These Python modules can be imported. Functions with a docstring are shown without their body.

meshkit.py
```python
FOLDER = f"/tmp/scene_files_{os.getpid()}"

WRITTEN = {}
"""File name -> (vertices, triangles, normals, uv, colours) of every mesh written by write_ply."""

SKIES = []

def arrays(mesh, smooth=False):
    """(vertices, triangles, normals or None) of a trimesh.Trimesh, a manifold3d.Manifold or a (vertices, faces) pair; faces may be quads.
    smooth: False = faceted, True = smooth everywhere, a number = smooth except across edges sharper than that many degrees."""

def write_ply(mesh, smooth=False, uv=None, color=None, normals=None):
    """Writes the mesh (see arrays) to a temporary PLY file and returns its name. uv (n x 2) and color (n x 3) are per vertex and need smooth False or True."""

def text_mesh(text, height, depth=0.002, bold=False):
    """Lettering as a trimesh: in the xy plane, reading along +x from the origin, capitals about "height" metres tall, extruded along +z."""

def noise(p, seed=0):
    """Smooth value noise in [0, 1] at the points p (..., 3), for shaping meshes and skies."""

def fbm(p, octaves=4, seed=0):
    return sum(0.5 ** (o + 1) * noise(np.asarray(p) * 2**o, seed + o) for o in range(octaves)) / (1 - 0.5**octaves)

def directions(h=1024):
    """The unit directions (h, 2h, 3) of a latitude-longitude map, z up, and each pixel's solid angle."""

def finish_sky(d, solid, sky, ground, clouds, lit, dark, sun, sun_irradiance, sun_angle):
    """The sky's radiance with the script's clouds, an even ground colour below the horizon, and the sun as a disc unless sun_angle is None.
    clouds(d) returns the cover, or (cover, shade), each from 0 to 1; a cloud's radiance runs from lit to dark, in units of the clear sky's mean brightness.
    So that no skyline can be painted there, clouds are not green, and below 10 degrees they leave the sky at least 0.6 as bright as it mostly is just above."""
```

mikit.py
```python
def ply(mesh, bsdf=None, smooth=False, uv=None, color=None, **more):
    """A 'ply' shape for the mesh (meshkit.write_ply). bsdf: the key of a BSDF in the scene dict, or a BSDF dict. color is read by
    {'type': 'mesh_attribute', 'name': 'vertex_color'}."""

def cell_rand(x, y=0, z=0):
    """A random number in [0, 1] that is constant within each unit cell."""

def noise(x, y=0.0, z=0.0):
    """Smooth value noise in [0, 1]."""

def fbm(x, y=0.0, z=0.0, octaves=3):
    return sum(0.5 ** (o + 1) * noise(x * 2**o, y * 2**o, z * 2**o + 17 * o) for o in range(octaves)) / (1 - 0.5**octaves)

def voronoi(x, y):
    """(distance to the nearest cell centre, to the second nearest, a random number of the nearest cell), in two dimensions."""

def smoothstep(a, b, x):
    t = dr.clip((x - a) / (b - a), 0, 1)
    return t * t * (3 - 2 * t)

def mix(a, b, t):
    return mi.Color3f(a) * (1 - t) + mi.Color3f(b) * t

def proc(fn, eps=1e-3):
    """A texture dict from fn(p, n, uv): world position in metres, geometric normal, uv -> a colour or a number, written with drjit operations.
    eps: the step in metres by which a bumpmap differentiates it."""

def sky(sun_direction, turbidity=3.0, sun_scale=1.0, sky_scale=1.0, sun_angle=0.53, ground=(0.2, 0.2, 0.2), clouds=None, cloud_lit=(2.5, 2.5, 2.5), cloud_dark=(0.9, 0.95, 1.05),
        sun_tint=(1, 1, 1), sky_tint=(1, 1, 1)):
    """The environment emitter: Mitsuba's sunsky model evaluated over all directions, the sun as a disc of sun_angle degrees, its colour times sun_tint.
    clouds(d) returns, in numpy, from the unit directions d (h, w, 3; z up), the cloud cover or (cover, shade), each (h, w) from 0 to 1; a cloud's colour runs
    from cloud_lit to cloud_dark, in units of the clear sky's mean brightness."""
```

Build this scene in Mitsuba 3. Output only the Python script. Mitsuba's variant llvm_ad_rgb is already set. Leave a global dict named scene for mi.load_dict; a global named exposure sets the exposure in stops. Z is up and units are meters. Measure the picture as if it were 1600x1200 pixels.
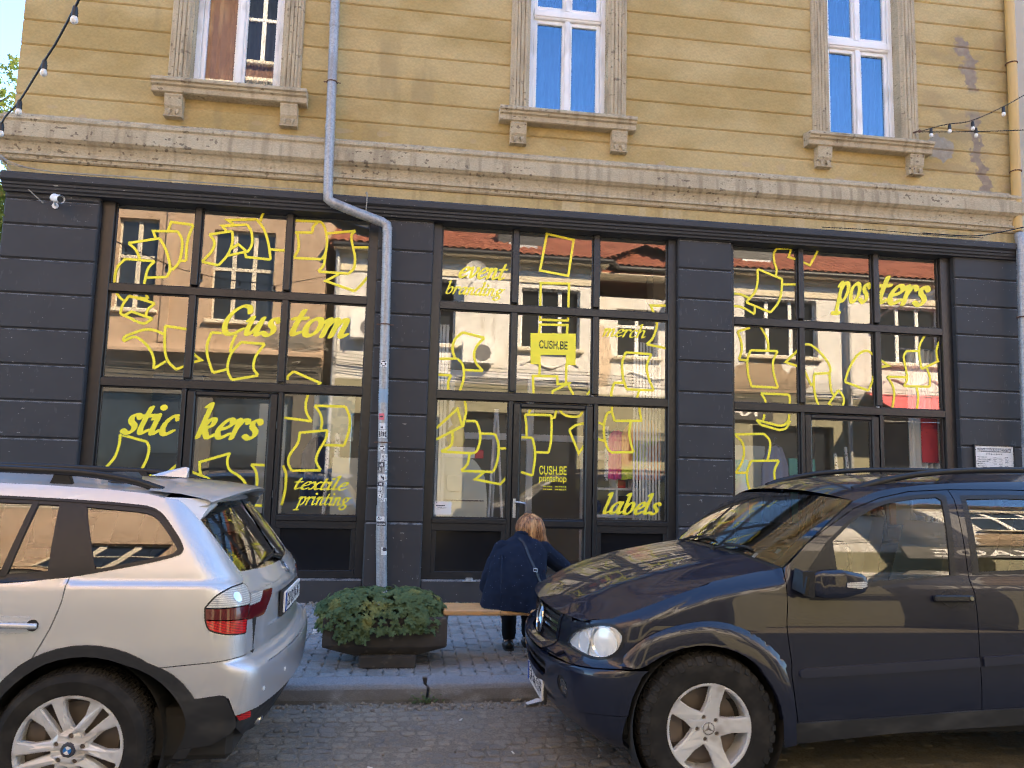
import math, random, numpy as np, trimesh, mitsuba as mi, drjit as dr, mikit, meshkit, shapely
from shapely.geometry import Polygon as _Poly, LineString, MultiPolygon, box as sbox
from shapely import affinity
from shapely.ops import unary_union
from scipy.spatial import Delaunay
from manifold3d import Manifold
from mikit import proc, noise, fbm, voronoi, cell_rand, smoothstep, mix
T = mi.ScalarTransform4f
scene, labels = {}, {}
rng = np.random.default_rng(7)

# ---------------------------------------------------------------- camera, sky, exposure
EYE = np.array([0.0, 0.0, 1.672])
FWD, UP = np.array([0.13146, 0.98469, 0.11444]), np.array([-0.04105, -0.10994, 0.99309])
scene['camera'] = {'type': 'perspective', 'fov': 67.38, 'fov_axis': 'x', 'near_clip': 0.05, 'far_clip': 2000.0,
                   'to_world': T().look_at(origin=EYE.tolist(), target=(EYE + FWD).tolist(), up=UP.tolist())}
SUN = (0.81, 1.0, 0.9)
scene['sky'] = mikit.sky(SUN, turbidity=2.3, sky_scale=0.88, sun_tint=(1.0, 0.975, 0.93), sky_tint=(0.86, 0.95, 1.04))
exposure = 4.55

# ---------------------------------------------------------------- mesh helpers
def Polygon(*a):
    p = _Poly(*a)
    if p.is_valid: return p
    g = shapely.make_valid(p)
    return unary_union([q for q in getattr(g, 'geoms', [g]) if 'Polygon' in q.geom_type])
def tm(v, f): return trimesh.Trimesh(np.asarray(v, float), np.asarray(f, int), process=False)
def cat(ms): return trimesh.util.concatenate([m for m in ms if m is not None])
_c = [(sx, sy, sz, k) for sx in (-1, 1) for sy in (-1, 1) for sz in (-1, 1) for k in range(3)]
_gen = np.array([[s * (1.0 if k == i else 0.8) for i, s in enumerate((sx, sy, sz))] for sx, sy, sz, k in _c])
_h = trimesh.convex.convex_hull(_gen)
_idx = [int(np.argmin(((_gen - v) ** 2).sum(1))) for v in _h.vertices]
_CF = np.array([[_idx[i] for i in f] for f in _h.faces])
def cbox(x0, x1, y0, y1, z0, z1, b=0.006):
    """a box with chamfered edges"""
    p, q = np.array([x0, y0, z0], float), np.array([x1, y1, z1], float)
    lo, hi = np.minimum(p, q), np.maximum(p, q)
    c, h = (lo + hi) / 2, (hi - lo) / 2
    b = min(b, 0.45 * h.min())
    v = np.array([[c[i] + s * (h[i] if k == i else h[i] - b) for i, s in enumerate((sx, sy, sz))] for sx, sy, sz, k in _c])
    return tm(v, _CF)
def extrude(poly, h):
    gs = [g for g in getattr(poly, 'geoms', [poly]) if g.area > 1e-9 and g.geom_type == 'Polygon']
    return cat([trimesh.creation.extrude_polygon(g, h, engine='earcut') for g in gs]) if gs else None
def prism_x(pts, x0, x1):
    """profile of (y, z) points run along x"""
    m = extrude(Polygon(pts), x1 - x0)
    m.vertices = np.stack([m.vertices[:, 2] + x0, m.vertices[:, 0], m.vertices[:, 1]], 1)
    return m
def prism_y(poly, y0, y1):
    """(x, z) polygon run along y"""
    m = extrude(poly if hasattr(poly, 'area') else Polygon(poly), y1 - y0)
    if m is None: return None
    m.vertices = np.stack([m.vertices[:, 0], y1 - m.vertices[:, 2], m.vertices[:, 1]], 1)
    return m
def prism_z(poly, z0, z1):
    m = extrude(poly if hasattr(poly, 'area') else Polygon(poly), z1 - z0)
    m.apply_translation([0, 0, z0]); return m
def smooth_path(p, n=6, closed=False):
    p = np.asarray(p, float)
    if len(p) < 3: return p
    q = np.vstack([p[-1:], p, p[:2]]) if closed else np.vstack([2 * p[0] - p[1], p, 2 * p[-1] - p[-2]])
    out = []
    for i in range(1, len(q) - 2):
        t = np.linspace(0, 1, n, endpoint=False)[:, None]
        a, b, c, d = q[i - 1], q[i], q[i + 1], q[i + 2]
        out.append(0.5 * (2 * b + (c - a) * t + (2 * a - 5 * b + 4 * c - d) * t**2 + (3 * b - a - 3 * c + d) * t**3))
    return np.vstack(out + ([] if closed else [p[-1:]]))
def tube(path, r, n=8, cap=True):
    p = np.asarray(path, float)
    r = np.broadcast_to(np.asarray(r, float), (len(p),))
    t = np.gradient(p, axis=0); t /= np.linalg.norm(t, axis=1, keepdims=True) + 1e-12
    a = np.cross(t[0], [0, 0, 1.0] if abs(t[0][2]) < 0.9 else [1.0, 0, 0]); a /= np.linalg.norm(a)
    A = []
    for k in range(len(p)):
        a = a - t[k] * (a @ t[k]); a /= np.linalg.norm(a) + 1e-12; A.append(a)
    A = np.array(A); B = np.cross(t, A); an = np.arange(n) * 2 * np.pi / n
    v = p[:, None] + r[:, None, None] * (np.cos(an)[None, :, None] * A[:, None] + np.sin(an)[None, :, None] * B[:, None])
    v = v.reshape(-1, 3)
    f = []
    for k in range(len(p) - 1):
        for j in range(n):
            q = [k * n + j, k * n + (j + 1) % n, (k + 1) * n + (j + 1) % n, (k + 1) * n + j]
            f += [[q[0], q[1], q[2]], [q[0], q[2], q[3]]]
    if cap:
        e = (len(p) - 1) * n
        v = np.vstack([v, p[:1], p[-1:]]); c0, c1 = len(v) - 2, len(v) - 1
        for j in range(n):
            f += [[c0, (j + 1) % n, j], [c1, e + j, e + (j + 1) % n]]
    return tm(v, f)
def cyl(p0, p1, r, n=16): return tube([p0, p1], r, n)
def grid(P):
    """rows x cols x 3 array of points as a sheet"""
    P = np.asarray(P, float); h, w = P.shape[:2]
    i, j = np.meshgrid(np.arange(h - 1), np.arange(w - 1), indexing='ij')
    a = (i * w + j).ravel(); q = np.stack([a, a + 1, a + w + 1, a + w], 1)
    return tm(P.reshape(-1, 3), np.vstack([q[:, [0, 1, 2]], q[:, [0, 2, 3]]]))
def lathe(prof, n=32, axis='y', c=(0, 0, 0)):
    """(r, h) profile turned about an axis through c"""
    prof = np.asarray(prof, float); an = np.linspace(0, 2 * np.pi, n + 1)
    R, H = prof[:, 0][:, None], prof[:, 1][:, None] + 0 * an
    X, Z = R * np.cos(an), R * np.sin(an)
    P = np.stack([X, H, Z] if axis == 'y' else [X, Z, H] if axis == 'z' else [H, X, Z], -1) + np.array(c)
    m = grid(P); m.merge_vertices(); return m
def hull(pts): return trimesh.convex.convex_hull(np.asarray(pts, float))

# ---------------------------------------------------------------- entries
_n = {}
def key_of(name):
    k = name
    while k in scene or k in labels or k in _n:
        _n[name] = _n.get(name, 0) + 1; k = f'{name}_{_n[name]:03d}'
    return k
def thing(name, label, category, group=None, kind=None):
    k = key_of(name); labels[k] = {'label': label, 'category': category}
    if group: labels[k]['group'] = group
    if kind: labels[k]['kind'] = kind
    return k
def part(parent, name, mesh, bsdf, smooth=False, label=None, kind=None, color=None, uv=None):
    if mesh is None or len(mesh.faces) == 0: return None
    k = key_of(f'{parent}__{name}')
    scene[k] = mikit.ply(mesh, bsdf, smooth=smooth, color=color, uv=uv)
    if label or kind: labels[k] = {**({'label': label} if label else {}), **({'kind': kind} if kind else {})}
    return k
def holder(parent, name):
    k = key_of(f'{parent}__{name}'); _n.setdefault(k, 0); return k
def solo(name, mesh, bsdf, label, category, smooth=False, group=None, kind=None, color=None):
    k = key_of(name); scene[k] = mikit.ply(mesh, bsdf, smooth=smooth, color=color)
    labels[k] = {'label': label, 'category': category}
    if group: labels[k]['group'] = group
    if kind: labels[k]['kind'] = kind
    return k
def struct(name, mesh, bsdf, smooth=False, parent=None):
    k = key_of(name); scene[k] = mikit.ply(mesh, bsdf, smooth=smooth); labels[k] = {'kind': 'structure'}; return k

# ---------------------------------------------------------------- materials
def rgb(r, g, b): return {'type': 'rgb', 'value': [r, g, b]}
def pr(name, color, rough=0.6, spec=0.5, metallic=0.0, bump=None, bscale=1.0, eps=1e-3, two=True, **kw):
    if isinstance(color, tuple): color = rgb(*color)
    b = {'type': 'principled', 'base_color': color, 'roughness': rough, 'specular': spec, 'metallic': metallic, **kw}
    if bump is not None: b = {'type': 'bumpmap', 'tex': proc(bump, eps), 'scale': bscale, 'bsdf': b}
    scene[name] = {'type': 'twosided', 'bsdf': b} if two else b
    return name
L3 = lambda c, k: mi.Color3f(c[0] * k, c[1] * k, c[2] * k)

def c_stucco(p, n, uv):
    m = fbm(p.x * 1.3, p.y * 1.3, p.z * 2.1, 4)
    fine = fbm(p.x * 45, p.y * 45, p.z * 45, 2)
    c = mix((0.365, 0.268, 0.112), (0.44, 0.338, 0.162), smoothstep(0.3, 0.7, m)) * (0.86 + 0.28 * fine)
    streak = smoothstep(0.60, 0.78, fbm(p.x * 5.0, 3.0, p.z * 0.5, 4)) * smoothstep(0.45, 0.7, fbm(p.x * 0.8, 9.0, p.z * 0.9, 2))
    c = mix(c, (0.29, 0.22, 0.11), 0.55 * streak)
    # grey peeled render: an irregular crack down the right end and a bare patch beside the bracket
    wob = 0.30 * (noise(p.z * 2.3, 5.0) - 0.5) + 0.14 * (noise(p.z * 9, 1.0) - 0.5) + 0.09 * (noise(p.x * 28, p.z * 34) - 0.5)
    crack = smoothstep(0.11, 0.06, dr.abs(p.x - 7.56 - wob - 0.09 * (7.0 - p.z)) * (0.5 + noise(p.x * 3, p.z * 3.1)))
    crack = crack * smoothstep(0.18, 0.32, noise(p.z * 2.0, 7.7)) * smoothstep(5.5, 5.7, p.z)
    d2 = dr.sqrt(dr.square((p.x - 7.08) / 0.17) + dr.square((p.z - 6.22) / 0.21)) + 1.1 * (fbm(p.x * 9, p.z * 9, 2.0, 4) - 0.5)
    bare = smoothstep(1.0, 0.9, d2)
    dirt = smoothstep(0.52, 0.66, fbm(p.x * 2.6, 4.0, p.z * 4.2, 4)) * smoothstep(6.6, 7.0, p.x) * smoothstep(8.6, 7.2, p.z)
    c = mix(c, (0.30, 0.22, 0.12), 0.5 * dirt)
    c = mix(c, mix((0.20, 0.155, 0.115), (0.30, 0.245, 0.18), fbm(p.x * 20, p.z * 20, 1.0, 3)), crack)
    c = mix(c, mix((0.24, 0.21, 0.165), (0.36, 0.32, 0.25), fbm(p.x * 24, p.z * 24, 2.0, 3)), bare)
    chips = smoothstep(0.80, 0.84, noise(p.x * 6.1, 2.0, p.z * 9.0)) * smoothstep(5.95, 5.55, p.z)
    return mix(c, (0.40, 0.31, 0.22), 0.8 * chips)
def b_stucco(p, n, uv): return 0.5 * fbm(p.x * 60, p.y * 60, p.z * 60, 3) + 1.6 * fbm(p.x * 5, p.y * 5, p.z * 5, 2)
pr('mat_stucco', proc(c_stucco), 0.9, 0.15, bump=b_stucco, bscale=0.006, eps=3e-3)
def c_frieze(p, n, uv):
    st = fbm(p.x * 13 + 2 * noise(p.z * 4, p.x), 1.0, p.z * 1.9, 5)
    c = mix((0.385, 0.29, 0.13), (0.46, 0.365, 0.19), fbm(p.x * 2, 0.0, p.z * 3, 3))
    c = mix(c, (0.27, 0.20, 0.10), 0.62 * smoothstep(0.47, 0.74, st))
    c = mix(c, (0.50, 0.42, 0.28), 0.35 * smoothstep(0.62, 0.72, fbm(p.x * 6 + 9, 2.0, p.z * 0.8, 3)))
    return c * (0.88 + 0.24 * noise(p.x * 50, p.y * 50, p.z * 50))
pr('mat_frieze', proc(c_frieze), 0.9, 0.15)
def c_stone(p, n, uv):
    c = mix((0.37, 0.305, 0.20), (0.47, 0.405, 0.28), fbm(p.x * 3, p.y * 3, p.z * 3, 3))
    st = smoothstep(0.45, 0.75, fbm(p.x * 19, p.y * 4, p.z * 2.6, 5))
    sp = smoothstep(0.66, 0.76, fbm(p.x * 24, p.y * 24, p.z * 24, 2)) * smoothstep(0.42, 0.6, fbm(p.x * 1.6, 1.0, p.z * 1.6, 2))
    c = mix(c, (0.19, 0.15, 0.10), 0.50 * st)
    c = mix(c, (0.12, 0.095, 0.065), 0.75 * sp)
    up = smoothstep(0.5, 0.9, n.z) * smoothstep(0.35, 0.6, fbm(p.x * 12, p.y * 12, 3.0, 3))
    return mix(c, (0.16, 0.135, 0.095), 0.6 * up) * (0.85 + 0.3 * noise(p.x * 70, p.y * 70, p.z * 70))
def b_stone(p, n, uv): return fbm(p.x * 40, p.y * 40, p.z * 40, 3)
pr('mat_stone', proc(c_stone), 0.9, 0.15, bump=b_stone, bscale=0.004, eps=3e-3)
def c_black(p, n, uv):
    c = mix((0.032, 0.033, 0.036), (0.047, 0.048, 0.052), fbm(p.x * 2.2, p.y * 2, p.z * 2.2, 3))
    sc = smoothstep(0.70, 0.80, fbm(p.x * 30, p.y * 30, p.z * 9, 3)) * smoothstep(0.5, 0.62, fbm(p.x * 1.7, 4.0, p.z * 1.7, 2))
    c = mix(c, (0.14, 0.14, 0.14), 0.22 * sc)
    dots = smoothstep(0.955, 0.975, noise(p.x * 33, 3.0, p.z * 33))
    c = mix(c, (0.42, 0.42, 0.40), 0.55 * dots * smoothstep(0.45, 0.6, noise(p.x * 1.5, 8.0, p.z * 1.5)))
    dust = smoothstep(0.45, 0.8, n.z) * smoothstep(0.25, 0.6, fbm(p.x * 14, p.y * 14, p.z, 3))
    return mix(c, (0.24, 0.235, 0.225), 0.75 * dust)
pr('mat_black_wall', proc(c_black), 0.62, 0.35, bump=lambda p, n, uv: fbm(p.x * 25, p.y * 25, p.z * 25, 3), bscale=0.004, eps=4e-3)
pr('mat_black_frame', (0.016, 0.0165, 0.018), 0.36, 0.5)
pr('mat_panel', (0.008, 0.0085, 0.0105), 0.22, 0.5)
pr('mat_white_wood', proc(lambda p, n, uv: mix((0.74, 0.74, 0.72), (0.60, 0.585, 0.55), smoothstep(0.5, 0.75, fbm(p.x * 9, p.y * 9, p.z * 3, 3)))), 0.45, 0.4)
scene['mat_glass'] = {'type': 'thindielectric', 'int_ior': 1.95}
scene['mat_glass_upper'] = {'type': 'thindielectric', 'int_ior': 2.3, 'specular_reflectance': rgb(0.55, 0.76, 1.0)}   # reflectance tinted blue to deepen the mirrored sky
scene['mat_car_glass'] = {'type': 'thindielectric', 'int_ior': 1.75, 'specular_transmittance': rgb(0.32, 0.35, 0.33)}
pr('mat_vinyl', (0.90, 0.80, 0.05), 0.4, 0.4)
pr('mat_vinyl_cut', (0.03, 0.03, 0.03), 0.5, 0.3)
pr('mat_white_plastic', (0.72, 0.72, 0.70), 0.4)
pr('mat_black_plastic', (0.018, 0.018, 0.019), 0.5)
pr('mat_cable', (0.015, 0.015, 0.016), 0.6)
pr('mat_grey_cable', (0.28, 0.27, 0.24), 0.6)
pr('mat_bulb', (0.72, 0.71, 0.66), 0.2)
def c_zinc(p, n, uv):
    a, b, r = voronoi(p.x * 70 + p.y * 45, p.z * 70)
    c = mix((0.25, 0.255, 0.26), (0.44, 0.445, 0.45), r * 0.6 + 0.4 * fbm(p.x * 6, p.y * 6, p.z * 2.5, 3))
    return mix(c, (0.22, 0.20, 0.18), 0.5 * smoothstep(0.6, 0.75, fbm(p.x * 9, p.y * 9, p.z * 1.7, 3)))
pr('mat_zinc', proc(c_zinc), 0.45, 0.5, metallic=0.35)
pr('mat_rust', (0.13, 0.07, 0.045), 0.8)
pr('mat_yellow_pipe', proc(lambda p, n, uv: mix((0.56, 0.36, 0.11), (0.48, 0.33, 0.13), fbm(p.x * 6, p.y * 6, p.z * 1.2, 3))), 0.6)
# ================================================================ the yellow building
YB = thing('yellow_building', 'ochre yellow stucco town building with a black painted shopfront along its ground floor', 'building')
XL, XR, YW, YG = -4.68, 8.14, 9.20, 9.35       # ends of the front, its face, the plane of the shop glass
CY = [5.60, 5.905, 6.21, 6.515, 6.82, 7.125, 7.43, 7.735, 8.04, 8.345, 8.65, 8.955]
WIN = [(-3.02, -1.475, 6.17), (1.10, 2.62, 6.19), (5.19, 6.73, 6.22)]      # outer edges of the stone surrounds, bottom
WTOP = 8.95
def course(x0, x1, z0, z1):
    g, d, b = 0.006, 0.26, 0.013
    return prism_x([(YW + b, z0 + g), (YW, z0 + g + b), (YW, z1 - g - b), (YW + b, z1 - g), (YW + d, z1 - g), (YW + d, z0 + g)], x0, x1)
for z0, z1 in zip(CY[:-1], CY[1:]):
    spans, x = [], XL
    for a, b, zb in WIN:
        if z1 > zb + 0.02:
            spans.append((x, a + 0.03)); x = b - 0.03
    spans.append((x, XR))
    for a, b in spans: part(YB, 'wall_course', course(a, b, z0, z1), 'mat_stucco')
part(YB, 'wall_core', cat([cbox(XL, WIN[0][0], YW + 0.018, YW + 0.3, 5.0, 8.955, 0), *[cbox(a, b, YW + 0.018, YW + 0.3, 5.0, 8.955, 0) for a, b in ((WIN[0][1], WIN[1][0]), (WIN[1][1], WIN[2][0]), (WIN[2][1], XR))],
     *[cbox(a + .002, b - .002, YW + 0.018, YW + 0.3, 5.0, z + 0.05, 0) for a, b, z in WIN]]), 'mat_stucco')
part(YB, 'upper_wall', cbox(XL, XR, YW, YW + 0.4, 8.957, 10.4, 0.01), 'mat_stucco')
part(YB, 'side_wall', cat([cbox(XL, XL + 0.4, YW + 0.262, 19.0, 0.1, 10.4, 0.01), cbox(XR - 0.4, XR, YW + 0.402, 19.0, 0.1, 10.4, 0.01), cbox(XL + .41, XR - .41, 18.6, 19.0, 0.1, 10.4, 0.01)]), 'mat_stucco')
part(YB, 'roof', prism_x([(8.75, 10.4), (8.75, 10.5), (14.0, 11.9), (19.4, 10.5), (19.4, 10.4)], XL - 0.2, XR + 0.2), 'mat_zinc')
# cornice between the storeys, frieze below it, black moulding of the shopfront
co = [(YW + .2, 5.66), (9.17, 5.655), (9.135, 5.615), (9.06, 5.585), (9.055, 5.545), (9.075, 5.525), (9.075, 5.50), (9.04, 5.488), (9.035, 5.33), (9.05, 5.318), (9.07, 5.30), (9.10, 5.285), (9.12, 5.255), (9.13, 5.215), (9.13, 5.18), (9.105, 5.172), (9.10, 5.145), (9.125, 5.135), (9.13, 5.10), (9.15, 5.085), (YW + .2, 5.085)]
part(YB, 'cornice', prism_x(co, XL - 0.09, XR - 0.002), 'mat_stone')
part(YB, 'frieze', cbox(XL, XR, 9.165, YW + 0.27, 4.925, 5.084, 0.008), 'mat_frieze')
fa = [(YW + .2, 4.945), (9.13, 4.94), (9.10, 4.925), (9.065, 4.915), (9.055, 4.90), (9.055, 4.835), (9.07, 4.82), (9.095, 4.81), (9.095, 4.785), (9.115, 4.775), (9.12, 4.75), (9.145, 4.735), (9.15, 4.715), (YW + .2, 4.715)]
part(YB, 'shopfront_moulding', prism_x(fa, XL, XR), 'mat_black_wall', smooth=30)
# black piers of blocks
OPEN = [(-3.655, -0.455), (0.215, 3.335), (4.05, 7.19)]
PIER = [(XL, OPEN[0][0]), (OPEN[0][1], OPEN[1][0]), (OPEN[1][1], OPEN[2][0]), (OPEN[2][1], XR)]
BZ = [[1.05, 1.50, 1.915, 2.335, 2.74, 3.145, 3.55, 3.95, 4.35, 4.65, 4.735]] + [[1.055, 1.465, 1.905, 2.32, 2.735, 3.13, 3.53, 3.93, 4.32, 4.70, 4.735]] * 2 + [[1.05, 1.43, 1.80, 2.17, 2.54, 2.91, 3.28, 3.655, 4.05, 4.43, 4.735]]
for (a, b), bz in zip(PIER, BZ):
    pk = holder(YB, 'pier')
    scene[pk] = mikit.ply(cbox(a + .003, b - .003, YW + .022, YW + 0.26, 1.0, 4.75, 0.003), 'mat_black_wall')
    for z0, z1 in zip(bz[:-1], bz[1:]):
        part(pk, 'block', cbox(a, b, YW, YW + 0.2, z0 + .006, z1 - .006, 0.014), 'mat_black_wall')
    scene[f'{pk}__base_block'] = mikit.ply(cbox(a, b, YW - .03, YW + 0.2, 0.12, bz[0], 0.018), 'mat_black_wall')
for a, b in OPEN:
    part(YB, 'plinth', cbox(a + .002, b - .002, YW - .012, YW + 0.3, 0.10, 0.40, 0.012), 'mat_black_wall')

# ---------------------------------------------------------------- upper windows
def fluted(x0, x1, z0, z1):
    """stone jamb with steps and flutes, profile in (x, y)"""
    w = x1 - x0
    f = lambda t, y: (x0 + t * w, y)
    pts = [f(0, 9.40), f(0, 9.185), f(.06, 9.165), f(.18, 9.165), f(.2, 9.15), f(.30, 9.15), f(.33, 9.165), f(.36, 9.15), f(.48, 9.15), f(.51, 9.165), f(.54, 9.15), f(.68, 9.15), f(.72, 9.172), f(.76, 9.16), f(.88, 9.16), f(.93, 9.18), f(1, 9.19), f(1, 9.40)]
    return prism_z(Polygon(pts), z0, z1)
def mirror_x(m, c):
    m = m.copy(); m.vertices[:, 0] = 2 * c - m.vertices[:, 0]; m.faces = m.faces[:, ::-1]; return m
wins = []
for i, (a, b, zb) in enumerate(WIN):
    wk = holder(YB, 'window'); wins.append(wk)
    ja = 0.235
    jl = fluted(a, a + ja, zb, WTOP)
    scene[wk] = mikit.ply(jl, 'mat_stone'); labels[wk] = {'label': ['upper window above the left shop window, its sash panes mirroring a facade', 'middle upper window with panes tinted sky-reflection blue above the glass shop door', 'upper window nearest the yellow downpipe'][i]}
    part(wk, 'jamb', mirror_x(jl, (a + b) / 2), 'mat_stone')
    part(wk, 'reveal', cat([cbox(a + ja - .03, a + ja + .012, 9.19, 9.46, zb, WTOP, .003), cbox(b - ja - .012, b - ja + .03, 9.19, 9.46, zb, WTOP, .003)]), 'mat_stone')
    sl = [(9.30, zb + .045), (9.02, zb + .015), (9.00, zb - .005), (9.00, zb - .035), (9.025, zb - .045), (9.03, zb - .07), (9.06, zb - .085), (9.065, zb - .145), (9.085, zb - .155), (9.30, zb - .155)]
    part(wk, 'sill', prism_x(sl, a - .13, b + .10), 'mat_stone')
    for cx in (a + .115, b - .105):
        co2 = prism_x([(9.30, zb - .156), (9.09, zb - .156), (9.075, zb - .18), (9.085, zb - .20), (9.10, zb - .30), (9.125, zb - .34), (9.13, zb - .42), (9.30, zb - .42)], cx - .10, cx + .10)
        drops = [prism_y([(cx + d - .026, zb - .34), (cx + d + .026, zb - .34), (cx + d, zb - .41)], 9.10, 9.14) for d in (-.045, .045)]
        part(wk, 'corbel', cat([co2, cbox(cx - .105, cx + .105, 9.095, 9.3, zb - .435, zb - .4202, .004)] + drops), 'mat_stone')
    x0, x1, yf = a + ja + .01, b - ja - .01, 9.36
    xm = (x0 + x1) / 2
    bars = []
    fr = 0.065
    bars += [cbox(x0, x0 + fr, yf - .02, yf + .07, zb + .03, WTOP, .006), cbox(x1 - fr, x1, yf - .02, yf + .07, zb + .03, WTOP, .006), cbox(x0 + fr, x1 - fr, yf - .02, yf + .07, zb + .03, zb + .09, .006)]
    tz = zb + 1.46
    bars += [cbox(x0 + fr, x1 - fr, yf - .035, yf + .07, tz - .06, tz + .07, .012), cbox(x0 + fr, x1 - fr, yf - .05, yf - .036, tz - .03, tz + .035, .006)]
    part(wk, 'frame', cat(bars), 'mat_white_wood')
    for z0, z1 in ((zb + .09, tz - .06), (tz + .07, WTOP)):
        sash = []
        for s0, s1 in ((x0 + fr, xm - .012), (xm + .012, x1 - fr)):
            st = .055
            sash += [cbox(s0 + .003, s0 + st, yf, yf + .05, z0 + .003, z1, .008), cbox(s1 - st, s1 - .003, yf, yf + .05, z0 + .003, z1, .008), cbox(s0 + st, s1 - st, yf, yf + .05, z0 + .003, z0 + .06, .008), cbox(s0 + st, s1 - st, yf, yf + .05, z1 - .055, z1 - .001, .008)]
            pn = grid([[(s0 + st - .005, yf + .03, z0 + .05), (s1 - st + .005, yf + .03, z0 + .05)], [(s0 + st - .005, yf + .03, z1 - .04), (s1 - st + .005, yf + .03, z1 - .04)]])
            # old glass hangs slightly out of true, each light a little differently
            pn.vertices[:, 1] += .004 * rng.uniform(-1, 1) * (pn.vertices[:, 0] - s0) / (s1 - s0) + .004 * rng.uniform(-1, 1) * (pn.vertices[:, 2] - z0)
            part(wk, 'pane', pn, 'mat_glass_upper' if i else 'mat_glass')
        sash.append(cbox(xm - .035, xm + .035, yf - .028, yf - .0005, z0 + .004, z1 - .001, .01))
        part(wk, 'sash', cat(sash), 'mat_white_wood')

# ---------------------------------------------------------------- shop windows
V3 = [dict(x=[-3.50, -2.63, -2.523, -1.567, -1.463, -0.574], n='left shop window lettered for custom stickers and textile printing'),
      dict(x=[0.338, 1.196, 1.30, 2.235, 2.342, 3.213], n='middle shop window with the glass entrance door and a yellow printed block'),
      dict(x=[4.126, 4.997, 5.097, 6.062, 6.169, 7.03], n='right shop window lettered for posters')]
ZR = dict(r1t=4.741, r1b=3.757, r2t=3.633, r2b=2.652, r3t=2.527, r3b=1.128)
PANES, shopwins = [], []
def pane_sheet(x0, x1, z0, z1, y=YG):
    m = grid([[(x0 - .01, y, z0 - .01), (x1 + .01, y, z0 - .01)], [(x0 - .01, y, z1 + .01), (x1 + .01, y, z1 + .01)]])
    j = rng.uniform(-1, 1, 3) * .0012
    m.vertices[:, 1] += j[0] * (m.vertices[:, 0] - x0) + j[1] * (m.vertices[:, 2] - z0)
    return m
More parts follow.
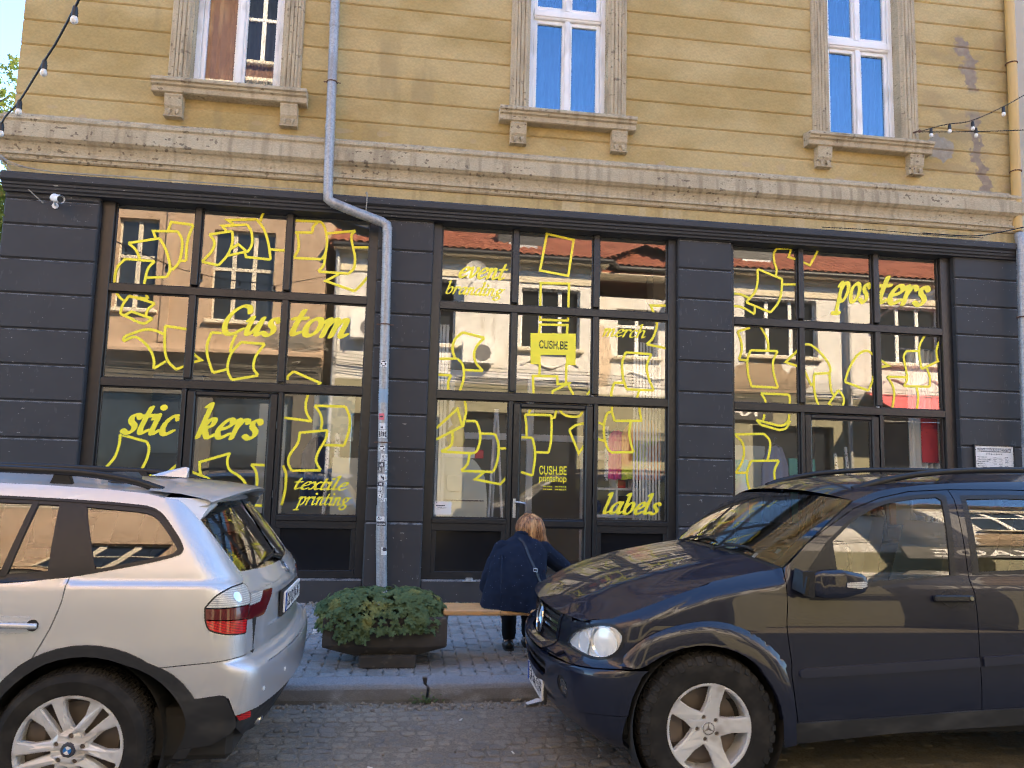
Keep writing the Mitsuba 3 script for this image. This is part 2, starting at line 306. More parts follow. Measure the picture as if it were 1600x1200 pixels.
def bead(x0, x1, z0, z1, y, t=.016, d=.02):
    """the narrow glazing bead round a pane"""
    return [cbox(x0 - t, x0, y - d, y + .004, z0 - t, z1 + t, .003), cbox(x1, x1 + t, y - d, y + .004, z0 - t, z1 + t, .003), cbox(x0 + .0004, x1 - .0004, y - d, y + .004, z0 - t, z0, .003), cbox(x0 + .0004, x1 - .0004, y - d, y + .004, z1, z1 + t, .003)]
for w, (oa, ob) in zip(V3, OPEN):
    X = w['x']; wk = holder(YB, 'shop_window'); shopwins.append(wk)
    ya, yb, t = 9.285, 9.41, .016
    bars = [cbox(oa, X[0] - t, ya, yb, .40, 4.87, .004), cbox(X[5] + t, ob, ya, yb, .40, 4.87, .004), cbox(X[0] - t + .0005, X[5] + t - .0005, ya, yb, 4.741 + t, 4.87, .004)]
    for z0, z1 in ((ZR['r2t'], ZR['r1b']), (ZR['r3t'], ZR['r2b'])):
        bars.append(cbox(X[0] - t + .0005, X[5] + t - .0005, ya + .002, yb, z0 + t, z1 - t, .004))
    for z0, z1 in ((3.757 + .0, 4.741), (2.652, 3.633)):
        for k in (1, 3): bars.append(cbox(X[k] + t, X[k + 1] - t, ya + .004, yb, z0 + t * 1.01, z1 + t * .99, .004))
    # lower row: posts beside the door, sill rails, raised panels
    p1, p2 = X[1] - .005, X[4] + .0
    for a, b in ((X[1] - .002 + t, X[1] + .062), (X[4] - .062, X[4] - t + .002)):
        bars.append(cbox(a, b, ya + .001, yb, .40 if True else 0, 2.527 + t - .0005, .004))
    for a, b in ((X[0] - t + .0005, X[1] + t - .003), (X[4] - t + .003, X[5] + t - .0005)):
        bars.append(cbox(a, b, ya - .012, yb, 1.055, 1.128 - t, .004))
        bars.append(cbox(a, b, ya + .0005, yb, .965, 1.0545, .004)); bars.append(cbox(a, b, ya + .0005, yb, .40, .49, .004))
        bars.append(cbox(a, a + .055, ya + .0012, yb, .4905, .9645, .004)); bars.append(cbox(b - .055, b, ya + .0012, yb, .4905, .9645, .004))
    scene[wk] = mikit.ply(cat(bars), 'mat_black_frame'); labels[wk] = {'label': w['n']}
    for a, b in ((X[0] - t, X[1] + t), (X[4] - t, X[5] + t)):
        part(wk, 'panel', cbox(a + .05, b - .05, ya + .045, yb - .01, .48, .97, .004), 'mat_panel')
    beads = []
    for z0, z1 in ((ZR['r1b'], ZR['r1t']), (ZR['r2b'], ZR['r2t']), (ZR['r3b'], ZR['r3t'])):
        for k in (0, 2, 4):
            if z0 < 2 and k == 2: continue
            a, b = X[k], X[k + 1]
            beads += bead(a, b, z0, z1, YG)
            part(wk, 'pane', pane_sheet(a, b, z0, z1), 'mat_glass'); PANES.append((wk, sbox(a, z0, b, z1)))
    # door leaf
    d0, d1 = X[1] + .066, X[4] - .066
    g0, g1, zt = d0 + .115, d1 - .115, 2.452
    yd = ya + .012
    door = [cbox(d0, g0 - t, yd, yb, .17, 2.525, .014), cbox(g1 + t, d1, yd, yb, .17, 2.525, .014), cbox(g0 - t + .0005, g1 + t - .0005, yd, yb, zt + t, 2.524, .014),
            cbox(g0 - t + .0005, g1 + t - .0005, yd, yb, 1.02, 1.128 - t, .014), cbox(g0 - t + .0005, g1 + t - .0005, yd, yb, .17, .42 - t, .014)]
    for z0, z1 in ((1.128, zt), (.42, 1.02 - t)):
        door += bead(g0, g1, z0, z1, YG)
        part(wk, 'door_pane', pane_sheet(g0, g1, z0, z1), 'mat_glass'); PANES.append((wk, sbox(g0, z0, g1, z1)))
    part(wk, 'door_leaf', cat(door), 'mat_black_frame')
    part(wk, 'threshold', cbox(X[1] + .064, X[4] - .064, 9.16, 9.44, .12, .165, .01), 'mat_stone')
    part(wk, 'glazing_bead', cat(beads), 'mat_black_frame')
    hx = d0 + .045
    part(wk, 'door_handle', cat([cbox(hx - .017, hx + .017, yd - .008, yd + .001, 1.13, 1.36, .004), cyl((hx, yd, 1.32), (hx, yd - .05, 1.32), .010, 10), tube(smooth_path([(hx, yd - .045, 1.32), (hx + .05, yd - .05, 1.318), (hx + .125, yd - .045, 1.305)]), .0105, 8), cyl((hx, yd - .003, 1.20), (hx, yd - .012, 1.20), .012, 10)]), 'mat_handle', smooth=40)
    part(wk, 'hinge', cat([cyl((d1 + .003, yd - .008, z - .045), (d1 + .003, yd - .008, z + .045), .009, 8) for z in (.55, 1.35, 2.15)]), 'mat_black_frame', smooth=40)
pr('mat_handle', (0.62, 0.62, 0.61), 0.3, 0.5, metallic=0.8)
# small white residue on the window sill of the middle window
part(shopwins[1], 'shutter_lock', cat([cyl((.78, 9.19, .395), (.78, 9.19, .43), .045, 14), cbox(.70, .86, 9.185, 9.21, .385, .40, .004)]), 'mat_handle', smooth=40)
VINYL = [(0,[(-2.925,4.428),(-2.899,4.529),(-2.644,4.513)]),(1,[(-2.644,4.513),(-2.688,4.359),(-2.700,4.226),(-2.695,4.068)]),(0,[(-2.695,4.068),(-2.767,4.066)]),(0,[(-3.060,4.327),(-3.093,4.405),(-2.816,4.421)]),(1,[(-2.816,4.421),(-2.761,4.325),(-2.752,4.193),(-2.775,4.045),(-2.843,3.946)]),(0,[(-2.843,3.946),(-2.868,3.959)]),(1,[(-3.215,4.061),(-3.271,4.166),(-3.357,4.241)]),(0,[(-3.357,4.241),(-3.013,4.322)]),
(1,[(-3.013,4.322),(-2.943,4.210),(-2.889,4.067),(-2.867,3.952),(-2.897,3.860)]),(0,[(-2.897,3.860),(-3.131,3.837)]),(1,[(-3.474,3.756),(-3.473,3.857),(-3.448,3.959),(-3.375,4.051)]),(0,[(-3.375,4.048),(-3.046,4.040)]),(1,[(-3.046,4.040),(-3.113,3.951),(-3.136,3.820),(-3.143,3.733),(-3.117,3.648),(-3.085,3.585)]),(0,[(-3.085,3.585),(-3.313,3.601)]),(1,[(-3.478,3.749),(-3.458,3.671),(-3.405,3.588),(-3.349,3.551),(-3.311,3.572)]),(1,[(-3.301,3.611),(-3.364,3.490),(-3.379,3.390)]),
(0,[(-3.301,3.611),(-3.008,3.536)]),(1,[(-3.008,3.536),(-3.076,3.463),(-3.099,3.383)]),(0,[(-3.379,3.390),(-3.267,3.346)]),(1,[(-3.267,3.346),(-3.184,3.307),(-3.103,3.293),(-3.021,3.352)]),(0,[(-3.021,3.352),(-3.259,3.425),(-3.341,3.370)]),(1,[(-1.832,4.750),(-1.862,4.670),(-1.873,4.609)]),(0,[(-2.177,4.550),(-2.257,4.600),(-1.923,4.633)]),(1,[(-1.923,4.633),(-1.840,4.537),(-1.783,4.406),(-1.746,4.259),(-1.728,4.145)]),
(0,[(-1.728,4.145),(-2.013,4.160),(-2.030,4.211)]),(0,[(-1.747,4.271),(-1.592,4.268),(-1.494,4.291)]),(0,[(-2.262,4.466),(-2.314,4.523),(-2.024,4.560)]),(1,[(-2.024,4.560),(-1.969,4.468),(-1.954,4.335),(-1.977,4.259),(-2.009,4.220)]),(1,[(-2.451,4.408),(-2.390,4.320),(-2.410,4.208),(-2.515,4.069)]),(0,[(-2.451,4.408),(-2.192,4.467)]),(1,[(-2.192,4.467),(-2.183,4.320),(-2.228,4.169),(-2.323,4.037)]),(0,[(-2.323,4.037),(-2.515,4.069)]),
(0,[(-2.199,4.244),(-2.113,4.309),(-2.010,4.227),(-2.228,4.161)]),(0,[(-1.491,4.648),(-1.220,4.656)]),(1,[(-1.220,4.656),(-1.156,4.648),(-1.108,4.573),(-1.076,4.424),(-1.086,4.273),(-1.131,4.187)]),(0,[(-1.131,4.187),(-1.458,4.184)]),(1,[(-1.458,4.184),(-1.411,4.289),(-1.412,4.386),(-1.436,4.505)]),(0,[(-1.483,4.501),(-1.256,4.514)]),(1,[(-1.256,4.514),(-1.246,4.593),(-1.192,4.655)]),(0,[(-1.077,4.514),(-0.740,4.571)]),
(1,[(-0.740,4.571),(-0.788,4.504),(-0.759,4.354),(-0.731,4.235),(-0.739,4.099),(-0.801,4.028)]),(0,[(-0.801,4.028),(-1.158,4.033)]),(1,[(-1.158,4.033),(-1.099,4.122),(-1.085,4.258)]),(0,[(-0.752,4.362),(-0.557,4.375)]),(0,[(-0.915,4.014),(-1.067,3.922),(-0.718,3.816)]),(1,[(-0.718,3.816),(-0.650,3.887),(-0.568,3.997)]),(1,[(-3.322,3.069),(-3.306,3.124),(-3.217,3.171),(-3.088,3.220),(-2.981,3.214),(-2.885,3.176)]),(1,[(-3.322,3.069),(-3.201,3.126),(-3.097,3.070),(-3.017,2.982),(-2.969,2.871),(-2.961,2.765)]),
(0,[(-2.961,2.765),(-2.834,2.856)]),(0,[(-2.621,3.247),(-2.872,3.274)]),(1,[(-2.872,3.274),(-2.868,3.131),(-2.849,2.961),(-2.804,2.850),(-2.714,2.766)]),(0,[(-2.714,2.766),(-2.617,2.813)]),(0,[(-2.540,2.962),(-2.440,2.888),(-2.533,2.858)]),(0,[(-2.068,3.219),(-2.348,3.222)]),(1,[(-2.348,3.222),(-2.386,3.083),(-2.377,2.955),(-2.335,2.828),(-2.299,2.745)]),(0,[(-2.299,2.745),(-2.149,2.791)]),
(1,[(-2.068,3.219),(-2.108,3.097),(-2.122,2.996)]),(0,[(-1.730,3.115),(-2.007,3.123)]),(1,[(-2.007,3.123),(-2.101,2.997),(-2.139,2.852),(-2.126,2.752),(-2.080,2.669)]),(0,[(-2.080,2.669),(-1.783,2.735)]),(1,[(-1.783,2.735),(-1.843,2.822),(-1.825,2.966),(-1.730,3.115)]),(1,[(-1.446,2.695),(-1.438,2.746),(-1.379,2.799)]),(0,[(-1.379,2.799),(-1.065,2.675),(-1.091,2.645)]),(1,[(-1.191,2.562),(-1.218,2.417),(-1.198,2.304),(-1.138,2.213)]),
(0,[(-1.138,2.213),(-1.458,2.246)]),(0,[(-1.113,2.400),(-0.755,2.403)]),(1,[(-0.755,2.403),(-0.700,2.278),(-0.699,2.121),(-0.746,1.938)]),(0,[(-0.746,1.938),(-0.977,1.938)]),(1,[(-1.113,2.400),(-1.045,2.309),(-1.019,2.210),(-1.028,2.124)]),(0,[(-1.275,2.073),(-0.947,2.115)]),(1,[(-1.268,2.079),(-1.283,1.954),(-1.364,1.816),(-1.380,1.714),(-1.336,1.626)]),(0,[(-1.336,1.626),(-1.001,1.640)]),
(1,[(-0.954,2.118),(-0.965,2.009),(-1.035,1.871),(-1.063,1.768),(-1.043,1.701),(-1.001,1.640)]),(1,[(-1.438,1.685),(-1.400,1.590),(-1.394,1.479),(-1.399,1.378),(-1.428,1.222)]),(0,[(-1.798,1.686),(-1.640,1.682)]),(1,[(-1.798,1.686),(-1.745,1.615),(-1.723,1.526),(-1.724,1.415),(-1.752,1.216)]),(0,[(-1.752,1.216),(-1.612,1.213)]),(1,[(-2.047,1.818),(-2.070,1.718),(-2.036,1.618),(-1.935,1.554),(-1.867,1.490),(-1.823,1.402)]),(0,[(-1.823,1.402),(-2.016,1.309)]),(1,[(-3.271,1.989),(-3.269,1.892),(-3.308,1.727),(-3.410,1.593),(-3.475,1.568)]),
(0,[(-3.475,1.568),(-3.121,1.465)]),(0,[(-3.271,1.989),(-2.973,1.915)]),(1,[(-2.973,1.915),(-2.943,1.836),(-2.962,1.704),(-3.025,1.571),(-3.121,1.465)]),(1,[(-2.617,1.664),(-2.701,1.585),(-2.731,1.534)]),(0,[(-2.686,1.530),(-2.971,1.545)]),(1,[(-2.971,1.545),(-2.976,1.485),(-2.976,1.408)]),(1,[(-2.686,1.530),(-2.705,1.491),(-2.711,1.436)]),(0,[(-2.341,1.517),(-2.369,1.610),(-2.375,1.698),(-2.051,1.807)]),
(0,[(-2.458,1.585),(-2.283,1.518),(-2.351,1.509)]),(1,[(-2.351,1.509),(-2.416,1.449),(-2.449,1.388)]),(1,[(-2.351,1.509),(-2.269,1.474),(-2.188,1.372),(-2.150,1.284)]),(0,[(1.645,4.696),(1.993,4.641),(1.931,4.167),(1.567,4.215),(1.645,4.696),(1.743,4.681)]),(0,[(1.579,4.053),(1.944,4.067),(1.937,3.591),(1.581,3.583),(1.579,4.053),(1.678,4.057)]),(0,[(1.570,3.392),(1.583,3.522),(1.932,3.533),(1.926,3.410)]),(1,[(0.523,3.078),(0.498,3.159),(0.523,3.279),(0.616,3.374)]),(0,[(0.616,3.374),(0.886,3.320)]),
(1,[(0.886,3.320),(0.793,3.203),(0.766,3.096),(0.799,2.993),(0.884,2.904)]),(0,[(0.884,2.904),(0.661,2.908)]),(0,[(0.341,3.032),(0.561,3.045)]),(1,[(0.503,3.219),(0.507,3.114),(0.534,3.048)]),(1,[(0.561,3.045),(0.622,2.985),(0.647,2.897),(0.644,2.778),(0.607,2.651)]),(0,[(0.333,2.835),(0.495,2.834)]),(1,[(0.495,2.834),(0.461,2.756),(0.465,2.645)]),(0,[(1.590,3.029),(1.589,2.878)]),
(0,[(1.929,3.044),(1.926,2.787)]),(0,[(1.519,2.650),(1.506,2.871),(1.813,2.877),(1.819,2.779),(1.956,2.794),(1.760,2.690),(1.758,2.652)]),(1,[(1.956,2.794),(1.972,2.743),(2.027,2.652)]),(1,[(2.241,2.716),(2.196,2.662)]),(1,[(0.669,2.540),(0.691,2.405),(0.677,2.311),(0.662,2.226)]),(0,[(0.332,2.176),(0.585,2.425),(0.646,2.233)]),(0,[(0.668,2.228),(0.337,2.043)]),(0,[(0.695,2.282),(0.819,2.283)]),
(1,[(0.819,2.283),(0.863,2.176),(0.873,2.048),(0.841,1.930),(0.796,1.891)]),(0,[(0.796,1.891),(0.405,1.902)]),(1,[(0.405,1.902),(0.513,1.967),(0.536,2.049),(0.533,2.148)]),(0,[(0.876,2.133),(1.053,2.135)]),(1,[(1.053,2.135),(1.098,2.020),(1.102,1.879),(1.076,1.750),(1.043,1.672)]),(0,[(1.043,1.672),(0.657,1.676)]),(1,[(0.657,1.676),(0.730,1.764),(0.749,1.881)]),(0,[(1.111,1.961),(1.212,1.964)]),
(0,[(0.932,1.665),(0.829,1.578),(1.135,1.526),(1.209,1.609)]),(0,[(1.492,2.464),(1.463,2.404)]),(0,[(1.752,2.390),(1.419,2.386)]),(1,[(1.419,2.386),(1.440,2.254),(1.444,2.113)]),(1,[(1.752,2.390),(1.756,2.206),(1.748,2.040),(1.722,1.927)]),(0,[(1.722,1.927),(1.552,1.928)]),(0,[(1.817,2.476),(1.789,2.359),(1.753,2.360)]),(0,[(1.381,2.105),(1.518,2.103)]),
(1,[(1.518,2.103),(1.551,1.963),(1.554,1.822),(1.529,1.640)]),(0,[(1.529,1.640),(1.385,1.681)]),(1,[(1.843,2.477),(1.895,2.413),(1.981,2.383),(2.103,2.391),(2.148,2.470)]),(1,[(2.178,2.306),(2.062,2.276),(1.978,2.213)]),(0,[(1.978,2.213),(2.104,1.930),(2.182,2.041)]),(0,[(2.337,2.321),(2.405,2.299)]),(0,[(2.339,2.114),(2.432,2.094)]),(1,[(2.520,2.462),(2.458,2.433),(2.421,2.300),(2.425,2.144),(2.463,2.014),(2.513,1.953)]),
(0,[(2.513,1.953),(2.803,1.964)]),(1,[(2.763,2.348),(2.745,2.215),(2.761,2.095),(2.803,1.964)]),(1,[(2.519,2.556),(2.520,2.460),(2.556,2.347)]),(0,[(2.556,2.347),(2.912,2.361)]),(1,[(2.867,2.582),(2.880,2.473),(2.903,2.359)]),(0,[(2.671,2.833),(2.544,2.827)]),(1,[(2.544,2.827),(2.514,2.720),(2.507,2.629)]),(0,[(2.872,2.749),(2.841,2.642)]),
(0,[(2.688,3.221),(3.026,3.214)]),(1,[(2.688,3.221),(2.645,3.076),(2.660,2.893),(2.708,2.752)]),(0,[(2.708,2.752),(3.060,2.751)]),(1,[(3.026,3.214),(2.967,3.060),(2.993,2.907),(3.060,2.751)]),(0,[(3.222,3.855),(3.015,3.844),(3.055,3.747)]),(1,[(3.074,3.701),(3.096,3.578),(3.041,3.419),(2.962,3.338)]),(0,[(2.962,3.338),(3.224,3.299)]),(0,[(5.343,4.764),(5.201,4.510),(5.086,4.553)]),
(0,[(4.955,4.765),(4.901,4.604),(5.012,4.579)]),(0,[(4.954,4.722),(4.738,4.710)]),(1,[(4.738,4.710),(4.696,4.637),(4.701,4.520),(4.730,4.431),(4.719,4.333)]),(0,[(4.466,4.414),(4.806,4.299)]),(1,[(4.466,4.414),(4.464,4.246),(4.423,4.102),(4.302,3.958)]),(0,[(4.302,3.958),(4.639,3.842)]),(1,[(4.806,4.299),(4.794,4.136),(4.747,3.979),(4.639,3.842)]),(0,[(4.811,4.228),(5.013,4.240)]),
(1,[(4.119,4.065),(4.224,4.062),(4.343,4.018)]),(1,[(4.118,3.899),(4.249,3.890),(4.416,3.807)]),(0,[(4.416,3.807),(4.423,3.910)]),(0,[(4.354,3.623),(4.183,3.566)]),(1,[(4.183,3.566),(4.228,3.442),(4.236,3.316),(4.199,3.199)]),(0,[(4.199,3.199),(4.311,3.192)]),(1,[(4.499,3.640),(4.571,3.522),(4.602,3.422),(4.597,3.340)]),(0,[(4.358,3.328),(4.730,3.333)]),
(1,[(4.358,3.328),(4.314,3.194),(4.322,3.019),(4.366,2.856)]),(0,[(4.366,2.856),(4.727,2.853)]),(1,[(4.730,3.333),(4.666,3.198),(4.673,3.034),(4.727,2.853)]),(0,[(5.013,3.363),(4.838,3.193),(5.016,3.144)]),(0,[(4.493,2.770),(4.880,2.770)]),(1,[(4.493,2.770),(4.547,2.691),(4.562,2.605)]),(1,[(4.880,2.770),(4.887,2.704),(4.881,2.616)]),(1,[(5.095,3.440),(5.196,3.436),(5.328,3.336),(5.433,3.207),(5.465,3.119)]),
(0,[(5.465,3.119),(5.443,3.074),(5.231,3.058)]),(1,[(5.231,3.058),(5.225,2.881),(5.251,2.731),(5.299,2.613)]),(1,[(5.446,3.068),(5.451,2.954),(5.471,2.828),(5.515,2.779)]),(0,[(5.095,3.097),(5.185,2.908),(5.223,2.931)]),(0,[(5.474,2.632),(5.428,2.675),(5.566,2.857)]),(1,[(5.566,2.857),(5.625,2.783),(5.639,2.708),(5.608,2.625)]),(1,[(6.076,3.349),(5.975,3.399),(5.843,3.328),(5.729,3.156),(5.657,2.968)]),(0,[(5.657,2.968),(5.987,2.867)]),
(1,[(5.987,2.867),(6.037,2.965),(6.074,3.069)]),(0,[(6.164,3.291),(6.292,3.210),(6.160,3.186)]),(0,[(6.266,3.064),(6.563,3.067)]),(1,[(6.266,3.064),(6.341,2.939),(6.354,2.812),(6.316,2.613)]),(0,[(6.737,3.432),(6.548,3.419)]),(1,[(6.548,3.419),(6.510,3.333),(6.539,3.166),(6.546,3.038),(6.497,2.946)]),(0,[(6.497,2.946),(6.872,2.955)]),(1,[(6.840,3.206),(6.877,3.090),(6.872,2.955)]),
(1,[(6.824,3.641),(6.750,3.514),(6.736,3.409),(6.751,3.266),(6.762,3.187)]),(0,[(6.762,3.187),(7.022,3.311)]),(1,[(7.037,3.573),(6.990,3.447),(7.001,3.310)]),(1,[(6.681,2.940),(6.699,2.813),(6.672,2.626)]),(1,[(4.534,2.504),(4.531,2.461),(4.515,2.429)]),(0,[(4.427,2.426),(4.491,2.363)]),(0,[(4.427,2.426),(4.726,2.360)]),(1,[(4.726,2.360),(4.805,2.375),(4.865,2.441),(4.876,2.516)]),
(0,[(4.491,2.363),(4.738,2.304)]),(1,[(4.738,2.304),(4.831,2.335),(4.887,2.430)]),(0,[(4.121,2.229),(4.529,2.249)]),(1,[(4.529,2.249),(4.599,2.173),(4.607,2.062),(4.574,1.920)]),(1,[(4.133,2.225),(4.229,2.136),(4.257,2.015),(4.227,1.880),(4.143,1.742)]),(0,[(4.143,1.742),(4.293,1.748)]),(0,[(4.350,1.898),(4.726,1.913)]),(1,[(4.350,1.898),(4.297,1.760),(4.308,1.591),(4.383,1.405)]),
(1,[(4.726,1.913),(4.668,1.794),(4.667,1.684),(4.708,1.527)])]
TEXTS = [('Cus', -2.235, 3.202, -1.553, 3.232, 0.212, 1), ('tom', -1.456, 3.233, -0.749, 3.245, 0.219, 1), ('stic', -3.278, 2.009, -2.611, 2.002, 0.221, 1), ('kers', -2.454, 1.984, -1.684, 1.983, 0.224, 1), ('textile', -1.3, 1.41, -0.667, 1.413, 0.093, 0.8), ('printing', -1.298, 1.236, -0.628, 1.231, 0.093, 0.8), ('event', 0.539, 4.064, 1.165, 4.065, 0.139, 0.85), ('branding', 0.388, 3.856, 1.131, 3.846, 0.093, 0.8), ('merch', 2.384, 3.417, 2.953, 3.417, 0.099, 0.75), ('labels', 2.413, 1.199, 3.173, 1.202, 0.142, 0.95), ('pos', 5.479, 4.046, 6.074, 4.053, 0.258, 1), ('ters', 6.148, 4.049, 6.941, 4.058, 0.261, 1)]
BLOCK = [(1.463, 3.409), (2.042, 3.428), (2.044, 3.026), (1.924, 3.029), (1.919, 3.15), (1.599, 3.138), (1.601, 3.019), (1.473, 3.016)]
# ================================================================ yellow vinyl on the panes: outlines of flying sheets, italic lettering, the shop's block
GLYPH = {  # pen strokes of an upright chancery hand, x-height 1
 'a': (.90, ['c', (.62, .84), (.45, .98), (.20, .80), (.08, .40), (.15, .06), (.30, .02), (.50, .30), (.64, .90)], ['c', (.68, .98), (.62, .50), (.62, .12), (.72, .02), (.86, .16)]),
 'b': (.80, ['c', (-.04, 1.62), (.10, 1.72), (.12, 1.0), (.12, .30), (.20, .05), (.40, .0), (.60, .30), (.62, .70), (.50, .97), (.30, .85), (.14, .50)]),
 'c': (.70, ['c', (.60, .80), (.50, .97), (.30, .92), (.10, .55), (.12, .15), (.30, .0), (.56, .18)]),
 'd': (.90, ['c', (.62, .84), (.45, .98), (.20, .80), (.08, .40), (.15, .06), (.30, .02), (.50, .30), (.64, .90)], ['c', (.52, 1.64), (.66, 1.74), (.64, 1.0), (.60, .14), (.70, .02), (.84, .16)]),
 'e': (.70, ['c', (.12, .44), (.40, .54), (.58, .75), (.50, .97), (.30, .92), (.10, .55), (.10, .20), (.28, .0), (.58, .20)]),
 'g': (.84, ['c', (.62, .80), (.48, .97), (.24, .92), (.12, .66), (.22, .42), (.44, .44), (.60, .66), (.62, .80)], ['c', (.30, .42), (.20, .26), (.38, .12), (.60, -.10), (.56, -.40), (.26, -.52), (.0, -.36), (.06, -.10), (.34, .10)], ['l', (.60, .88), (.80, .96)]),
 'h': (.90, ['c', (-.02, 1.62), (.12, 1.72), (.12, .9), (.10, .0)], ['c', (.10, .45), (.30, .90), (.50, .97), (.60, .75), (.58, .15), (.68, .02), (.84, .16)]),
 'i': (.46, ['c', (-.02, .80), (.14, .98), (.12, .15), (.22, .02), (.38, .16)], ['l', (.19, 1.38), (.22, 1.41)]),
 'k': (.82, ['c', (-.02, 1.62), (.12, 1.72), (.12, .9), (.10, .0)], ['c', (.12, .42), (.35, .92), (.55, .92), (.52, .62), (.18, .46)], ['c', (.26, .46), (.44, .10), (.58, .0), (.76, .14)]),
 'l': (.42, ['c', (-.04, 1.62), (.12, 1.74), (.10, .9), (.08, .2), (.18, .02), (.34, .15)]),
 'm': (1.20, ['c', (-.02, .80), (.14, .98), (.13, .5), (.12, .0)], ['c', (.12, .45), (.32, .95), (.46, .95), (.50, .70), (.48, .0)], ['c', (.48, .45), (.70, .95), (.84, .95), (.88, .70), (.86, .15), (.95, .02), (1.10, .16)]),
 'n': (.86, ['c', (-.02, .80), (.14, .98), (.13, .5), (.12, .0)], ['c', (.12, .45), (.34, .95), (.50, .95), (.54, .70), (.52, .15), (.62, .02), (.78, .16)]),
 'o': (.78, ['c', (.36, .98), (.14, .76), (.08, .38), (.20, .04), (.40, .02), (.60, .28), (.64, .68), (.52, .94), (.36, .98)]),
 'p': (.80, ['c', (-.04, .80), (.13, .98), (.12, .4), (.10, -.62)], ['l', (-.14, -.64), (.32, -.64)], ['c', (.13, .55), (.34, .95), (.58, .90), (.63, .52), (.46, .08), (.26, .02), (.13, .14)]),
 'r': (.62, ['c', (-.02, .80), (.14, .98), (.13, .5), (.10, .0)], ['c', (.12, .45), (.32, .92), (.50, .96), (.58, .82)]),
 's': (.62, ['c', (.54, .80), (.40, .98), (.18, .87), (.22, .62), (.42, .42), (.46, .18), (.26, .0), (.02, .15)]),
 't': (.54, ['c', (.22, 1.38), (.15, .7), (.14, .2), (.24, .02), (.44, .16)], ['l', (-.06, .91), (.46, .96)]),
 'u': (.88, ['c', (-.02, .80), (.13, .98), (.10, .28), (.20, .02), (.40, .20), (.60, .80)], ['c', (.63, .98), (.58, .16), (.68, .02), (.82, .16)]),
 'x': (.76, ['c', (.0, .82), (.15, .97), (.34, .5), (.50, .05), (.70, .12)], ['c', (.66, .92), (.56, .95), (.30, .42), (.12, .04), (.02, .08)]),
 'v': (.70, ['c', (.0, .84), (.13, .98), (.18, .5), (.28, .03), (.54, .5), (.60, .86), (.50, .98)]),
 'C': (1.12, ['c', (1.02, 1.26), (.88, 1.56), (.55, 1.60), (.20, 1.20), (.08, .60), (.25, .08), (.60, .0), (.98, .30)])}
def pen(pts, nib):
    out = []
    for a, b in zip(pts[:-1], pts[1:]):
        out.append(MultiPolygon([affinity.translate(nib, *a), affinity.translate(nib, *b)]).convex_hull)
    return unary_union(out)
def lettering(text, xa, za, xb, xh, wt):
    nib = affinity.rotate(affinity.scale(shapely.Point(0, 0).buffer(1, 8), 0.155 * wt, 0.072 * wt), 32)
    shapes, x = [], 0.0
    for ch in text:
        adv, *strokes = GLYPH[ch]
        for st in strokes:
            p = smooth_path(st[1:], 5) if st[0] == 'c' else np.array(st[1:])
            nb = affinity.scale(shapely.Point(0, 0).buffer(1, 8), .15 * wt, .15 * wt) if ch == 'i' and p[0][1] > 1.2 else nib
            p = np.stack([p[:, 0] + x + 0.30 * p[:, 1], p[:, 1]], 1)
            shapes.append(pen(p, nb))
        x += adv
    g = unary_union(shapes)
    a, _, b, _ = g.bounds
    g = affinity.scale(affinity.translate(g, -a, 0), (xb - xa) / (b - a), xh, origin=(0, 0))
    return affinity.translate(g, xa, za).buffer(0.002).buffer(-0.0015)
def sans(text, x0, x1, z0, h, bold=False):
    m = meshkit.text_mesh(text, h, depth=.001, bold=bold)
    v = m.vertices.copy(); a, b = v[:, 0].min(), v[:, 0].max()
    v[:, 0] = x0 + (v[:, 0] - a) * (x1 - x0) / (b - a)
    m.vertices = v; m.apply_translation([0, z0, 0]); return m
def upright(m, y):
    """lettering in the xy plane set up on a wall that faces the street"""
    m = m.copy(); v = m.vertices.copy(); m.vertices = np.stack([v[:, 0], y - v[:, 2], v[:, 1]], 1); return m
SW = 0.0155
strokes = unary_union([LineString(smooth_path(p, 6) if k else p).buffer(SW, cap_style='flat', join_style='mitre', mitre_limit=2.5) for k, p in VINYL])
words = [(t, lettering(t, xa, (za + zb) / 2, xb, xh, wt)) for t, xa, za, xb, zb, xh, wt in TEXTS]
block = Polygon(BLOCK)
YV = 9.3435
for wk, pane in PANES:
    pane = pane.buffer(-.001)
    g = strokes.intersection(pane).difference(unary_union([w for _, w in words]).buffer(.006))
    g = unary_union([q for q in getattr(g, 'geoms', [g]) if q.area > 2e-4])
    for q in getattr(g, 'geoms', [g]): part(wk, 'vinyl_outline', prism_y(q, YV, YV + .001), 'mat_vinyl')
    for t, w in words:
        q = w.intersection(pane)
        if q.area > 0.15 * w.area: part(wk, 'lettering', prism_y(q, YV - .0006, YV + .0006), 'mat_vinyl')
    if pane.contains(block.centroid) and pane.intersection(block).area > .05:
        part(wk, 'printed_block', prism_y(block.intersection(pane), YV - .001, YV + .0), 'mat_vinyl')
        part(wk, 'lettering', upright(sans('CUSH.BE', 1.578, 1.938, 3.222, .098, True), YV - .0012), 'mat_vinyl_cut')
w2 = shopwins[1]
part(w2, 'lettering', upright(sans('CUSH.BE', 1.612, 1.955, 1.660, .102, True), YV), 'mat_vinyl')
part(w2, 'lettering', upright(sans('printshop', 1.612, 1.955, 1.574, .072, True), YV), 'mat_vinyl')
for z in (1.507, 1.472):   # two lines of small print, too fine to read
    part(w2, 'small_print', cat([prism_y(sbox(1.665 + .0245 * k, z, 1.665 + .0245 * k + .019 - .006 * (k % 3 == 1), z + .013), YV, YV + .001) for k in range(12) if k not in (5,)]), 'mat_vinyl')
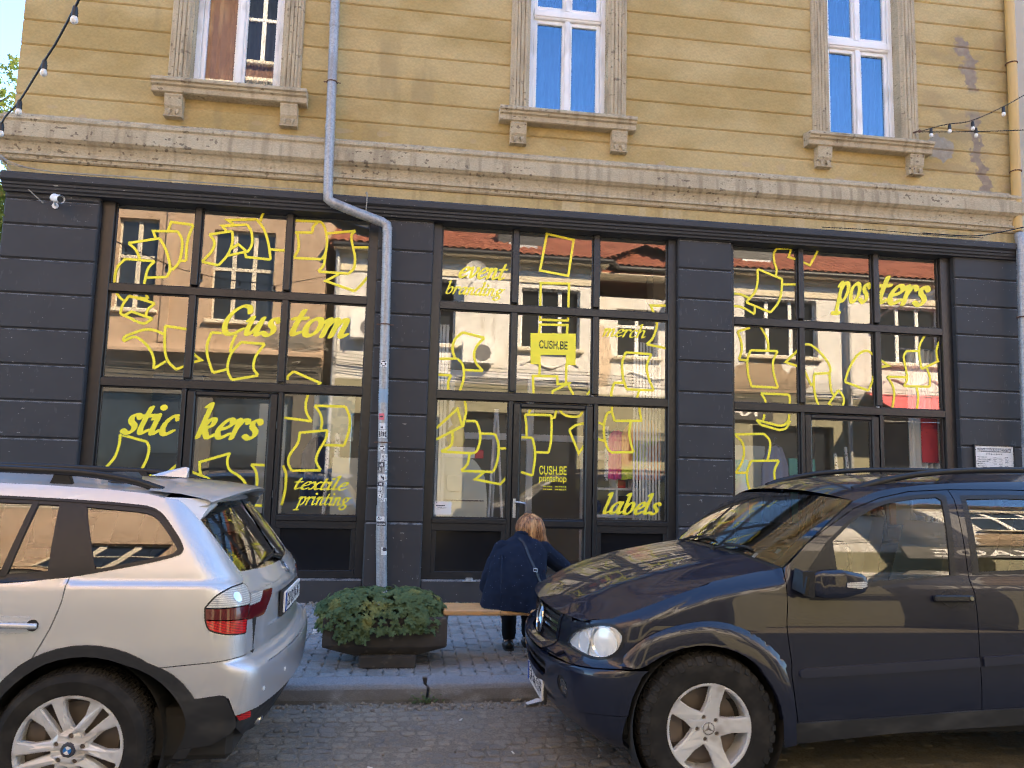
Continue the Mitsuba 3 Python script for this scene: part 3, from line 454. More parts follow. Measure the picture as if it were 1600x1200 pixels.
# printed notice in the corner of the middle window
part(w2, 'paper_notice', cbox(.352, .552, 9.3405, 9.3425, 1.150, 1.305, .0005), 'mat_paper')
part(w2, 'notice_print', cat([prism_y(sbox(.366, 1.252, .475, 1.262), 9.3395, 9.3402)] + [prism_y(sbox(.366, 1.236 - .009 * k, .366 + (.13, .12, .10, .045)[k], 1.2385 - .009 * k), 9.3395, 9.3402) for k in range(4)] + [prism_y(shapely.Point(.376, 1.288).buffer(.008), 9.3395, 9.3402)]), 'mat_ink')
pr('mat_paper', (0.74, 0.73, 0.71), 0.7, 0.2)
pr('mat_ink', (0.06, 0.06, 0.07), 0.7, 0.2)
# ================================================================ ground
def c_dirt(p, n, uv):
    c = mix((0.17, 0.149, 0.118), (0.26, 0.231, 0.187), fbm(p.x * 2.1, p.y * 2.1, 0.0, 4))
    g = noise(p.x * 120, p.y * 120)
    return c * (0.72 + 0.5 * g)
pr('mat_dirt', proc(c_dirt), 0.95, 0.15, bump=lambda p, n, uv: fbm(p.x * 90, p.y * 90, 0.0, 2), bscale=0.006, eps=2e-3)
def c_cobble(p, n, uv):
    r = cell_rand(p.x * 9.1 + 3 * noise(p.y * 2), p.y * 9.1, 3.0)
    c = mix((0.145, 0.137, 0.125), (0.25, 0.23, 0.20), 0.5 * r + 0.5 * fbm(p.x * 3, p.y * 3, 1.0, 3))
    dust = smoothstep(0.46, 0.62, fbm(p.x * 4.2, p.y * 4.2, 7.0, 4))
    c = mix(c, (0.265, 0.237, 0.192), 0.85 * dust)
    return c * (0.80 + 0.4 * noise(p.x * 150, p.y * 150, p.z * 150))
pr('mat_cobble', proc(c_cobble), 0.75, 0.3, bump=lambda p, n, uv: fbm(p.x * 55, p.y * 55, p.z * 20, 3), bscale=0.008, eps=2e-3)
def c_paver(p, n, uv):
    c = mix((0.21, 0.207, 0.203), (0.295, 0.292, 0.288), fbm(p.x * 2.2, p.y * 2.2, 0.0, 4))
    st = smoothstep(0.55, 0.75, fbm(p.x * 5, p.y * 5, 5.0, 4))
    c = mix(c, (0.15, 0.14, 0.125), 0.55 * st)
    return c * (0.84 + 0.32 * noise(p.x * 130, p.y * 130))
pr('mat_paver', proc(c_paver), 0.85, 0.2, bump=lambda p, n, uv: fbm(p.x * 80, p.y * 80, 0.0, 3), bscale=0.003, eps=2e-3)
def c_kerb(p, n, uv):
    s = noise(p.x * 160, p.y * 160, p.z * 160)
    c = mix((0.15, 0.155, 0.165), (0.31, 0.318, 0.33), s * 0.7 + 0.3 * fbm(p.x * 4, p.y * 4, p.z * 4, 3))
    grime = smoothstep(0.30, 0.55, fbm(p.x * 7, p.y * 7, p.z * 12, 3)) * smoothstep(0.5, -0.2, n.z)
    return mix(c, (0.10, 0.085, 0.062), 0.82 * grime)
pr('mat_kerb', proc(c_kerb), 0.8, 0.25, bump=lambda p, n, uv: fbm(p.x * 50, p.y * 50, p.z * 50, 3), bscale=0.006, eps=2e-3)
struct('ground', grid([[(-600, -600, -.06), (600, -600, -.06)], [(-600, 600, -.06), (600, 600, -.06)]]), 'mat_dirt')
KY0, KY1, PZ = 5.80, 5.99, 0.14
# road: packed dirt between low worn cobbles
gx, gy = np.meshgrid(np.linspace(-14, 18, 161), np.linspace(-2.0, KY0 + .1, 60))
struct('road', grid(np.stack([gx, gy, 0.012 * meshkit.fbm(np.stack([gx * 1.5, gy * 1.5, 0 * gx], -1), 3) - .0055], -1)), 'mat_dirt', smooth=True)
def cobble(cx, cy, w, d, h, ang):
    n, ring = 8, []
    th = (np.arange(n) + .5) * 2 * np.pi / n
    e = 0.55
    for s, z in ((1.0, -.03), (1.0, h * .15), (.86, h * .75), (.55, h)):
        c, s2 = np.sign(np.cos(th)) * np.abs(np.cos(th)) ** e, np.sign(np.sin(th)) * np.abs(np.sin(th)) ** e
        ring.append(np.stack([c * w / 2 * s, s2 * d / 2 * s, 0 * th + z], 1) + rng.normal(0, .0025, (n, 3)))
    v = np.vstack(ring + [[[0, 0, h * 1.03]]]); f = []
    for k in range(3):
        for j in range(n):
            a, b = k * n + j, k * n + (j + 1) % n
            f += [[a, b, b + n], [a, b + n, a + n]]
    f += [[3 * n + j, 3 * n + (j + 1) % n, 4 * n] for j in range(n)]
    m = tm(v, f); ca, sa = math.cos(ang), math.sin(ang)
    m.vertices = np.stack([m.vertices[:, 0] * ca - m.vertices[:, 1] * sa + cx, m.vertices[:, 0] * sa + m.vertices[:, 1] * ca + cy, m.vertices[:, 2]], 1)
    return m
cob = []
y = 2.1
while y < KY0 - .06:
    d = rng.uniform(.085, .108); x = -6.2 + rng.uniform(0, .1)
    while x < 7.5:
        w = rng.uniform(.085, .135)
        cy = y + d / 2 + .018 * math.sin(x * 2.1 + y) + rng.normal(0, .004)
        if rng.random() > .03 and cy < KY0 - .09:
            cob.append((x + w / 2, cy, w - .012, d - .012, rng.uniform(-.001, .009), rng.normal(0, .06)))
        x += w
    y += d
def seen(c):   # the open strip between the two cars
    x, y = c[0], c[1]
    return (3.2 < y) and (-0.75 + .25 * (5.8 - y) * -1 < x < 1.05 + .1 * (5.8 - y)) 
near = [c for c in cob if seen(c)]; far = [c for c in cob if not seen(c)]
near.sort(key=lambda c: math.hypot(c[0], c[1])); far += near[300:]; near = near[:300]
for c in near: part('road', 'cobble', cobble(*c), 'mat_cobble', smooth=60)
part('road', 'cobbles', cat([cobble(*c) for c in far]), 'mat_cobble', smooth=60, kind='stuff')
# kerb: long granite stones, one joint cracked open
kx = [-13.0, -9.4, -5.9, -3.1, 0.205, 3.4, 6.6, 9.9, 13.5, 17.0]
kk = None
for a, b in zip(kx[:-1], kx[1:]):
    xs = np.linspace(a + .006, b - .006, 24)
    prof = [(KY0, -.05), (KY0 - .006, .03), (KY0 + .002, .10), (KY0 + .012, .128), (KY0 + .030, PZ), (KY1 - .004, PZ + .003), (KY1, -.05)]
    P = np.array([[(x, yy + (.010 * (meshkit.noise(np.array([x * 5, zz * 9, 1.0])) - .5)), zz + (.007 * (meshkit.noise(np.array([x * 6, yy * 9, 4.0])) - .5))) for yy, zz in prof] for x in xs])
    if abs(b - .205) < .01: P[-1, :, 0] += np.array([0, .002, .012, .01, -.012, -.02, 0]); P[-1, 3:5, 2] -= .012
    if abs(a - .205) < .01: P[0, :, 0] += np.array([0, .022, .026, .012, -.002, .01, 0]); P[0, 3:5, 2] -= .008
    m = grid(P[:, ::-1]); e0 = P[0].mean(0); e1 = P[-1].mean(0); n = len(prof)
    v = np.vstack([m.vertices, e0, e1]); o = (len(xs) - 1) * n
    f = np.vstack([m.faces] + [[[len(v) - 2, j + 1, j]] for j in range(n - 1)] + [[[len(v) - 1, o + j, o + j + 1]] for j in range(n - 1)])
    m = tm(v, f)
    if kk is None: kk = struct('kerb', m, 'mat_kerb', smooth=35)
    else: part(kk, 'kerb_stone', m, 'mat_kerb', smooth=35)
# pavement: sand bed and interlocking pavers with wavy long sides
struct('pavement', cat([cbox(-14, 18, KY1 + .002, 9.6, -.05, PZ - .012, 0), cbox(-14, XL - .02, 9.602, 40, -.05, PZ - .011, 0)]), 'mat_paver_joint')
pr('mat_paver_joint', (0.085, 0.08, 0.07), 0.95, 0.1, bump=lambda p, n, uv: fbm(p.x * 120, p.y * 120, 0.0, 2), bscale=0.004)
PW, PL = 0.118, 0.235
zig = [(-.0, 0), (.016, .25), (-.016, .5), (.016, .75), (0, 1)]
def paver(i, j):
    x0 = i * PW; y0 = KY1 + .012 + (j + .5 * (i % 2)) * PL
    L = [(x0 + dx * .8, y0 + t * PL) for dx, t in zig]; R = [(x0 + PW + dx * .8, y0 + t * PL) for dx, t in zig[::-1]]
    P = Polygon(L + R).buffer(-.0032, join_style='mitre').intersection(sbox(-50, KY1 + .006, 50, 9.185))
    if P.is_empty or P.geom_type != 'Polygon': return None
    o = np.array(P.exterior.coords)[:-1]; q = P.buffer(-.005, join_style='mitre')
    if q.geom_type != 'Polygon' or q.is_empty: return None
    c = np.array(P.centroid.coords[0]); inner = c + (o - c) * (1 - .006 / .06)
    t1, t2, dz = rng.normal(0, .006), rng.normal(0, .006), rng.normal(0, .0012)
    z = lambda a: PZ + dz + t1 * (a[:, 0] - c[0]) + t2 * (a[:, 1] - c[1])
    n = len(o)
    v = np.vstack([np.c_[o, z(o) - .03], np.c_[o, z(o) - .003], np.c_[inner, z(inner)]]); f = []
    for k in range(2):
        for a in range(n):
            b = (a + 1) % n; f += [[k * n + a, k * n + b, (k + 1) * n + b], [k * n + a, (k + 1) * n + b, (k + 1) * n + a]]
    tri = trimesh.creation.triangulate_polygon(Polygon(inner), engine='earcut')
    idx = [int(np.argmin(((inner - w) ** 2).sum(1))) for w in tri[0]]
    f += [[2 * n + idx[k] for k in t] for t in tri[1]]
    m = tm(v, f)
    if m.face_normals[-1][2] < 0: m.faces = m.faces[:, ::-1]
    return m
pav = []
for i in range(-62, 80):
    for j in range(-1, 14):
        m = paver(i, j)
        if m is not None: pav.append((i * PW, KY1 + j * PL, m))
vis = lambda x, y: -1.15 + .06 * (9 - y) < x < 1.45 and y < 8.7
pn = sorted([p for p in pav if vis(p[0], p[1])], key=lambda p: p[1])
for p in pn[:300]: part('pavement', 'paver', p[2], 'mat_paver')
part('pavement', 'pavers', cat([p[2] for p in pn[300:]] + [p[2] for p in pav if not vis(p[0], p[1])]), 'mat_paver', kind='stuff')
# crumbled strip along the foot of the front
def pebbles(n, x0, x1, y0, y1, z, r0, r1, seed):
    r = np.random.default_rng(seed); ms = []
    base = trimesh.creation.icosphere(subdivisions=1)
    for _ in range(n):
        m = base.copy(); m.vertices *= r.uniform(.7, 1.3, (len(m.vertices), 1)) * r.uniform(r0, r1) * r.uniform(.6, 1.3, 3)
        m.apply_translation([r.uniform(x0, x1), r.uniform(y0, y1), z]); ms.append(m)
    return cat(ms)
pr('mat_pebble', proc(lambda p, n, uv: mix((0.16, 0.13, 0.105), (0.36, 0.32, 0.27), noise(p.x * 23, p.y * 23, 1.0))), 0.9, 0.2)
solo('gravel', pebbles(420, -1.6, 1.5, 8.95, 9.17, PZ + .002, .006, .02, 3), 'mat_pebble', 'loose brown gravel and rubble crumbs along the foot of the black plinth', 'gravel', kind='stuff')
solo('grit', cat([pebbles(260, -1.0, 1.2, 5.62, 5.79, .008, .004, .013, 4), pebbles(60, -.9, 1.3, 4.2, 5.6, .012, .003, .008, 5)]), 'mat_pebble', 'pale grit swept against the foot of the kerb', 'grit', kind='stuff')
# ================================================================ downpipes, camera, cables, strings of bulbs, notice board
dp = thing('downpipe', 'grey galvanised downpipe with a sideways bend, plastered with small stickers low down', 'drainpipe')
PR = 0.056
path = [(-1.125, 9.08, 10.5), (-1.11, 9.08, 7.5), (-1.055, 9.075, 4.93), (-1.045, 8.975, 4.80)]
part(dp, 'upper_pipe', tube([(-1.145, 9.08, 10.5), (-1.105, 9.08, 7.40), (-1.062, 8.985, 5.2), (-1.048, 8.965, 4.83)], PR, 20), 'mat_zinc', smooth=40)
part(dp, 'offset_pipe', tube([(-1.048, 8.965, 4.90), (-1.046, 8.965, 4.815), (-.99, 8.97, 4.775), (-.70, 9.0, 4.685), (-.42, 9.06, 4.615), (-.355, 9.07, 4.585), (-.345, 9.07, 4.50)], PR + .003, 20), 'mat_zinc', smooth=50)
part(dp, 'lower_pipe', tube([(-.345, 9.07, 4.56), (-.30, 9.07, 2.4), (-.262, 9.07, 1.2)], PR, 20), 'mat_zinc', smooth=40)
part(dp, 'foot_pipe', tube([(-.266, 9.07, 1.26), (-.255, 9.07, .9), (-.215, 9.07, .14)], PR + .006, 20), 'mat_zinc', smooth=40)
for x, yy, z in ((-1.083, 9.035, 6.30), (-1.128, 9.08, 8.3), (-.320, 9.07, 3.37), (-.287, 9.07, 1.98)):
    part(dp, 'bracket', cat([tube([(x + (PR + .006) * math.cos(a), yy + (PR + .006) * math.sin(a), z) for a in np.linspace(0, 2 * np.pi, 25)], .007, 6), cbox(x - .10, x - .055, yy - .006, yy + .004, z - .006, z + .006, .002), cbox(x + .055, x + .10, yy - .006, yy + .004, z - .006, z + .006, .002), cyl((x, yy + PR, z), (x, 9.21, z), .007, 6)]), 'mat_rust')
for x, z in ((-1.098, 7.05), (-1.075, 5.72)):
    part(dp, 'collar', tube([(x, 9.06 if z > 7 else 9.01, z - .03), (x, 9.06 if z > 7 else 9.01, z + .03)], PR + .005, 20), 'mat_zinc', smooth=40)
def pipe_x(z): return np.interp(z, [.14, .9, 1.26, 2.4, 4.56], [-.215, -.255, -.264, -.30, -.345])
def sticker(z, h, th0, th1, mat, mark=None, r=None):
    r = (PR + .0075 if z < 1.25 else PR + .0015) if r is None else r
    a = np.radians(np.linspace(th0, th1, 9)); zz = np.array([z, z + h])
    m = grid(np.array([[(pipe_x(q) + r * math.cos(t), 9.07 + r * math.sin(t), q) for t in a] for q in zz]))
    k = part(dp, 'sticker', m, mat, smooth=True)
    if mark:
        n = cat([grid(np.array([[(pipe_x(q) + (r + .0009) * math.cos(t), 9.07 + (r + .0009) * math.sin(t), q) for t in np.radians(np.linspace(th0 + (th1 - th0) * u0, th0 + (th1 - th0) * u1, 5))] for q in (z + h * v0, z + h * v1)])) for u0, u1, v0, v1 in mark])
        part(k, 'print', n, 'mat_ink' if mat != 'mat_ink' else 'mat_paper', smooth=True)
pr('mat_sticker_red', (0.62, 0.13, 0.17), 0.5); pr('mat_sticker_blue', (0.25, 0.35, 0.45), 0.5)
sk = np.random.default_rng(12)
face = [(.2, .8, .75, .95), (.1, .3, .3, .6), (.7, .9, .3, .6), (.3, .7, .05, .2)]
sticker(2.86, .075, 225, 300, 'mat_paper', face); sticker(2.24, .075, 215, 285, 'mat_sticker_red', [(.2, .8, .4, .6)])
sticker(2.03, .09, 215, 320, 'mat_paper', [(.05, .2, .1, .9), (.28, .42, .1, .9), (.5, .72, .2, .8), (.8, .95, .1, .9)])
sticker(2.13, .07, 230, 300, 'mat_paper', [(.2, .6, .2, .5)]); sticker(2.44, .16, 200, 330, 'mat_sticker_blue'); sticker(1.88, .06, 220, 300, 'mat_paper', face)
z = 1.30
while z < 1.86:
    h = sk.uniform(.03, .075); a = sk.uniform(195, 260); b = a + sk.uniform(40, 95)
    sticker(z, h, a, min(b, 345), ['mat_paper', 'mat_white_plastic', 'mat_paper', 'mat_ink', 'mat_paper'][sk.integers(5)], [(u, u + .18, v, v + .3) for u, v in sk.uniform(.05, .65, (4, 2))])
    if sk.random() < .6: sticker(z + .01, h * .8, 300, 345, 'mat_paper', [(.2, .5, .2, .6)], r=PR + .0024)
    z += h + sk.uniform(-.005, .02)
sticker(1.03, .045, 210, 320, 'mat_ink', [(.1, .9, .3, .5)]); sticker(1.085, .05, 200, 300, 'mat_paper', [(.2, .7, .3, .5), (.3, .5, .6, .9)]); sticker(.70, .09, 270, 345, 'mat_paper', [(.2, .9, .5, .95)])

yp = thing('yellow_downpipe', 'yellow painted downpipe at the right end of the upper wall', 'drainpipe')
part(yp, 'pipe', tube([(8.09, 9.12, 5.10), (8.13, 9.12, 7.0), (8.165, 9.12, 10.5)], .062, 20), 'mat_yellow_pipe', smooth=40)
for z in (5.95, 7.52): part(yp, 'bracket', tube([(np.interp(z, [5.1, 7], [8.09, 8.13]) + .07 * math.cos(a), 9.12 + .07 * math.sin(a), z) for a in np.linspace(0, 6.283, 21)], .008, 6), 'mat_rust')
lp = thing('grey_downpipe', 'grey downpipe at the right edge of the black shopfront below the yellow one', 'drainpipe')
part(lp, 'pipe', tube([(8.09, 9.10, 5.06), (8.07, 9.05, 4.9), (8.02, 9.05, 3.0), (7.97, 9.05, .14)], .058, 18), 'mat_zinc', smooth=40)
part(lp, 'bracket', tube([(8.035 + .066 * math.cos(a), 9.05 + .066 * math.sin(a), 3.9) for a in np.linspace(0, 6.283, 21)], .008, 6), 'mat_rust')

sc = thing('security_camera', 'white bullet security camera on the black pier at the left end', 'camera')
d = np.array([.75, -.55, -.30]); d /= np.linalg.norm(d); c0 = np.array([-4.10, 9.06, 4.635])
part(sc, 'housing', tube([c0 - d * .01, c0, c0 + d * .13], [.02, .040, .042], 16), 'mat_white_plastic', smooth=40)
part(sc, 'sunshield', tube([c0 + d * .02 + [0, 0, .008], c0 + d * .165 + [0, 0, .010]], [.043, .046], 16, cap=False), 'mat_white_plastic', smooth=40)
part(sc, 'lens', cyl(c0 + d * .131, c0 + d * .137, .038, 16), 'mat_black_plastic')
part(sc, 'arm', cat([tube([c0 - d * .01, (-4.11, 9.13, 4.60), (-4.13, 9.20, 4.585)], .013, 8), cyl((-4.13, 9.185, 4.585), (-4.13, 9.2, 4.585), .035, 14)]), 'mat_white_plastic')
def sag(a, b, s, n=14):
    a, b = np.array(a, float), np.array(b, float); t = np.linspace(0, 1, n)[:, None]
    p = a + (b - a) * t; p[:, 2] -= 4 * s * (t * (1 - t))[:, 0]; return p
solo('camera_cable', tube(sag((-4.73, 9.08, 5.08), (-4.25, 9.17, 4.60), .02), .007, 6), 'mat_grey_cable', 'pale cable running down from the corner to the security camera', 'cable')
solo('wall_cable', cat([tube(smooth_path([(-4.74, 9.10, 5.12), (-4.55, 9.03, 5.0), (-4.2, 9.03, 4.935), (-3.5, 9.03, 4.932), (-1.2, 9.035, 4.930)], 6), .006, 6), tube(smooth_path([(-4.74, 9.12, 5.10), (-4.5, 9.04, 4.97), (-3.9, 9.035, 4.925), (-3.2, 9.03, 4.938)], 6), .006, 6)]), 'mat_grey_cable', 'pair of pale cables lying on the top of the black moulding at the left', 'cable')
solo('looped_cable', tube(smooth_path([(-.62, 9.04, 4.945), (-.60, 8.99, 4.93), (-.60, 9.0, 4.80), (-.605, 9.06, 4.66), (-.56, 9.12, 4.62)], 6), .007, 6), 'mat_grey_cable', 'short pale cable hanging over the moulding beside the downpipe bend', 'cable')
solo('right_cable', cat([tube(smooth_path([(6.6, 9.0, 4.94), (7.3, 9.0, 4.95), (7.7, 8.98, 5.02), (8.2, 8.9, 5.14), (9.5, 8.6, 5.4)], 6), .008, 6), tube(smooth_path([(5.2, 9.035, 4.935), (6.0, 9.03, 4.945), (6.9, 9.03, 4.932), (7.5, 9.03, 4.945)], 6), .005, 6)]), 'mat_cable', 'dark cable leaving the moulding at the right end', 'cable')
def string_light(name, label, pts, bulbs, r=.006, extra=()):
    k = thing(name, label, 'string lights')
    P = smooth_path(pts, 8)
    part(k, 'cord', cat([tube(P, r, 6)] + [tube(e, r, 6) for e in extra]), 'mat_cable')
    for b in bulbs:
        b = np.array(b, float)
        part(k, 'socket', tube([b, b + [0, 0, -.025], b + [0, 0, -.075]], [.014, .019, .021], 12), 'mat_black_plastic', smooth=30)
        part(k, 'bulb', lathe([(0, -.128), (.012, -.126), (.021, -.117), (.025, -.104), (.024, -.092), (.018, -.0755)], 14, 'z', b), 'mat_bulb', smooth=True)
    return k
_p = [(-2.05, 4.9, 4.95), (-2.297, 5.2, 4.779 + .03), (-2.376, 5.3, 4.765), (-2.662, 5.7, 4.707), (-2.823, 5.9, 4.663), (-3.269, 6.5, 4.601), (-3.647, 7.0, 4.607), (-4.3, 8.2, 4.75), (-4.72, 9.05, 5.06)]
string_light('string_lights', 'festoon cord with round white bulbs running down to the left corner of the front', [(-1.2, 3.2, 5.6), (-1.7, 4.3, 5.2)] + _p, [(-2.376, 5.3, 4.765), (-2.823, 5.9, 4.663), (-3.269, 6.5, 4.601), (-3.647, 7.0, 4.607), (-4.0, 7.65, 4.66)], r=.008)
bk = (6.63, 9.05, 6.36)
string_light('string_lights', 'festoon cord with small white bulbs tied to the rusty bracket at the right', [bk, (6.92, 8.9, 6.42), (7.22, 8.82, 6.46), (7.65, 8.7, 6.66), (8.12, 8.5, 6.93), (10.5, 7.0, 8.2)], [(6.76, 8.98, 6.39), (6.97, 8.9, 6.43), (7.27, 8.85, 6.47), (7.33, 8.87, 6.39), (7.62, 8.72, 6.64)], r=.006, extra=[sag(bk, (9.8, 8.2, 6.46), .06)])
wb = thing('wall_bracket', 'rusty iron bracket on the yellow wall beside the right window that holds the bulb cord', 'bracket')
part(wb, 'plate', cbox(6.605, 6.65, 9.17, 9.198, 6.27, 6.46, .004), 'mat_rust')
part(wb, 'arm', cat([cyl((6.628, 9.18, 6.40), (6.63, 9.03, 6.365), .012, 8), tube([(6.63 + .02 * math.cos(a), 9.03, 6.36 + .02 * math.sin(a)) for a in np.linspace(0, 6.283, 13)], .005, 6)]), 'mat_rust')
nb = thing('notice_board', 'framed white price list on the black pier at the right end', 'sign')
part(nb, 'frame', cat([cbox(7.345, 7.365, 9.165, 9.199, 1.62, 2.20, .004), cbox(7.915, 7.935, 9.165, 9.199, 1.62, 2.20, .004), cbox(7.3655, 7.9145, 9.165, 9.199, 2.18, 2.20, .004), cbox(7.3655, 7.9145, 9.165, 9.199, 1.62, 1.64, .004)]), 'mat_black_plastic')
part(nb, 'sheet', cbox(7.366, 7.914, 9.178, 9.188, 1.641, 2.179, .001), 'mat_paper')
part(nb, 'heading', cbox(7.40, 7.88, 9.176, 9.1775, 2.10, 2.152, .0005), 'mat_grey_print')
part(nb, 'heading_letters', upright(sans('ДОМИНА КРАСОТА', 7.408, 7.872, 2.11, .033, True), 9.1755), 'mat_paper')
part(nb, 'subheading', cat([prism_y(sbox(7.52 + .036 * k, 2.066, 7.538 + .036 * k, 2.084), 9.1765, 9.1775) for k in range(7)]), 'mat_grey_print')
rows = []
for r in range(12):
    zz = 2.03 - .029 * r
    rows.append(sbox(7.39, zz, 7.39 + (.14, .20, .17, .11)[r % 4], zz + .008)); rows += [sbox(c, zz, c + .05, zz + .008) for c in (7.62, 7.70, 7.79) if (r * 7 + int(c * 100)) % 5]
    rows.append(sbox(7.385, zz - .011, 7.895, zz - .0095))
part(nb, 'print', prism_y(unary_union(rows), 9.1765, 9.1775), 'mat_grey_print')
part(nb, 'red_print', prism_y(sbox(7.39, 1.665, 7.54, 1.69), 9.1765, 9.1775), 'mat_sticker_red')
pr('mat_grey_print', (0.13, 0.13, 0.14), 0.7)

# ---------------------------------------------------------------- planter, its plant, the bench
def c_conc(p, n, uv):
    c = mix((0.040, 0.037, 0.034), (0.085, 0.078, 0.07), fbm(p.x * 7, p.y * 7, p.z * 7, 4))
    return mix(c, (0.14, 0.125, 0.10), 0.6 * smoothstep(0.6, 0.75, fbm(p.x * 16, p.y * 16, p.z * 16, 3)))
pr('mat_planter', proc(c_conc), 0.85, 0.25, bump=lambda p, n, uv: fbm(p.x * 60, p.y * 60, p.z * 60, 3), bscale=0.008, eps=2e-3)
pk = thing('concrete_planter', 'dark weathered concrete planter with tapering underside on a block foot', 'planter')
def planter_body(cx):
    R = []
    for z, hx, hy in ((.222, .235, .20), (.30, .475, .27), (.315, .478, .275), (.515, .478, .275), (.525, .47, .268), (.525, .43, .228), (.42, .425, .225)):
        R.append([(cx + sx * hx, 6.49 + sy * hy, z) for sx, sy in ((-1, -1), (1, -1), (1, 1), (-1, 1), (-1, -1))])
    m = grid(R); b = grid([[R[0][0], R[0][3]], [R[0][1], R[0][2]]]); t = grid([[R[-1][0], R[-1][3]], [R[-1][1], R[-1][2]]])
    return cat([m, b, t])
CX = -.11
part(pk, 'trough', planter_body(CX), 'mat_planter'); part(pk, 'foot', cbox(CX - .195, CX + .245, 6.222, 6.74, PZ - .004, .235, .012), 'mat_planter')
part(pk, 'soil', cbox(CX - .424, CX + .424, 6.266, 6.714, .41, .455, .01), 'mat_dirt')
pk2 = thing('concrete_planter', 'second dark concrete planter at the far end of the bench behind the navy car', 'planter')
part(pk2, 'trough', planter_body(2.75), 'mat_planter'); part(pk2, 'foot', cbox(2.53, 2.97, 6.222, 6.74, PZ - .004, .235, .012), 'mat_planter'); part(pk2, 'soil', cbox(2.33, 3.17, 6.266, 6.714, .41, .455, .01), 'mat_dirt')
for nm, (a, b, c) in {'mat_leaf': ((0.085, 0.128, 0.062), (0.145, 0.20, 0.095), (0.24, 0.25, 0.09)), 'mat_leaf_tree': ((0.07, 0.11, 0.02), (0.16, 0.20, 0.05), (0.28, 0.27, 0.09))}.items():
    def cf(p, n, uv, a=a, b=b, c=c): return mix(mix(a, b, noise(p.x * 19, p.y * 19, p.z * 19)), c, smoothstep(0.62, 0.8, noise(p.x * 8, p.y * 8, p.z * 8 + 5)))
    scene[nm] = {'type': 'principledthin', 'base_color': proc(cf), 'roughness': 0.55, 'diff_trans': 0.5, 'spec_trans': 0.0}
def leaf(r):
    """five-lobed leaf in the xy plane, stalk end at the origin, cupped"""
    pts = []
    for k in range(5):
        a = math.radians(-112 + 56 * k) + math.pi / 2
        R = r * (1.0, 1.12, 1.2, 1.12, 1.0)[k]
        for da, s in ((-.36, .78), (-.17, .97), (.0, .90), (.17, .97), (.36, .78)): pts.append((R * s * math.cos(a + da), R * s * math.sin(a + da)))
        if k < 4: pts.append((r * .62 * math.cos(a + .489), r * .62 * math.sin(a + .489)))
    p = np.array([(0, 0)] + pts); z = .30 * (p ** 2).sum(1) / r
    n = len(pts); f = [[0, i, i + 1] for i in range(1, n)] + [[0, n, 1]]
    f = f[:-1]
    return tm(np.c_[p[:, 0], p[:, 1], -z], f)
lr = np.random.default_rng(21)
def place_leaf(pos, nrm, r):
    m = leaf(r); n = nrm / np.linalg.norm(nrm)
    a = np.cross(n, [0, 0, 1.0]) + 1e-6; a /= np.linalg.norm(a); b = np.cross(n, a)
    t = lr.uniform(0, 2 * np.pi) if lr.random() < .25 else math.pi + lr.normal(0, .8)
    a, b = a * math.cos(t) + b * math.sin(t), -a * math.sin(t) + b * math.cos(t)
    m.vertices = m.vertices @ np.array([a, b, n]) + pos
    return m
def mound(cx, nleaf, top, spill):
    P = []
    for _ in range(nleaf):
        u, ph = lr.random(), lr.uniform(0, 2 * np.pi)
        el = math.asin(lr.uniform(-.30, 1)); cxy = math.cos(el)
        d = np.array([cxy * math.cos(ph), cxy * math.sin(ph), math.sin(el)])
        lump = 1 + .10 * (meshkit.noise(d * 3.1 + 4 + cx) - .5) + .06 * (meshkit.noise(d * 8 + 1) - .5)
        sh = lr.uniform(.90, 1.02) * lump
        rx, ry = .52, .34
        rz = (top - .46) if d[2] > 0 else spill
        e = .72
        q = np.sign(d) * np.abs(d) ** e
        pos = np.array([cx, 6.47, .46]) + q * sh * np.array([rx, ry, rz])
        if d[2] < 0 and meshkit.noise(np.array([pos[0] * 6, 2.0, cx])) < .40 + .0 * d[2]: pos[2] = .46 - .35 * (.46 - pos[2])
        nrm = np.array([d[0] * .8, d[1] * 1.0 - .25, abs(d[2]) * .7 + .55]) + lr.normal(0, .28, 3)
        P.append((pos, nrm, lr.uniform(.026, .043)))
    return P
pl = thing('leafy_plant', 'bushy green plant with lobed leaves spilling over the concrete planter', 'plant')
LV = mound(CX - .035, 1500, .715, .235)
LV.sort(key=lambda q: q[0][1] - .6 * q[0][2])
for q in LV[:300]: part(pl, 'leaf', place_leaf(*q), 'mat_leaf')
part(pl, 'leaves', cat([place_leaf(*q) for q in LV[300:]]), 'mat_leaf', kind='stuff')
st = [tube(smooth_path([(CX + lr.uniform(-.3, .3), 6.49 + lr.uniform(-.15, .15), .45), q[0] * .5 + np.array([CX, 6.49, .50]) * .5, q[0]], 4), .0025, 5) for q in LV[::9]]
part(pl, 'stem', cat(st + [hull(np.array([CX, 6.48, .47]) + lr.normal(0, 1, (60, 3)) * [.13, .075, .05])]), 'mat_stem')
pr('mat_stem', (0.035, 0.045, 0.018), 0.8)
fl = thing('flower', 'small pale daisy-like flower hanging out at the left end of the plant', 'flower')
part(fl, 'petals', cat([place_leaf(np.array([-.665, 6.30, .405]), np.array([-.5, -1, .3]), .022)]), 'mat_paper')
part(fl, 'stalk', tube([(-.60, 6.36, .44), (-.64, 6.32, .43), (-.665, 6.302, .405)], .002, 5), 'mat_stem')
def c_wood(p, n, uv):
    g = fbm(p.x * 2.2, p.y * 60, p.z * 60, 3)
    return mix((0.42, 0.215, 0.075), (0.60, 0.36, 0.155), g) * (0.85 + 0.3 * noise(p.x * 9, p.y * 160, p.z * 160))
pr('mat_wood', proc(c_wood), 0.4, 0.45, clearcoat=0.35, clearcoat_gloss=0.8)
bn = thing('bench', 'varnished wooden slat bench running from the planter behind the navy car', 'bench')
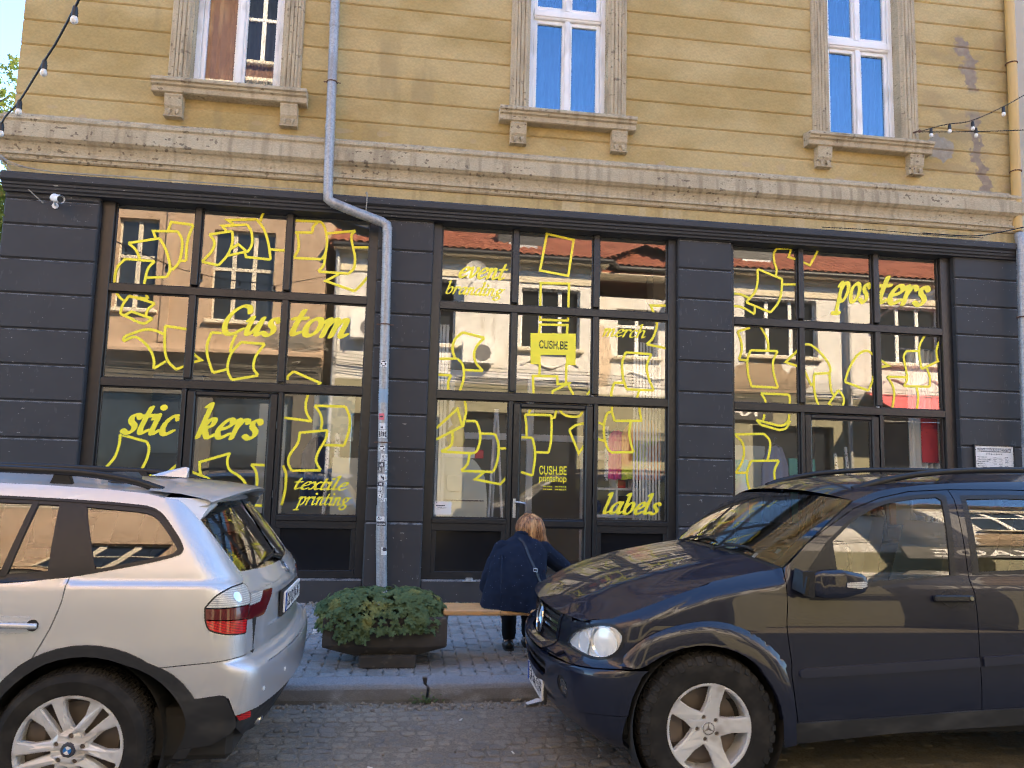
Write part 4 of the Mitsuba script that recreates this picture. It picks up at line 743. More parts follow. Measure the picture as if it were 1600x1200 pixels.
for k, yy in enumerate((6.285, 6.375, 6.465, 6.555)): part(bn, 'slat', cbox(.335, 2.30, yy, yy + .078, .527, .572, .010), 'mat_wood')
for x in (1.9,): part(bn, 'bearer', cbox(x, x + .045, 6.30, 6.62, .47, .5265, .004), 'mat_rust')
for x, yy in ((1.9225, 6.32), (1.9225, 6.60)): part(bn, 'leg', cat([cbox(x - .02, x + .02, yy - .02, yy + .02, PZ, .4695, .004)]), 'mat_rust')

# ---------------------------------------------------------------- the seated woman, seen from behind
def chain(pts):
    """manifold of sphere hulls along joints (x, y, z, r)"""
    out = Manifold()
    sph = [Manifold.sphere(p[3], 20).translate(p[:3]) for p in pts]
    for a, b in zip(sph[:-1], sph[1:]): out += Manifold.batch_hull([a, b])
    return out
def soften(M, edge, it, noise_amp=0.0, ns=14.0):
    m = M.refine_to_length(edge).to_mesh()
    t = trimesh.Trimesh(np.array(m.vert_properties[:, :3]), np.array(m.tri_verts)); t.merge_vertices()
    trimesh.smoothing.filter_taubin(t, iterations=it)
    if noise_amp:
        v = t.vertices; n = t.vertex_normals
        t.vertices = v + n * (noise_amp * (meshkit.fbm(v * ns, 3) - .5))[:, None]
    return t
def hand(w, d, up, s=1.0):
    """palm and five fingers from the wrist w along d"""
    d = np.array(d, float) / np.linalg.norm(d); up = np.array(up, float); up -= d * (up @ d); up /= np.linalg.norm(up); sd = np.cross(d, up)
    w = np.array(w, float); P = lambda a, b, c, r: (*(w + s * (a * d + b * sd + c * up)), r * s)
    M = chain([P(0, 0, 0, .026), P(.035, .018, 0, .020), P(.08, .026, 0, .014)]) + chain([P(0, 0, 0, .026), P(.035, -.014, 0, .020), P(.085, -.026, 0, .014)]) + chain([P(.03, 0, 0, .02), P(.085, 0, 0, .016)])
    for b, l, c in ((.030, .062, .0), (.011, .074, .003), (-.009, .07, .002), (-.028, .054, -.002)):
        M += chain([P(.075, b, 0, .0095), P(.085 + l * .45, b * 1.08, -.004 + c, .0088), P(.085 + l * .75, b * 1.1, -.016, .0080), P(.085 + l * .93, b * 1.1, -.030, .0070)])
    return M + chain([P(.02, .026, 0, .014), P(.05, .052, -.008, .0105), P(.08, .060, -.020, .0085)])
wo = thing('person', 'woman with auburn hair sitting on the bench, back turned, in a navy flecked coat', 'person')
hc = np.array([1.085, 6.735, 1.195])
body = chain([(.97, 6.50, .67, .13), (.97, 6.54, .86, .11), (.99, 6.61, .98, .085), (1.03, 6.67, 1.09, .05), (1.06, 6.70, 1.14, .05), (hc[0], hc[1] - .005, hc[2], .082)])
body += chain([(hc[0] - .005, hc[1] - .02, hc[2] + .022, .098), (hc[0], hc[1] + .022, hc[2] + .01, .085), (hc[0] + .008, hc[1] + .065, hc[2] - .055, .042)])   # skull, face, chin
body += chain([(hc[0] + .008, hc[1] + .095, hc[2] + .015, .012), (hc[0] + .010, hc[1] + .122, hc[2] - .018, .013)])                                             # nose
for sx in (-1, 1): body += chain([(hc[0] + sx * .092, hc[1] - .01, hc[2] + .01, .014), (hc[0] + sx * .094, hc[1] - .005, hc[2] - .03, .011)])                      # ears
body += chain([(.90, 6.55, .66, .10), (.90, 6.96, .635, .068), (.945, 6.86, .24, .042), (.945, 6.86, .205, .04), (.945, 6.96, .172, .03)])
body += chain([(1.08, 6.55, .66, .10), (1.12, 7.02, .635, .068), (1.135, 6.98, .24, .042), (1.135, 6.98, .205, .04), (1.135, 7.08, .172, .03)])
body += chain([(.82, 6.62, 1.03, .055), (.73, 6.56, .80, .042), (.80, 6.84, .715, .028)]) + hand((.80, 6.84, .715), (.3, .9, -.1), (0, .1, 1))
body += chain([(1.21, 6.64, 1.03, .055), (1.42, 6.76, .85, .042), (1.56, 6.98, .80, .028)]) + hand((1.56, 6.98, .80), (.5, .9, -.1), (-.2, 0, 1))
pr('mat_skin', (0.55, 0.33, 0.24), 0.5); 
part(wo, 'body', soften(body, .014, 4), 'mat_skin', smooth=True)
tr = chain([(.91, 6.48, .66, .125), (.91, 6.95, .64, .085), (.945, 6.865, .40, .067), (.945, 6.865, .255, .058)]) + chain([(1.07, 6.48, .66, .125), (1.12, 7.01, .64, .085), (1.135, 6.985, .40, .067), (1.135, 6.985, .255, .058)])
pr('mat_trousers', (0.008, 0.008, 0.009), 0.9, 0.2)
part(wo, 'trousers', soften(tr, .016, 5, .012), 'mat_trousers', smooth=True)
pr('mat_shoe', (0.012, 0.012, 0.013), 0.3, 0.5)
for x, yy in ((.945, 6.86), (1.135, 6.98)):
    sh = chain([(x, yy - .045, .185, .042), (x, yy + .04, .185, .045), (x, yy + .15, .172, .034)]) ^ Manifold.cube([1, 2, 1]).translate([x - .5, yy - 1, PZ + .012])
    part(wo, 'shoe', soften(sh, .012, 3), 'mat_shoe', smooth=True)
    part(wo, 'shoe_sole', prism_z(unary_union([shapely.Point(x, yy - .05).buffer(.042), shapely.Point(x, yy + .05).buffer(.046), shapely.Point(x, yy + .15).buffer(.038)]).convex_hull, PZ + .001, PZ + .018), 'mat_black_plastic')
rings = []
an = np.linspace(0, 2 * np.pi, 49)
for z, cx, cy, rx, ry in ((.548, .905, 6.47, .262, .205), (.552, .905, 6.47, .268, .212), (.60, .905, 6.472, .264, .205), (.68, .92, 6.475, .258, .198), (.78, .94, 6.49, .25, .188), (.88, .96, 6.52, .245, .178), (.96, .98, 6.555, .238, .165), (1.02, .995, 6.59, .225, .148), (1.065, 1.01, 6.62, .19, .125), (1.10, 1.025, 6.65, .14, .10), (1.13, 1.035, 6.67, .095, .083), (1.15, 1.04, 6.68, .085, .078)):
    fold = 1 + (.030 * np.sin(an * 5 + 1.0 + 3 * (z - .5)) + .018 * np.sin(an * 11 + 2.0)) * np.clip((1.0 - z) / .45, 0, 1)
    dz = .014 * np.sin(an * 3 + .6) * (z < .6)
    rings.append(np.stack([cx + rx * fold * np.cos(an), cy + ry * fold * np.sin(an), z + dz], 1))
cl = grid(rings); cl.merge_vertices()
cap = np.array([[.905, 6.47, .55], [1.04, 6.68, 1.15]]); n0 = len(an)
full = grid(np.array([np.tile(cap[0], (n0, 1))] + rings + [np.tile(cap[1], (n0, 1))])); full.merge_vertices(); full.update_faces(full.nondegenerate_faces()); full.remove_unreferenced_vertices(); full.fix_normals()
coatM = Manifold(__import__('manifold3d').Mesh(np.asarray(full.vertices, np.float32), np.asarray(full.faces, np.uint32)))
coatM += chain([(.84, 6.615, 1.02, .085), (.735, 6.56, .80, .078), (.715, 6.60, .71, .07), (.79, 6.80, .715, .05)])
coatM += chain([(1.19, 6.635, 1.01, .085), (1.41, 6.75, .85, .068), (1.54, 6.95, .80, .05)])
def c_coat(p, n, uv):
    fl = smoothstep(0.915, 0.94, noise(p.x * 95, p.y * 95, p.z * 95))
    c = mix((0.007, 0.012, 0.027), (0.011, 0.019, 0.040), fbm(p.x * 20, p.y * 20, p.z * 20, 3))
    return mix(c, (0.16, 0.19, 0.26), 0.8 * fl)
pr('mat_coat', proc(c_coat), 0.95, 0.15, bump=lambda p, n, uv: fbm(p.x * 110, p.y * 110, p.z * 110, 2), bscale=0.004, eps=1.5e-3, sheen=0.4)
COAT = soften(coatM, .016, 5, .030, 8.0)
part(wo, 'coat', COAT, 'mat_coat', smooth=True)
part(wo, 'collar', soften(Manifold(__import__('manifold3d').Mesh(*(lambda m: (np.asarray(m.vertices, np.float32), np.asarray(m.faces, np.uint32)))(trimesh.creation.torus(.074, .022, major_sections=30, minor_sections=12)))).rotate([-14, 8, 0]).translate([1.045, 6.685, 1.135]), .012, 2), 'mat_coat', smooth=True)
def c_hair(p, n, uv):
    s = fbm(p.x * 120, p.y * 120, p.z * 9, 3)
    c = mix((0.11, 0.045, 0.019), (0.38, 0.19, 0.08), smoothstep(0.3, 0.7, s))
    return mix(c, (0.52, 0.31, 0.14), smoothstep(0.50, 0.7, fbm(p.x * 30, p.y * 30, p.z * 3, 3)) * smoothstep(0.30, 0.6, noise(p.x * 14 + 3, p.y * 9, 2.0)))
pr('mat_hair', proc(c_hair), 0.42, 0.5, anisotropic=0.6)
hr = np.random.default_rng(5); ms = []
top = hc + np.array([-.005, -.03, .118])
base = chain([(hc[0] - .004, hc[1] - .022, hc[2] + .024, .107), (hc[0] + .004, hc[1] + .0, hc[2] + .012, .102)]) + chain([(hc[0] - .01, hc[1] - .045, hc[2] + .01, .097), (hc[0] + .004, hc[1] - .06, hc[2] - .07, .082)])
ms.append(soften(base, .010, 2, .018, 34))
for _ in range(430):
    a = hr.uniform(-.15, np.pi + .15) + np.pi                      # back half, from ear to ear
    a = a if hr.random() < .8 else hr.uniform(0, 2 * np.pi)
    if .35 * np.pi < a % (2 * np.pi) < .65 * np.pi: continue      # the face stays free
    u = np.array([math.cos(a), math.sin(a), 0])
    L = hr.uniform(.115, .165) + .03 * (u[0] > .2)
    w = 1 + hr.normal(0, .05)
    p0 = top + u * .02 * hr.random() + [0, 0, .004]
    pts = [p0, hc + u * .080 * w + [0, -.02, .085], hc + u * .112 * w + [0, -.02, .015], hc + u * .112 * w + [.012, -.026, -.06], hc + u * (.092 + .03 * hr.random()) * w + [.034 + .02 * u[0], -.03, -.01 - L * .83]]
    ms.append(tube(smooth_path(pts, 4), np.linspace(hr.uniform(.004, .009), .002, 17), 5))
part(wo, 'hair', cat(ms), 'mat_hair', smooth=True)
bg = thing('shoulder_bag', 'black shoulder bag whose thin strap crosses the back of the navy coat', 'bag')
sp = np.array([(.985, 6.60, 1.085), (1.005, 6.535, 1.055), (1.03, 6.44, .99), (1.075, 6.365, .90), (1.125, 6.345, .80), (1.18, 6.38, .70), (1.21, 6.46, .63)])
pp = smooth_path(sp, 6); _cp, _, _ti = trimesh.proximity.closest_point(COAT, pp); _fn = COAT.face_normals[_ti]; pp = _cp + _fn * .004; pp[1:-1] = (pp[:-2] + pp[1:-1] * 2 + pp[2:]) / 4
tt = np.gradient(pp, axis=0); tt /= np.linalg.norm(tt, axis=1, keepdims=True)
sd = np.cross(tt, _fn); sd /= np.linalg.norm(sd, axis=1, keepdims=True)
nn = np.cross(sd, tt)
pr('mat_strap', (0.022, 0.024, 0.03), 0.35, 0.5)
part(bg, 'strap', grid(np.stack([pp - sd * .011 - nn * .0015, pp - sd * .011 + nn * .0015, pp + sd * .011 + nn * .0015, pp + sd * .011 - nn * .0015, pp - sd * .011 - nn * .0015], 1)), 'mat_strap')
q = pp[19]; part(bg, 'buckle', cat([cyl(q + [-.016, -.008, .012], q + [.016, -.008, .004], .003, 6), cyl(q + [-.018, -.008, -.012], q + [.014, -.008, -.02], .003, 6), cyl(q + [-.016, -.008, .012], q + [-.018, -.008, -.012], .003, 6), cyl(q + [.016, -.008, .004], q + [.014, -.008, -.02], .003, 6)]), 'mat_handle')
part(bg, 'bag_body', cbox(1.15, 1.36, 6.57, 6.65, .574, .74, .02), 'mat_strap')
# ---------------------------------------------------------------- litter
solo('paper_scrap', cat([grid([[(.93, 5.66, .022), (1.03, 5.69, .034), (1.07, 5.73, .026)], [(.92, 5.72, .018), (1.01, 5.745, .042), (1.06, 5.77, .03)]])]), 'mat_paper', 'crumpled white paper scrap on the road by the front bumper of the navy car', 'litter')
for x, yy, a, lb in ((.845, 5.735, .3, 'leftmost of the row by the kerb'), (.885, 5.76, 1.4, 'in the middle of the row by the kerb'), (1.10, 5.70, .8, 'right of the white paper scrap')):
    m = leaf(.026); c, s = math.cos(a), math.sin(a)
    m.vertices = np.stack([m.vertices[:, 0] * c - m.vertices[:, 1] * s + x, m.vertices[:, 0] * s + m.vertices[:, 1] * c + yy, .024 - m.vertices[:, 2]], 1)
    solo('dry_leaf', m, 'mat_dry_leaf', f'dry brown leaf on the road, {lb}', 'leaf')
pr('mat_dry_leaf', (0.30, 0.21, 0.11), 0.8)
wd = [place_leaf(np.array([.185 + lr.normal(0, .05), 5.785 + lr.normal(0, .015), .015 + abs(lr.normal(0, .025))]), np.array([0, -.5, 1]) + lr.normal(0, .4, 3), lr.uniform(.008, .016)) for _ in range(60)]
solo('weeds', cat(wd), 'mat_leaf', 'small weeds growing in the cracked joint of the kerb', 'weeds', kind='stuff')
lt = np.random.default_rng(9)
for k, (x, yy) in enumerate(((-.12, 4.55), (.42, 5.35), (.70, 4.72))):
    a = lt.uniform(0, 3.1)
    solo('cigarette_end', cyl((x, yy, .018), (x + .03 * math.cos(a), yy + .03 * math.sin(a), .02), .004, 7), 'mat_paper', f'pale cigarette end lying on the cobbles {("near the tail of the silver car", "in the middle below the planter", "nearest the navy car")[k]}', 'litter')
solo('paper_chip', cbox(.86, .875, 6.42, 6.428, PZ + .002, PZ + .006, .001), 'mat_paper', 'tiny white scrap on the pavers below the bench', 'litter')
# ================================================================ across the street: the houses that the panes and the cars mirror
YO = -3.30
def c_white(p, n, uv):
    c = mix((0.58, 0.57, 0.54), (0.70, 0.69, 0.665), fbm(p.x * 2, p.y * 2, p.z * 2, 3))
    st = smoothstep(0.58, 0.74, fbm(p.x * 6, 1.0, p.z * 0.7, 4))
    c = mix(c, (0.42, 0.37, 0.30), 0.5 * st)
    d = dr.sqrt(dr.square((p.x - 10.7) / 1.25) + dr.square((p.z - 4.55) / 0.85)) + 0.9 * (fbm(p.x * 2.2, p.z * 2.2, 1.0, 3) - 0.5)
    c = mix(c, mix((0.22, 0.16, 0.11), (0.40, 0.31, 0.22), fbm(p.x * 14, p.z * 14, 0.0, 3)), smoothstep(1.0, 0.93, d))
    d = dr.sqrt(dr.square((p.x - 5.9) / 0.35) + dr.square((p.z - 5.4) / 0.9)) + 0.8 * (fbm(p.x * 3, p.z * 3, 6.0, 3) - 0.5)
    c = mix(c, (0.50, 0.38, 0.27), 0.8 * smoothstep(1.0, 0.9, d))
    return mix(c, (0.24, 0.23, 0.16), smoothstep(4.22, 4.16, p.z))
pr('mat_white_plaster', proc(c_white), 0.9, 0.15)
def c_tan(p, n, uv):
    c = mix((0.34, 0.245, 0.17), (0.43, 0.32, 0.235), fbm(p.x * 1.5, p.y, p.z * 1.5, 4))
    rough = smoothstep(0.56, 0.64, fbm(p.x * 0.9 + 3, 1.0, p.z * 0.7, 3)) * smoothstep(0.4, 0.7, noise(p.x * 22, p.z * 22))
    c = mix(c, (0.34, 0.24, 0.165), 0.7 * rough)
    bk = smoothstep(0.06, 0.10, dr.abs(p.z * 13 - dr.floor(p.z * 13) - .5)) * 0.25 + 0.75
    c = mix(c, mix((0.13, 0.075, 0.05), (0.20, 0.115, 0.075), cell_rand(p.x * 4.2 + .5 * dr.floor(p.z * 13), p.z * 13, 1.0)) * bk, smoothstep(12.78, 12.8, p.z))
    c = mix(c, (0.30, 0.21, 0.14), 0.6 * smoothstep(0.6, 0.75, fbm(p.x * 7, 2.0, p.z * 0.8, 4)))
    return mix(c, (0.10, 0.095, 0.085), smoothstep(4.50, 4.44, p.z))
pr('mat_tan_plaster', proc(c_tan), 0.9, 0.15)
pr('mat_tile', proc(lambda p, n, uv: mix((0.19, 0.066, 0.043), (0.34, 0.135, 0.085), 0.5 * cell_rand(p.x * 5, p.y * 3.2, 1.0) + 0.5 * fbm(p.x * 2, p.y * 2, 1.0, 3))), 0.8, 0.2)
pr('mat_cream', (0.58, 0.52, 0.40), 0.85); pr('mat_dark_pane', (0.018, 0.022, 0.028), 0.06, 0.6); pr('mat_gutter', (0.03, 0.03, 0.032), 0.5)
pr('mat_old_wood', (0.52, 0.47, 0.38), 0.7); pr('mat_awning', (0.52, 0.10, 0.105), 0.8); pr('mat_dish', (0.55, 0.55, 0.54), 0.5)
def wall_with(x0, x1, z0, z1, holes, y0, y1):
    g = sbox(x0, z0, x1, z1).difference(unary_union([sbox(*h) for h in holes])) if holes else sbox(x0, z0, x1, z1)
    return prism_y(g, y0, y1)
def opp_window(parent, x0, x1, z0, z1, y, n, mat, tz, label=None):
    wk = holder(parent, 'window'); t = .055; yb = y - .22
    bars = [cbox(x0, x0 + t, yb, yb + .07, z0, z1, .006), cbox(x1 - t, x1, yb, yb + .07, z0, z1, .006), cbox(x0 + t, x1 - t, yb, yb + .07, z0, z0 + t, .006), cbox(x0 + t, x1 - t, yb, yb + .07, z1 - t, z1, .006), cbox(x0 + t, x1 - t, yb - .005, yb + .08, tz - .05, tz + .05, .008)]
    for k in range(1, n):
        xm = x0 + (x1 - x0) * k / n; bars.append(cbox(xm - .06, xm + .06, yb - .003, yb + .075, z0 + t, z1 - t, .008))
    scene[wk] = mikit.ply(cat(bars), mat)
    for k in range(n):
        a, b = x0 + (x1 - x0) * k / n + .05, x0 + (x1 - x0) * (k + 1) / n - .05
        for q0, q1 in ((z0 + t, tz - .045), (tz + .045, z1 - t)): part(wk, 'pane', cbox(a, b, yb + .015, yb + .03, q0, q1, 0), 'mat_dark_pane')
    part(wk, 'sill', cbox(x0 - .12, x1 + .12, y - .02, y + .16, z0 - .12, z0 - .005, .02), 'mat_cream')
    return wk
wh = thing('white_house', 'long white plastered house with a red tile roof across the street', 'house')
HW = [(-.35, 1.21, 5.30, 7.2), (3.15, 4.92, 5.30, 7.15), (10.1, 12.42, 5.42, 7.22), (14.5, 16.55, 5.42, 7.22)]
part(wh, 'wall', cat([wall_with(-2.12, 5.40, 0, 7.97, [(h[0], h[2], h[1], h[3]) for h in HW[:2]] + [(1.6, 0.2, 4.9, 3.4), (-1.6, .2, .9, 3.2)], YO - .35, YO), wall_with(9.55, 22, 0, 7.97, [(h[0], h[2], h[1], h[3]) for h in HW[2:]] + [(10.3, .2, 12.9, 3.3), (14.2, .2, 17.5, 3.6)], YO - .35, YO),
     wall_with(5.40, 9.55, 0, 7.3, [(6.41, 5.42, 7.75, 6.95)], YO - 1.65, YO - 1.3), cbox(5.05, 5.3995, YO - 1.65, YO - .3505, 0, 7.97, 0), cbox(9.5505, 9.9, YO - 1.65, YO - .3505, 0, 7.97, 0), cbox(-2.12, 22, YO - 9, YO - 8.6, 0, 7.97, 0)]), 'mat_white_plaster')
for h in HW: opp_window(wh, h[0], h[1], h[2], h[3], YO, 3, 'mat_white_wood', h[2] + (h[3] - h[2]) * .64)
opp_window(wh, 6.41, 7.75, 5.42, 6.95, YO - 1.3, 2, 'mat_white_wood', 6.4)
part(wh, 'shop_glass', cat([cbox(a + .02, b - .02, YO - .25, YO - .23, .22, c - .02, 0) for a, b, c in ((1.6, 4.9, 3.4), (-1.6, .9, 3.2), (10.3, 12.9, 3.3), (14.2, 17.5, 3.6))]), 'mat_dark_pane')
part(wh, 'frieze', cat([cbox(a, b, YO - .2, YO + .10, 7.69, 7.87, .01) for a, b in ((-2.12, 5.55), (9.4, 22))] + [cbox(a, b, YO - .2, YO + .05, 7.29, 7.48, .01) for a, b in ((-2.12, 5.45), (9.5, 22))]), 'mat_cream')
part(wh, 'soffit', cat([cbox(a, b, YO - .2, YO + .40, 7.871, 7.93, .01) for a, b in ((-2.3, 5.75), (9.2, 22))] + [cbox(5.75, 9.2, YO - 1.6, YO - .75, 7.90, 7.94, .01)]), 'mat_cream')
part(wh, 'gutter', cat([tube([(a, YO + .44, 7.95), (b, YO + .44, 7.95)], .07, 10) for a, b in ((-2.3, 5.8), (9.15, 22))] + [tube([(5.8, YO + .42, 7.95), (6.3, YO - .70, 8.1), (8.7, YO - .70, 8.1), (9.2, YO + .42, 7.95)], .07, 10)]), 'mat_gutter', smooth=40)
def tiles(x0, x1, y_e, z_e, rows, slope, cut=None):
    """rows of curved roof tiles, lapped one over the other"""
    p, n = .24, 6; ms = []
    for r in range(rows):
        y0, z0 = y_e - r * .33 * math.cos(slope), z_e + r * .33 * math.sin(slope)
        xs = np.arange(x0, x1, p / n); w = np.abs(np.sin(np.pi * xs / p)) * .06 + .03
        y1, z1 = y0 - .37 * math.cos(slope), z0 + .37 * math.sin(slope)
        P = np.array([np.stack([xs, 0 * xs + y0, z0 + w + .015], 1), np.stack([xs, 0 * xs + y0, z0 + w + .05], 1), np.stack([xs, 0 * xs + y1, z1 + w], 1)])
        if cut is not None:
            for a, b in cut(r):
                i = (xs >= a) & (xs <= b)
                if i.sum() > 2: ms.append(grid(P[:, i]))
        else: ms.append(grid(P))
    return cat(ms)
sl = math.radians(27)
part(wh, 'roof_tiles', tiles(-2.4, 22, YO + .48, 7.97, 18, sl, cut=lambda r: [(-2.4, min(5.8 + .22 * r, 7.5)), (max(9.2 - .22 * r, 7.5), 22)]), 'mat_tile', kind='stuff')
part(wh, 'valley_tiles', tiles(5.6, 9.4, YO - .65, 8.12, 15, sl, cut=lambda r: [(5.9 + .22 * r, 9.1 - .22 * r)] if r < 7 else []), 'mat_tile', kind='stuff')
part(wh, 'roof', prism_x([(YO + .4, 7.935), (YO + .4, 7.96), (YO - 5.0, 10.70), (YO - 9.4, 7.96), (YO - 9.4, 7.935)], -2.4, 5.75), 'mat_tile')
part(wh, 'roof', prism_x([(YO - .8, 7.95), (YO - .8, 8.0), (YO - 5.0, 10.70), (YO - 9.4, 7.96), (YO - 9.4, 7.935)], 5.7505, 9.1995), 'mat_tile')
part(wh, 'roof', prism_x([(YO + .4, 7.935), (YO + .4, 7.96), (YO - 5.0, 10.70), (YO - 9.4, 7.96), (YO - 9.4, 7.935)], 9.2, 22), 'mat_tile')
for a, b in ((2.45, 3.9), (9.9, 11.4), (-2.0, -.9)):
    dm = holder(wh, 'roof_hatch')
    scene[dm] = mikit.ply(cbox(a, b, YO - 1.6, YO - .55, 8.3, 9.05, .02), 'mat_gutter'); part(dm, 'flashing', cbox(a + .3, b - .25, YO - .548, YO - .35, 8.36, 8.55, .01), 'mat_zinc')
for x in (13.38, -2.18): part(wh, 'downpipe', tube([(x, YO + .15, 7.9), (x, YO + .12, 7.5), (x, YO + .12, .2)], .07, 10), 'mat_zinc', smooth=40)
for a, b in ((3.2, 4.9), (6.6, 8.8), (14.6, 16.5)):   # swags of plaster under the windows
    part(wh, 'plaster_swag', tube(smooth_path([(a, YO + .02 - (1.3 if a == 6.6 else 0), 4.80), (a + .3, YO + .03 - (1.3 if a == 6.6 else 0), 4.92), ((a + b) / 2, YO + .03 - (1.3 if a == 6.6 else 0), 4.72), (b - .3, YO + .03 - (1.3 if a == 6.6 else 0), 4.92), (b, YO + .02 - (1.3 if a == 6.6 else 0), 4.80)], 6), .035, 8), 'mat_white_plaster', smooth=40)
tb = thing('tan_building', 'tall tan plastered building across the street, seen mirrored in the left shop window', 'building')
TW = [(-8.22, -7.15, 5.90, 8.45), (-5.62, -3.93, 5.66, 8.28), (-8.22, -7.15, 13.3, 15.7), (-5.20, -3.95, 13.3, 15.7), (-11.6, -10.4, 5.9, 8.45), (-11.6, -10.4, 13.3, 15.7)]
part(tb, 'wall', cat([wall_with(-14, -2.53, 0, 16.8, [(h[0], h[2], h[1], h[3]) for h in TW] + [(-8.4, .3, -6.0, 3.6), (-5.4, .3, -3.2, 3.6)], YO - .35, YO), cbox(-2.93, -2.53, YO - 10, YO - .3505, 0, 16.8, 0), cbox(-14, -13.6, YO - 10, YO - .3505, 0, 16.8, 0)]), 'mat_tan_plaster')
for h in TW: opp_window(tb, *h, YO, 2 if h[1] - h[0] < 1.3 else 3, 'mat_old_wood' if h[2] < 10 else 'mat_white_wood', h[2] + (h[3] - h[2]) * .58)
part(tb, 'cornice', prism_x([(YO - .1, 4.98), (YO + .12, 4.95), (YO + .16, 4.85), (YO + .30, 4.80), (YO + .30, 4.70), (YO + .12, 4.62), (YO + .08, 4.55), (YO - .1, 4.55)], -14, -2.5), 'mat_tan_plaster')
part(tb, 'band', prism_x([(YO - .1, 12.80), (YO + .14, 12.78), (YO + .16, 12.66), (YO + .08, 12.6), (YO + .09, 12.4), (YO + .04, 12.34), (YO - .1, 12.3)], -14, -2.51), 'mat_cream')
part(tb, 'pilaster', cat([cbox(a, b, YO - .1, YO + .07, 4.99, 16.7, .015) for a, b in ((-6.94, -6.70), (-13.9, -13.5))]), 'mat_tan_plaster')
part(tb, 'roof', cbox(-14.2, -2.4, YO - 10.2, YO + .4, 16.801, 17.05, .03), 'mat_gutter')
part(tb, 'shop_glass', cat([cbox(a, b, YO - .25, YO - .23, .3, 3.59, 0) for a, b in ((-8.4, -6.0), (-5.4, -3.2))]), 'mat_dark_pane')
for x, z, w, lab in ((-1.75, 5.30, .85, 'boxy white air conditioner on the white house beside the tan building, seen mirrored'), (1.41, 4.74, .94, 'boxy white air conditioner between two windows of the white house')):
    ak = thing('air_conditioner', lab, 'air conditioner')
    part(ak, 'casing', cbox(x, x + w, YO + .06, YO + .38, z, z + .62, .015), 'mat_white_plastic'); part(ak, 'grille', cyl((x + w * .62, YO + .379, z + .31), (x + w * .62, YO + .39, z + .31), .24, 20), 'mat_grey_print')
    part(ak, 'bracket', cat([cbox(x + q, x + q + .04, YO + .0, YO + .38, z - .05, z - .001, .004) for q in (.1, w - .14)]), 'mat_zinc')
ds = thing('satellite_dish', 'grey satellite dish on an arm on the white house front, seen mirrored', 'satellite dish')
part(ds, 'reflector', lathe([(0, 0), (.12, .012), (.24, .05), (.32, .10)], 24, 'y', (1.72, YO + .62, 7.30)), 'mat_dish', smooth=True)
part(ds, 'arm', cat([tube([(1.72, YO, 7.2), (1.72, YO + .35, 7.2), (1.72, YO + .62, 7.3)], .02, 8), tube([(1.72, YO + .62, 7.02), (1.72, YO + .95, 7.2)], .012, 6)]), 'mat_gutter')
aw = thing('awning', 'dusty red sloping shop awning on the white house, seen mirrored in the right shop window', 'awning')
part(aw, 'cover', prism_x([(YO + .02, 4.42), (YO + 1.35, 3.86), (YO + 1.35, 3.62), (YO + 1.33, 3.62), (YO + 1.33, 3.845), (YO + .02, 4.395)], 13.95, 19.0), 'mat_awning')
part(aw, 'frame', cat([tube([(x, YO, 3.86), (x, YO + 1.32, 3.84)], .018, 6) for x in (14.0, 16.5, 18.9)]), 'mat_gutter')
sg = thing('cafe_sign', 'dark cafe sign board over the door of the white house across the street', 'sign')
part(sg, 'board', cbox(8.0, 10.9, YO + .07, YO + .12, 3.42, 4.05, .01), 'mat_gutter')
def on_far_wall(m, xc, y): v = m.vertices.copy(); m.vertices = np.stack([2 * xc - v[:, 0], y + v[:, 2], v[:, 1]], 1); return m
part(sg, 'lettering', on_far_wall(sans('КАФЕ', 8.5, 10.4, 3.56, .34, True), 9.45, YO + .121), 'mat_paper')
lm = thing('street_lamp', 'grey street lamp on a wall arm of the white house across the street', 'street lamp')
part(lm, 'arm', tube(smooth_path([(14.2, YO, 6.6), (14.4, YO + .5, 6.9), (14.9, YO + .9, 7.1)], 6), .03, 8), 'mat_zinc', smooth=40)
part(lm, 'head', hull([(14.85, YO + .82, 7.06), (14.85, YO + .98, 7.06), (15.5, YO + 1.35, 7.42), (15.6, YO + 1.1, 7.42), (15.5, YO + 1.3, 7.52), (15.0, YO + .9, 7.16)]), 'mat_zinc')
for k, (z, s) in enumerate(((4.30, .05), (4.42, .08), (4.52, .12), (4.36, .16), (4.6, .10))):
    solo('overhead_cable', cat([tube(sag((a, YO + .20 + .03 * k, z + .3 * (a < -2)), (b, YO + .20 + .03 * k, z), s), .012, 6) for a, b in ((-13, -2.4), (-2.4, 5.2), (5.2, 12.9), (12.9, 21))]), 'mat_cable', f'{("lowest and tautest", "third highest", "second highest", "most deeply sagging", "highest")[k]} of five black cables along the houses across the street', 'cable')
cr = np.random.default_rng(31)
solo('cable_tangle', cat([tube(smooth_path(np.array([-3.3, YO + .15, 5.1]) + cr.normal(0, 1, (5, 3)) * [.5, .05, .28], 5), .008, 5) for _ in range(26)]), 'mat_grey_cable', 'tangle of loose pale cables on the corner of the tan building, seen mirrored', 'cables', kind='stuff')
# neighbours that close the street
nbz = thing('neighbour_building', 'plain grey building adjoining the yellow building on the right', 'building')
part(nbz, 'wall', cbox(8.20, 34, YW + .02, 19, 0, 10.6, .02), 'mat_cream_wall'); part(nbz, 'roof', cbox(8.15, 34.1, 9.0, 19.2, 10.601, 10.8, .03), 'mat_gutter')
part(nbz, 'plinth', cbox(8.22, 34, YW - .03, YW + .0195, .1, 4.7, .01), 'mat_zinc')
pr('mat_cream_wall', (0.42, 0.38, 0.30), 0.9)
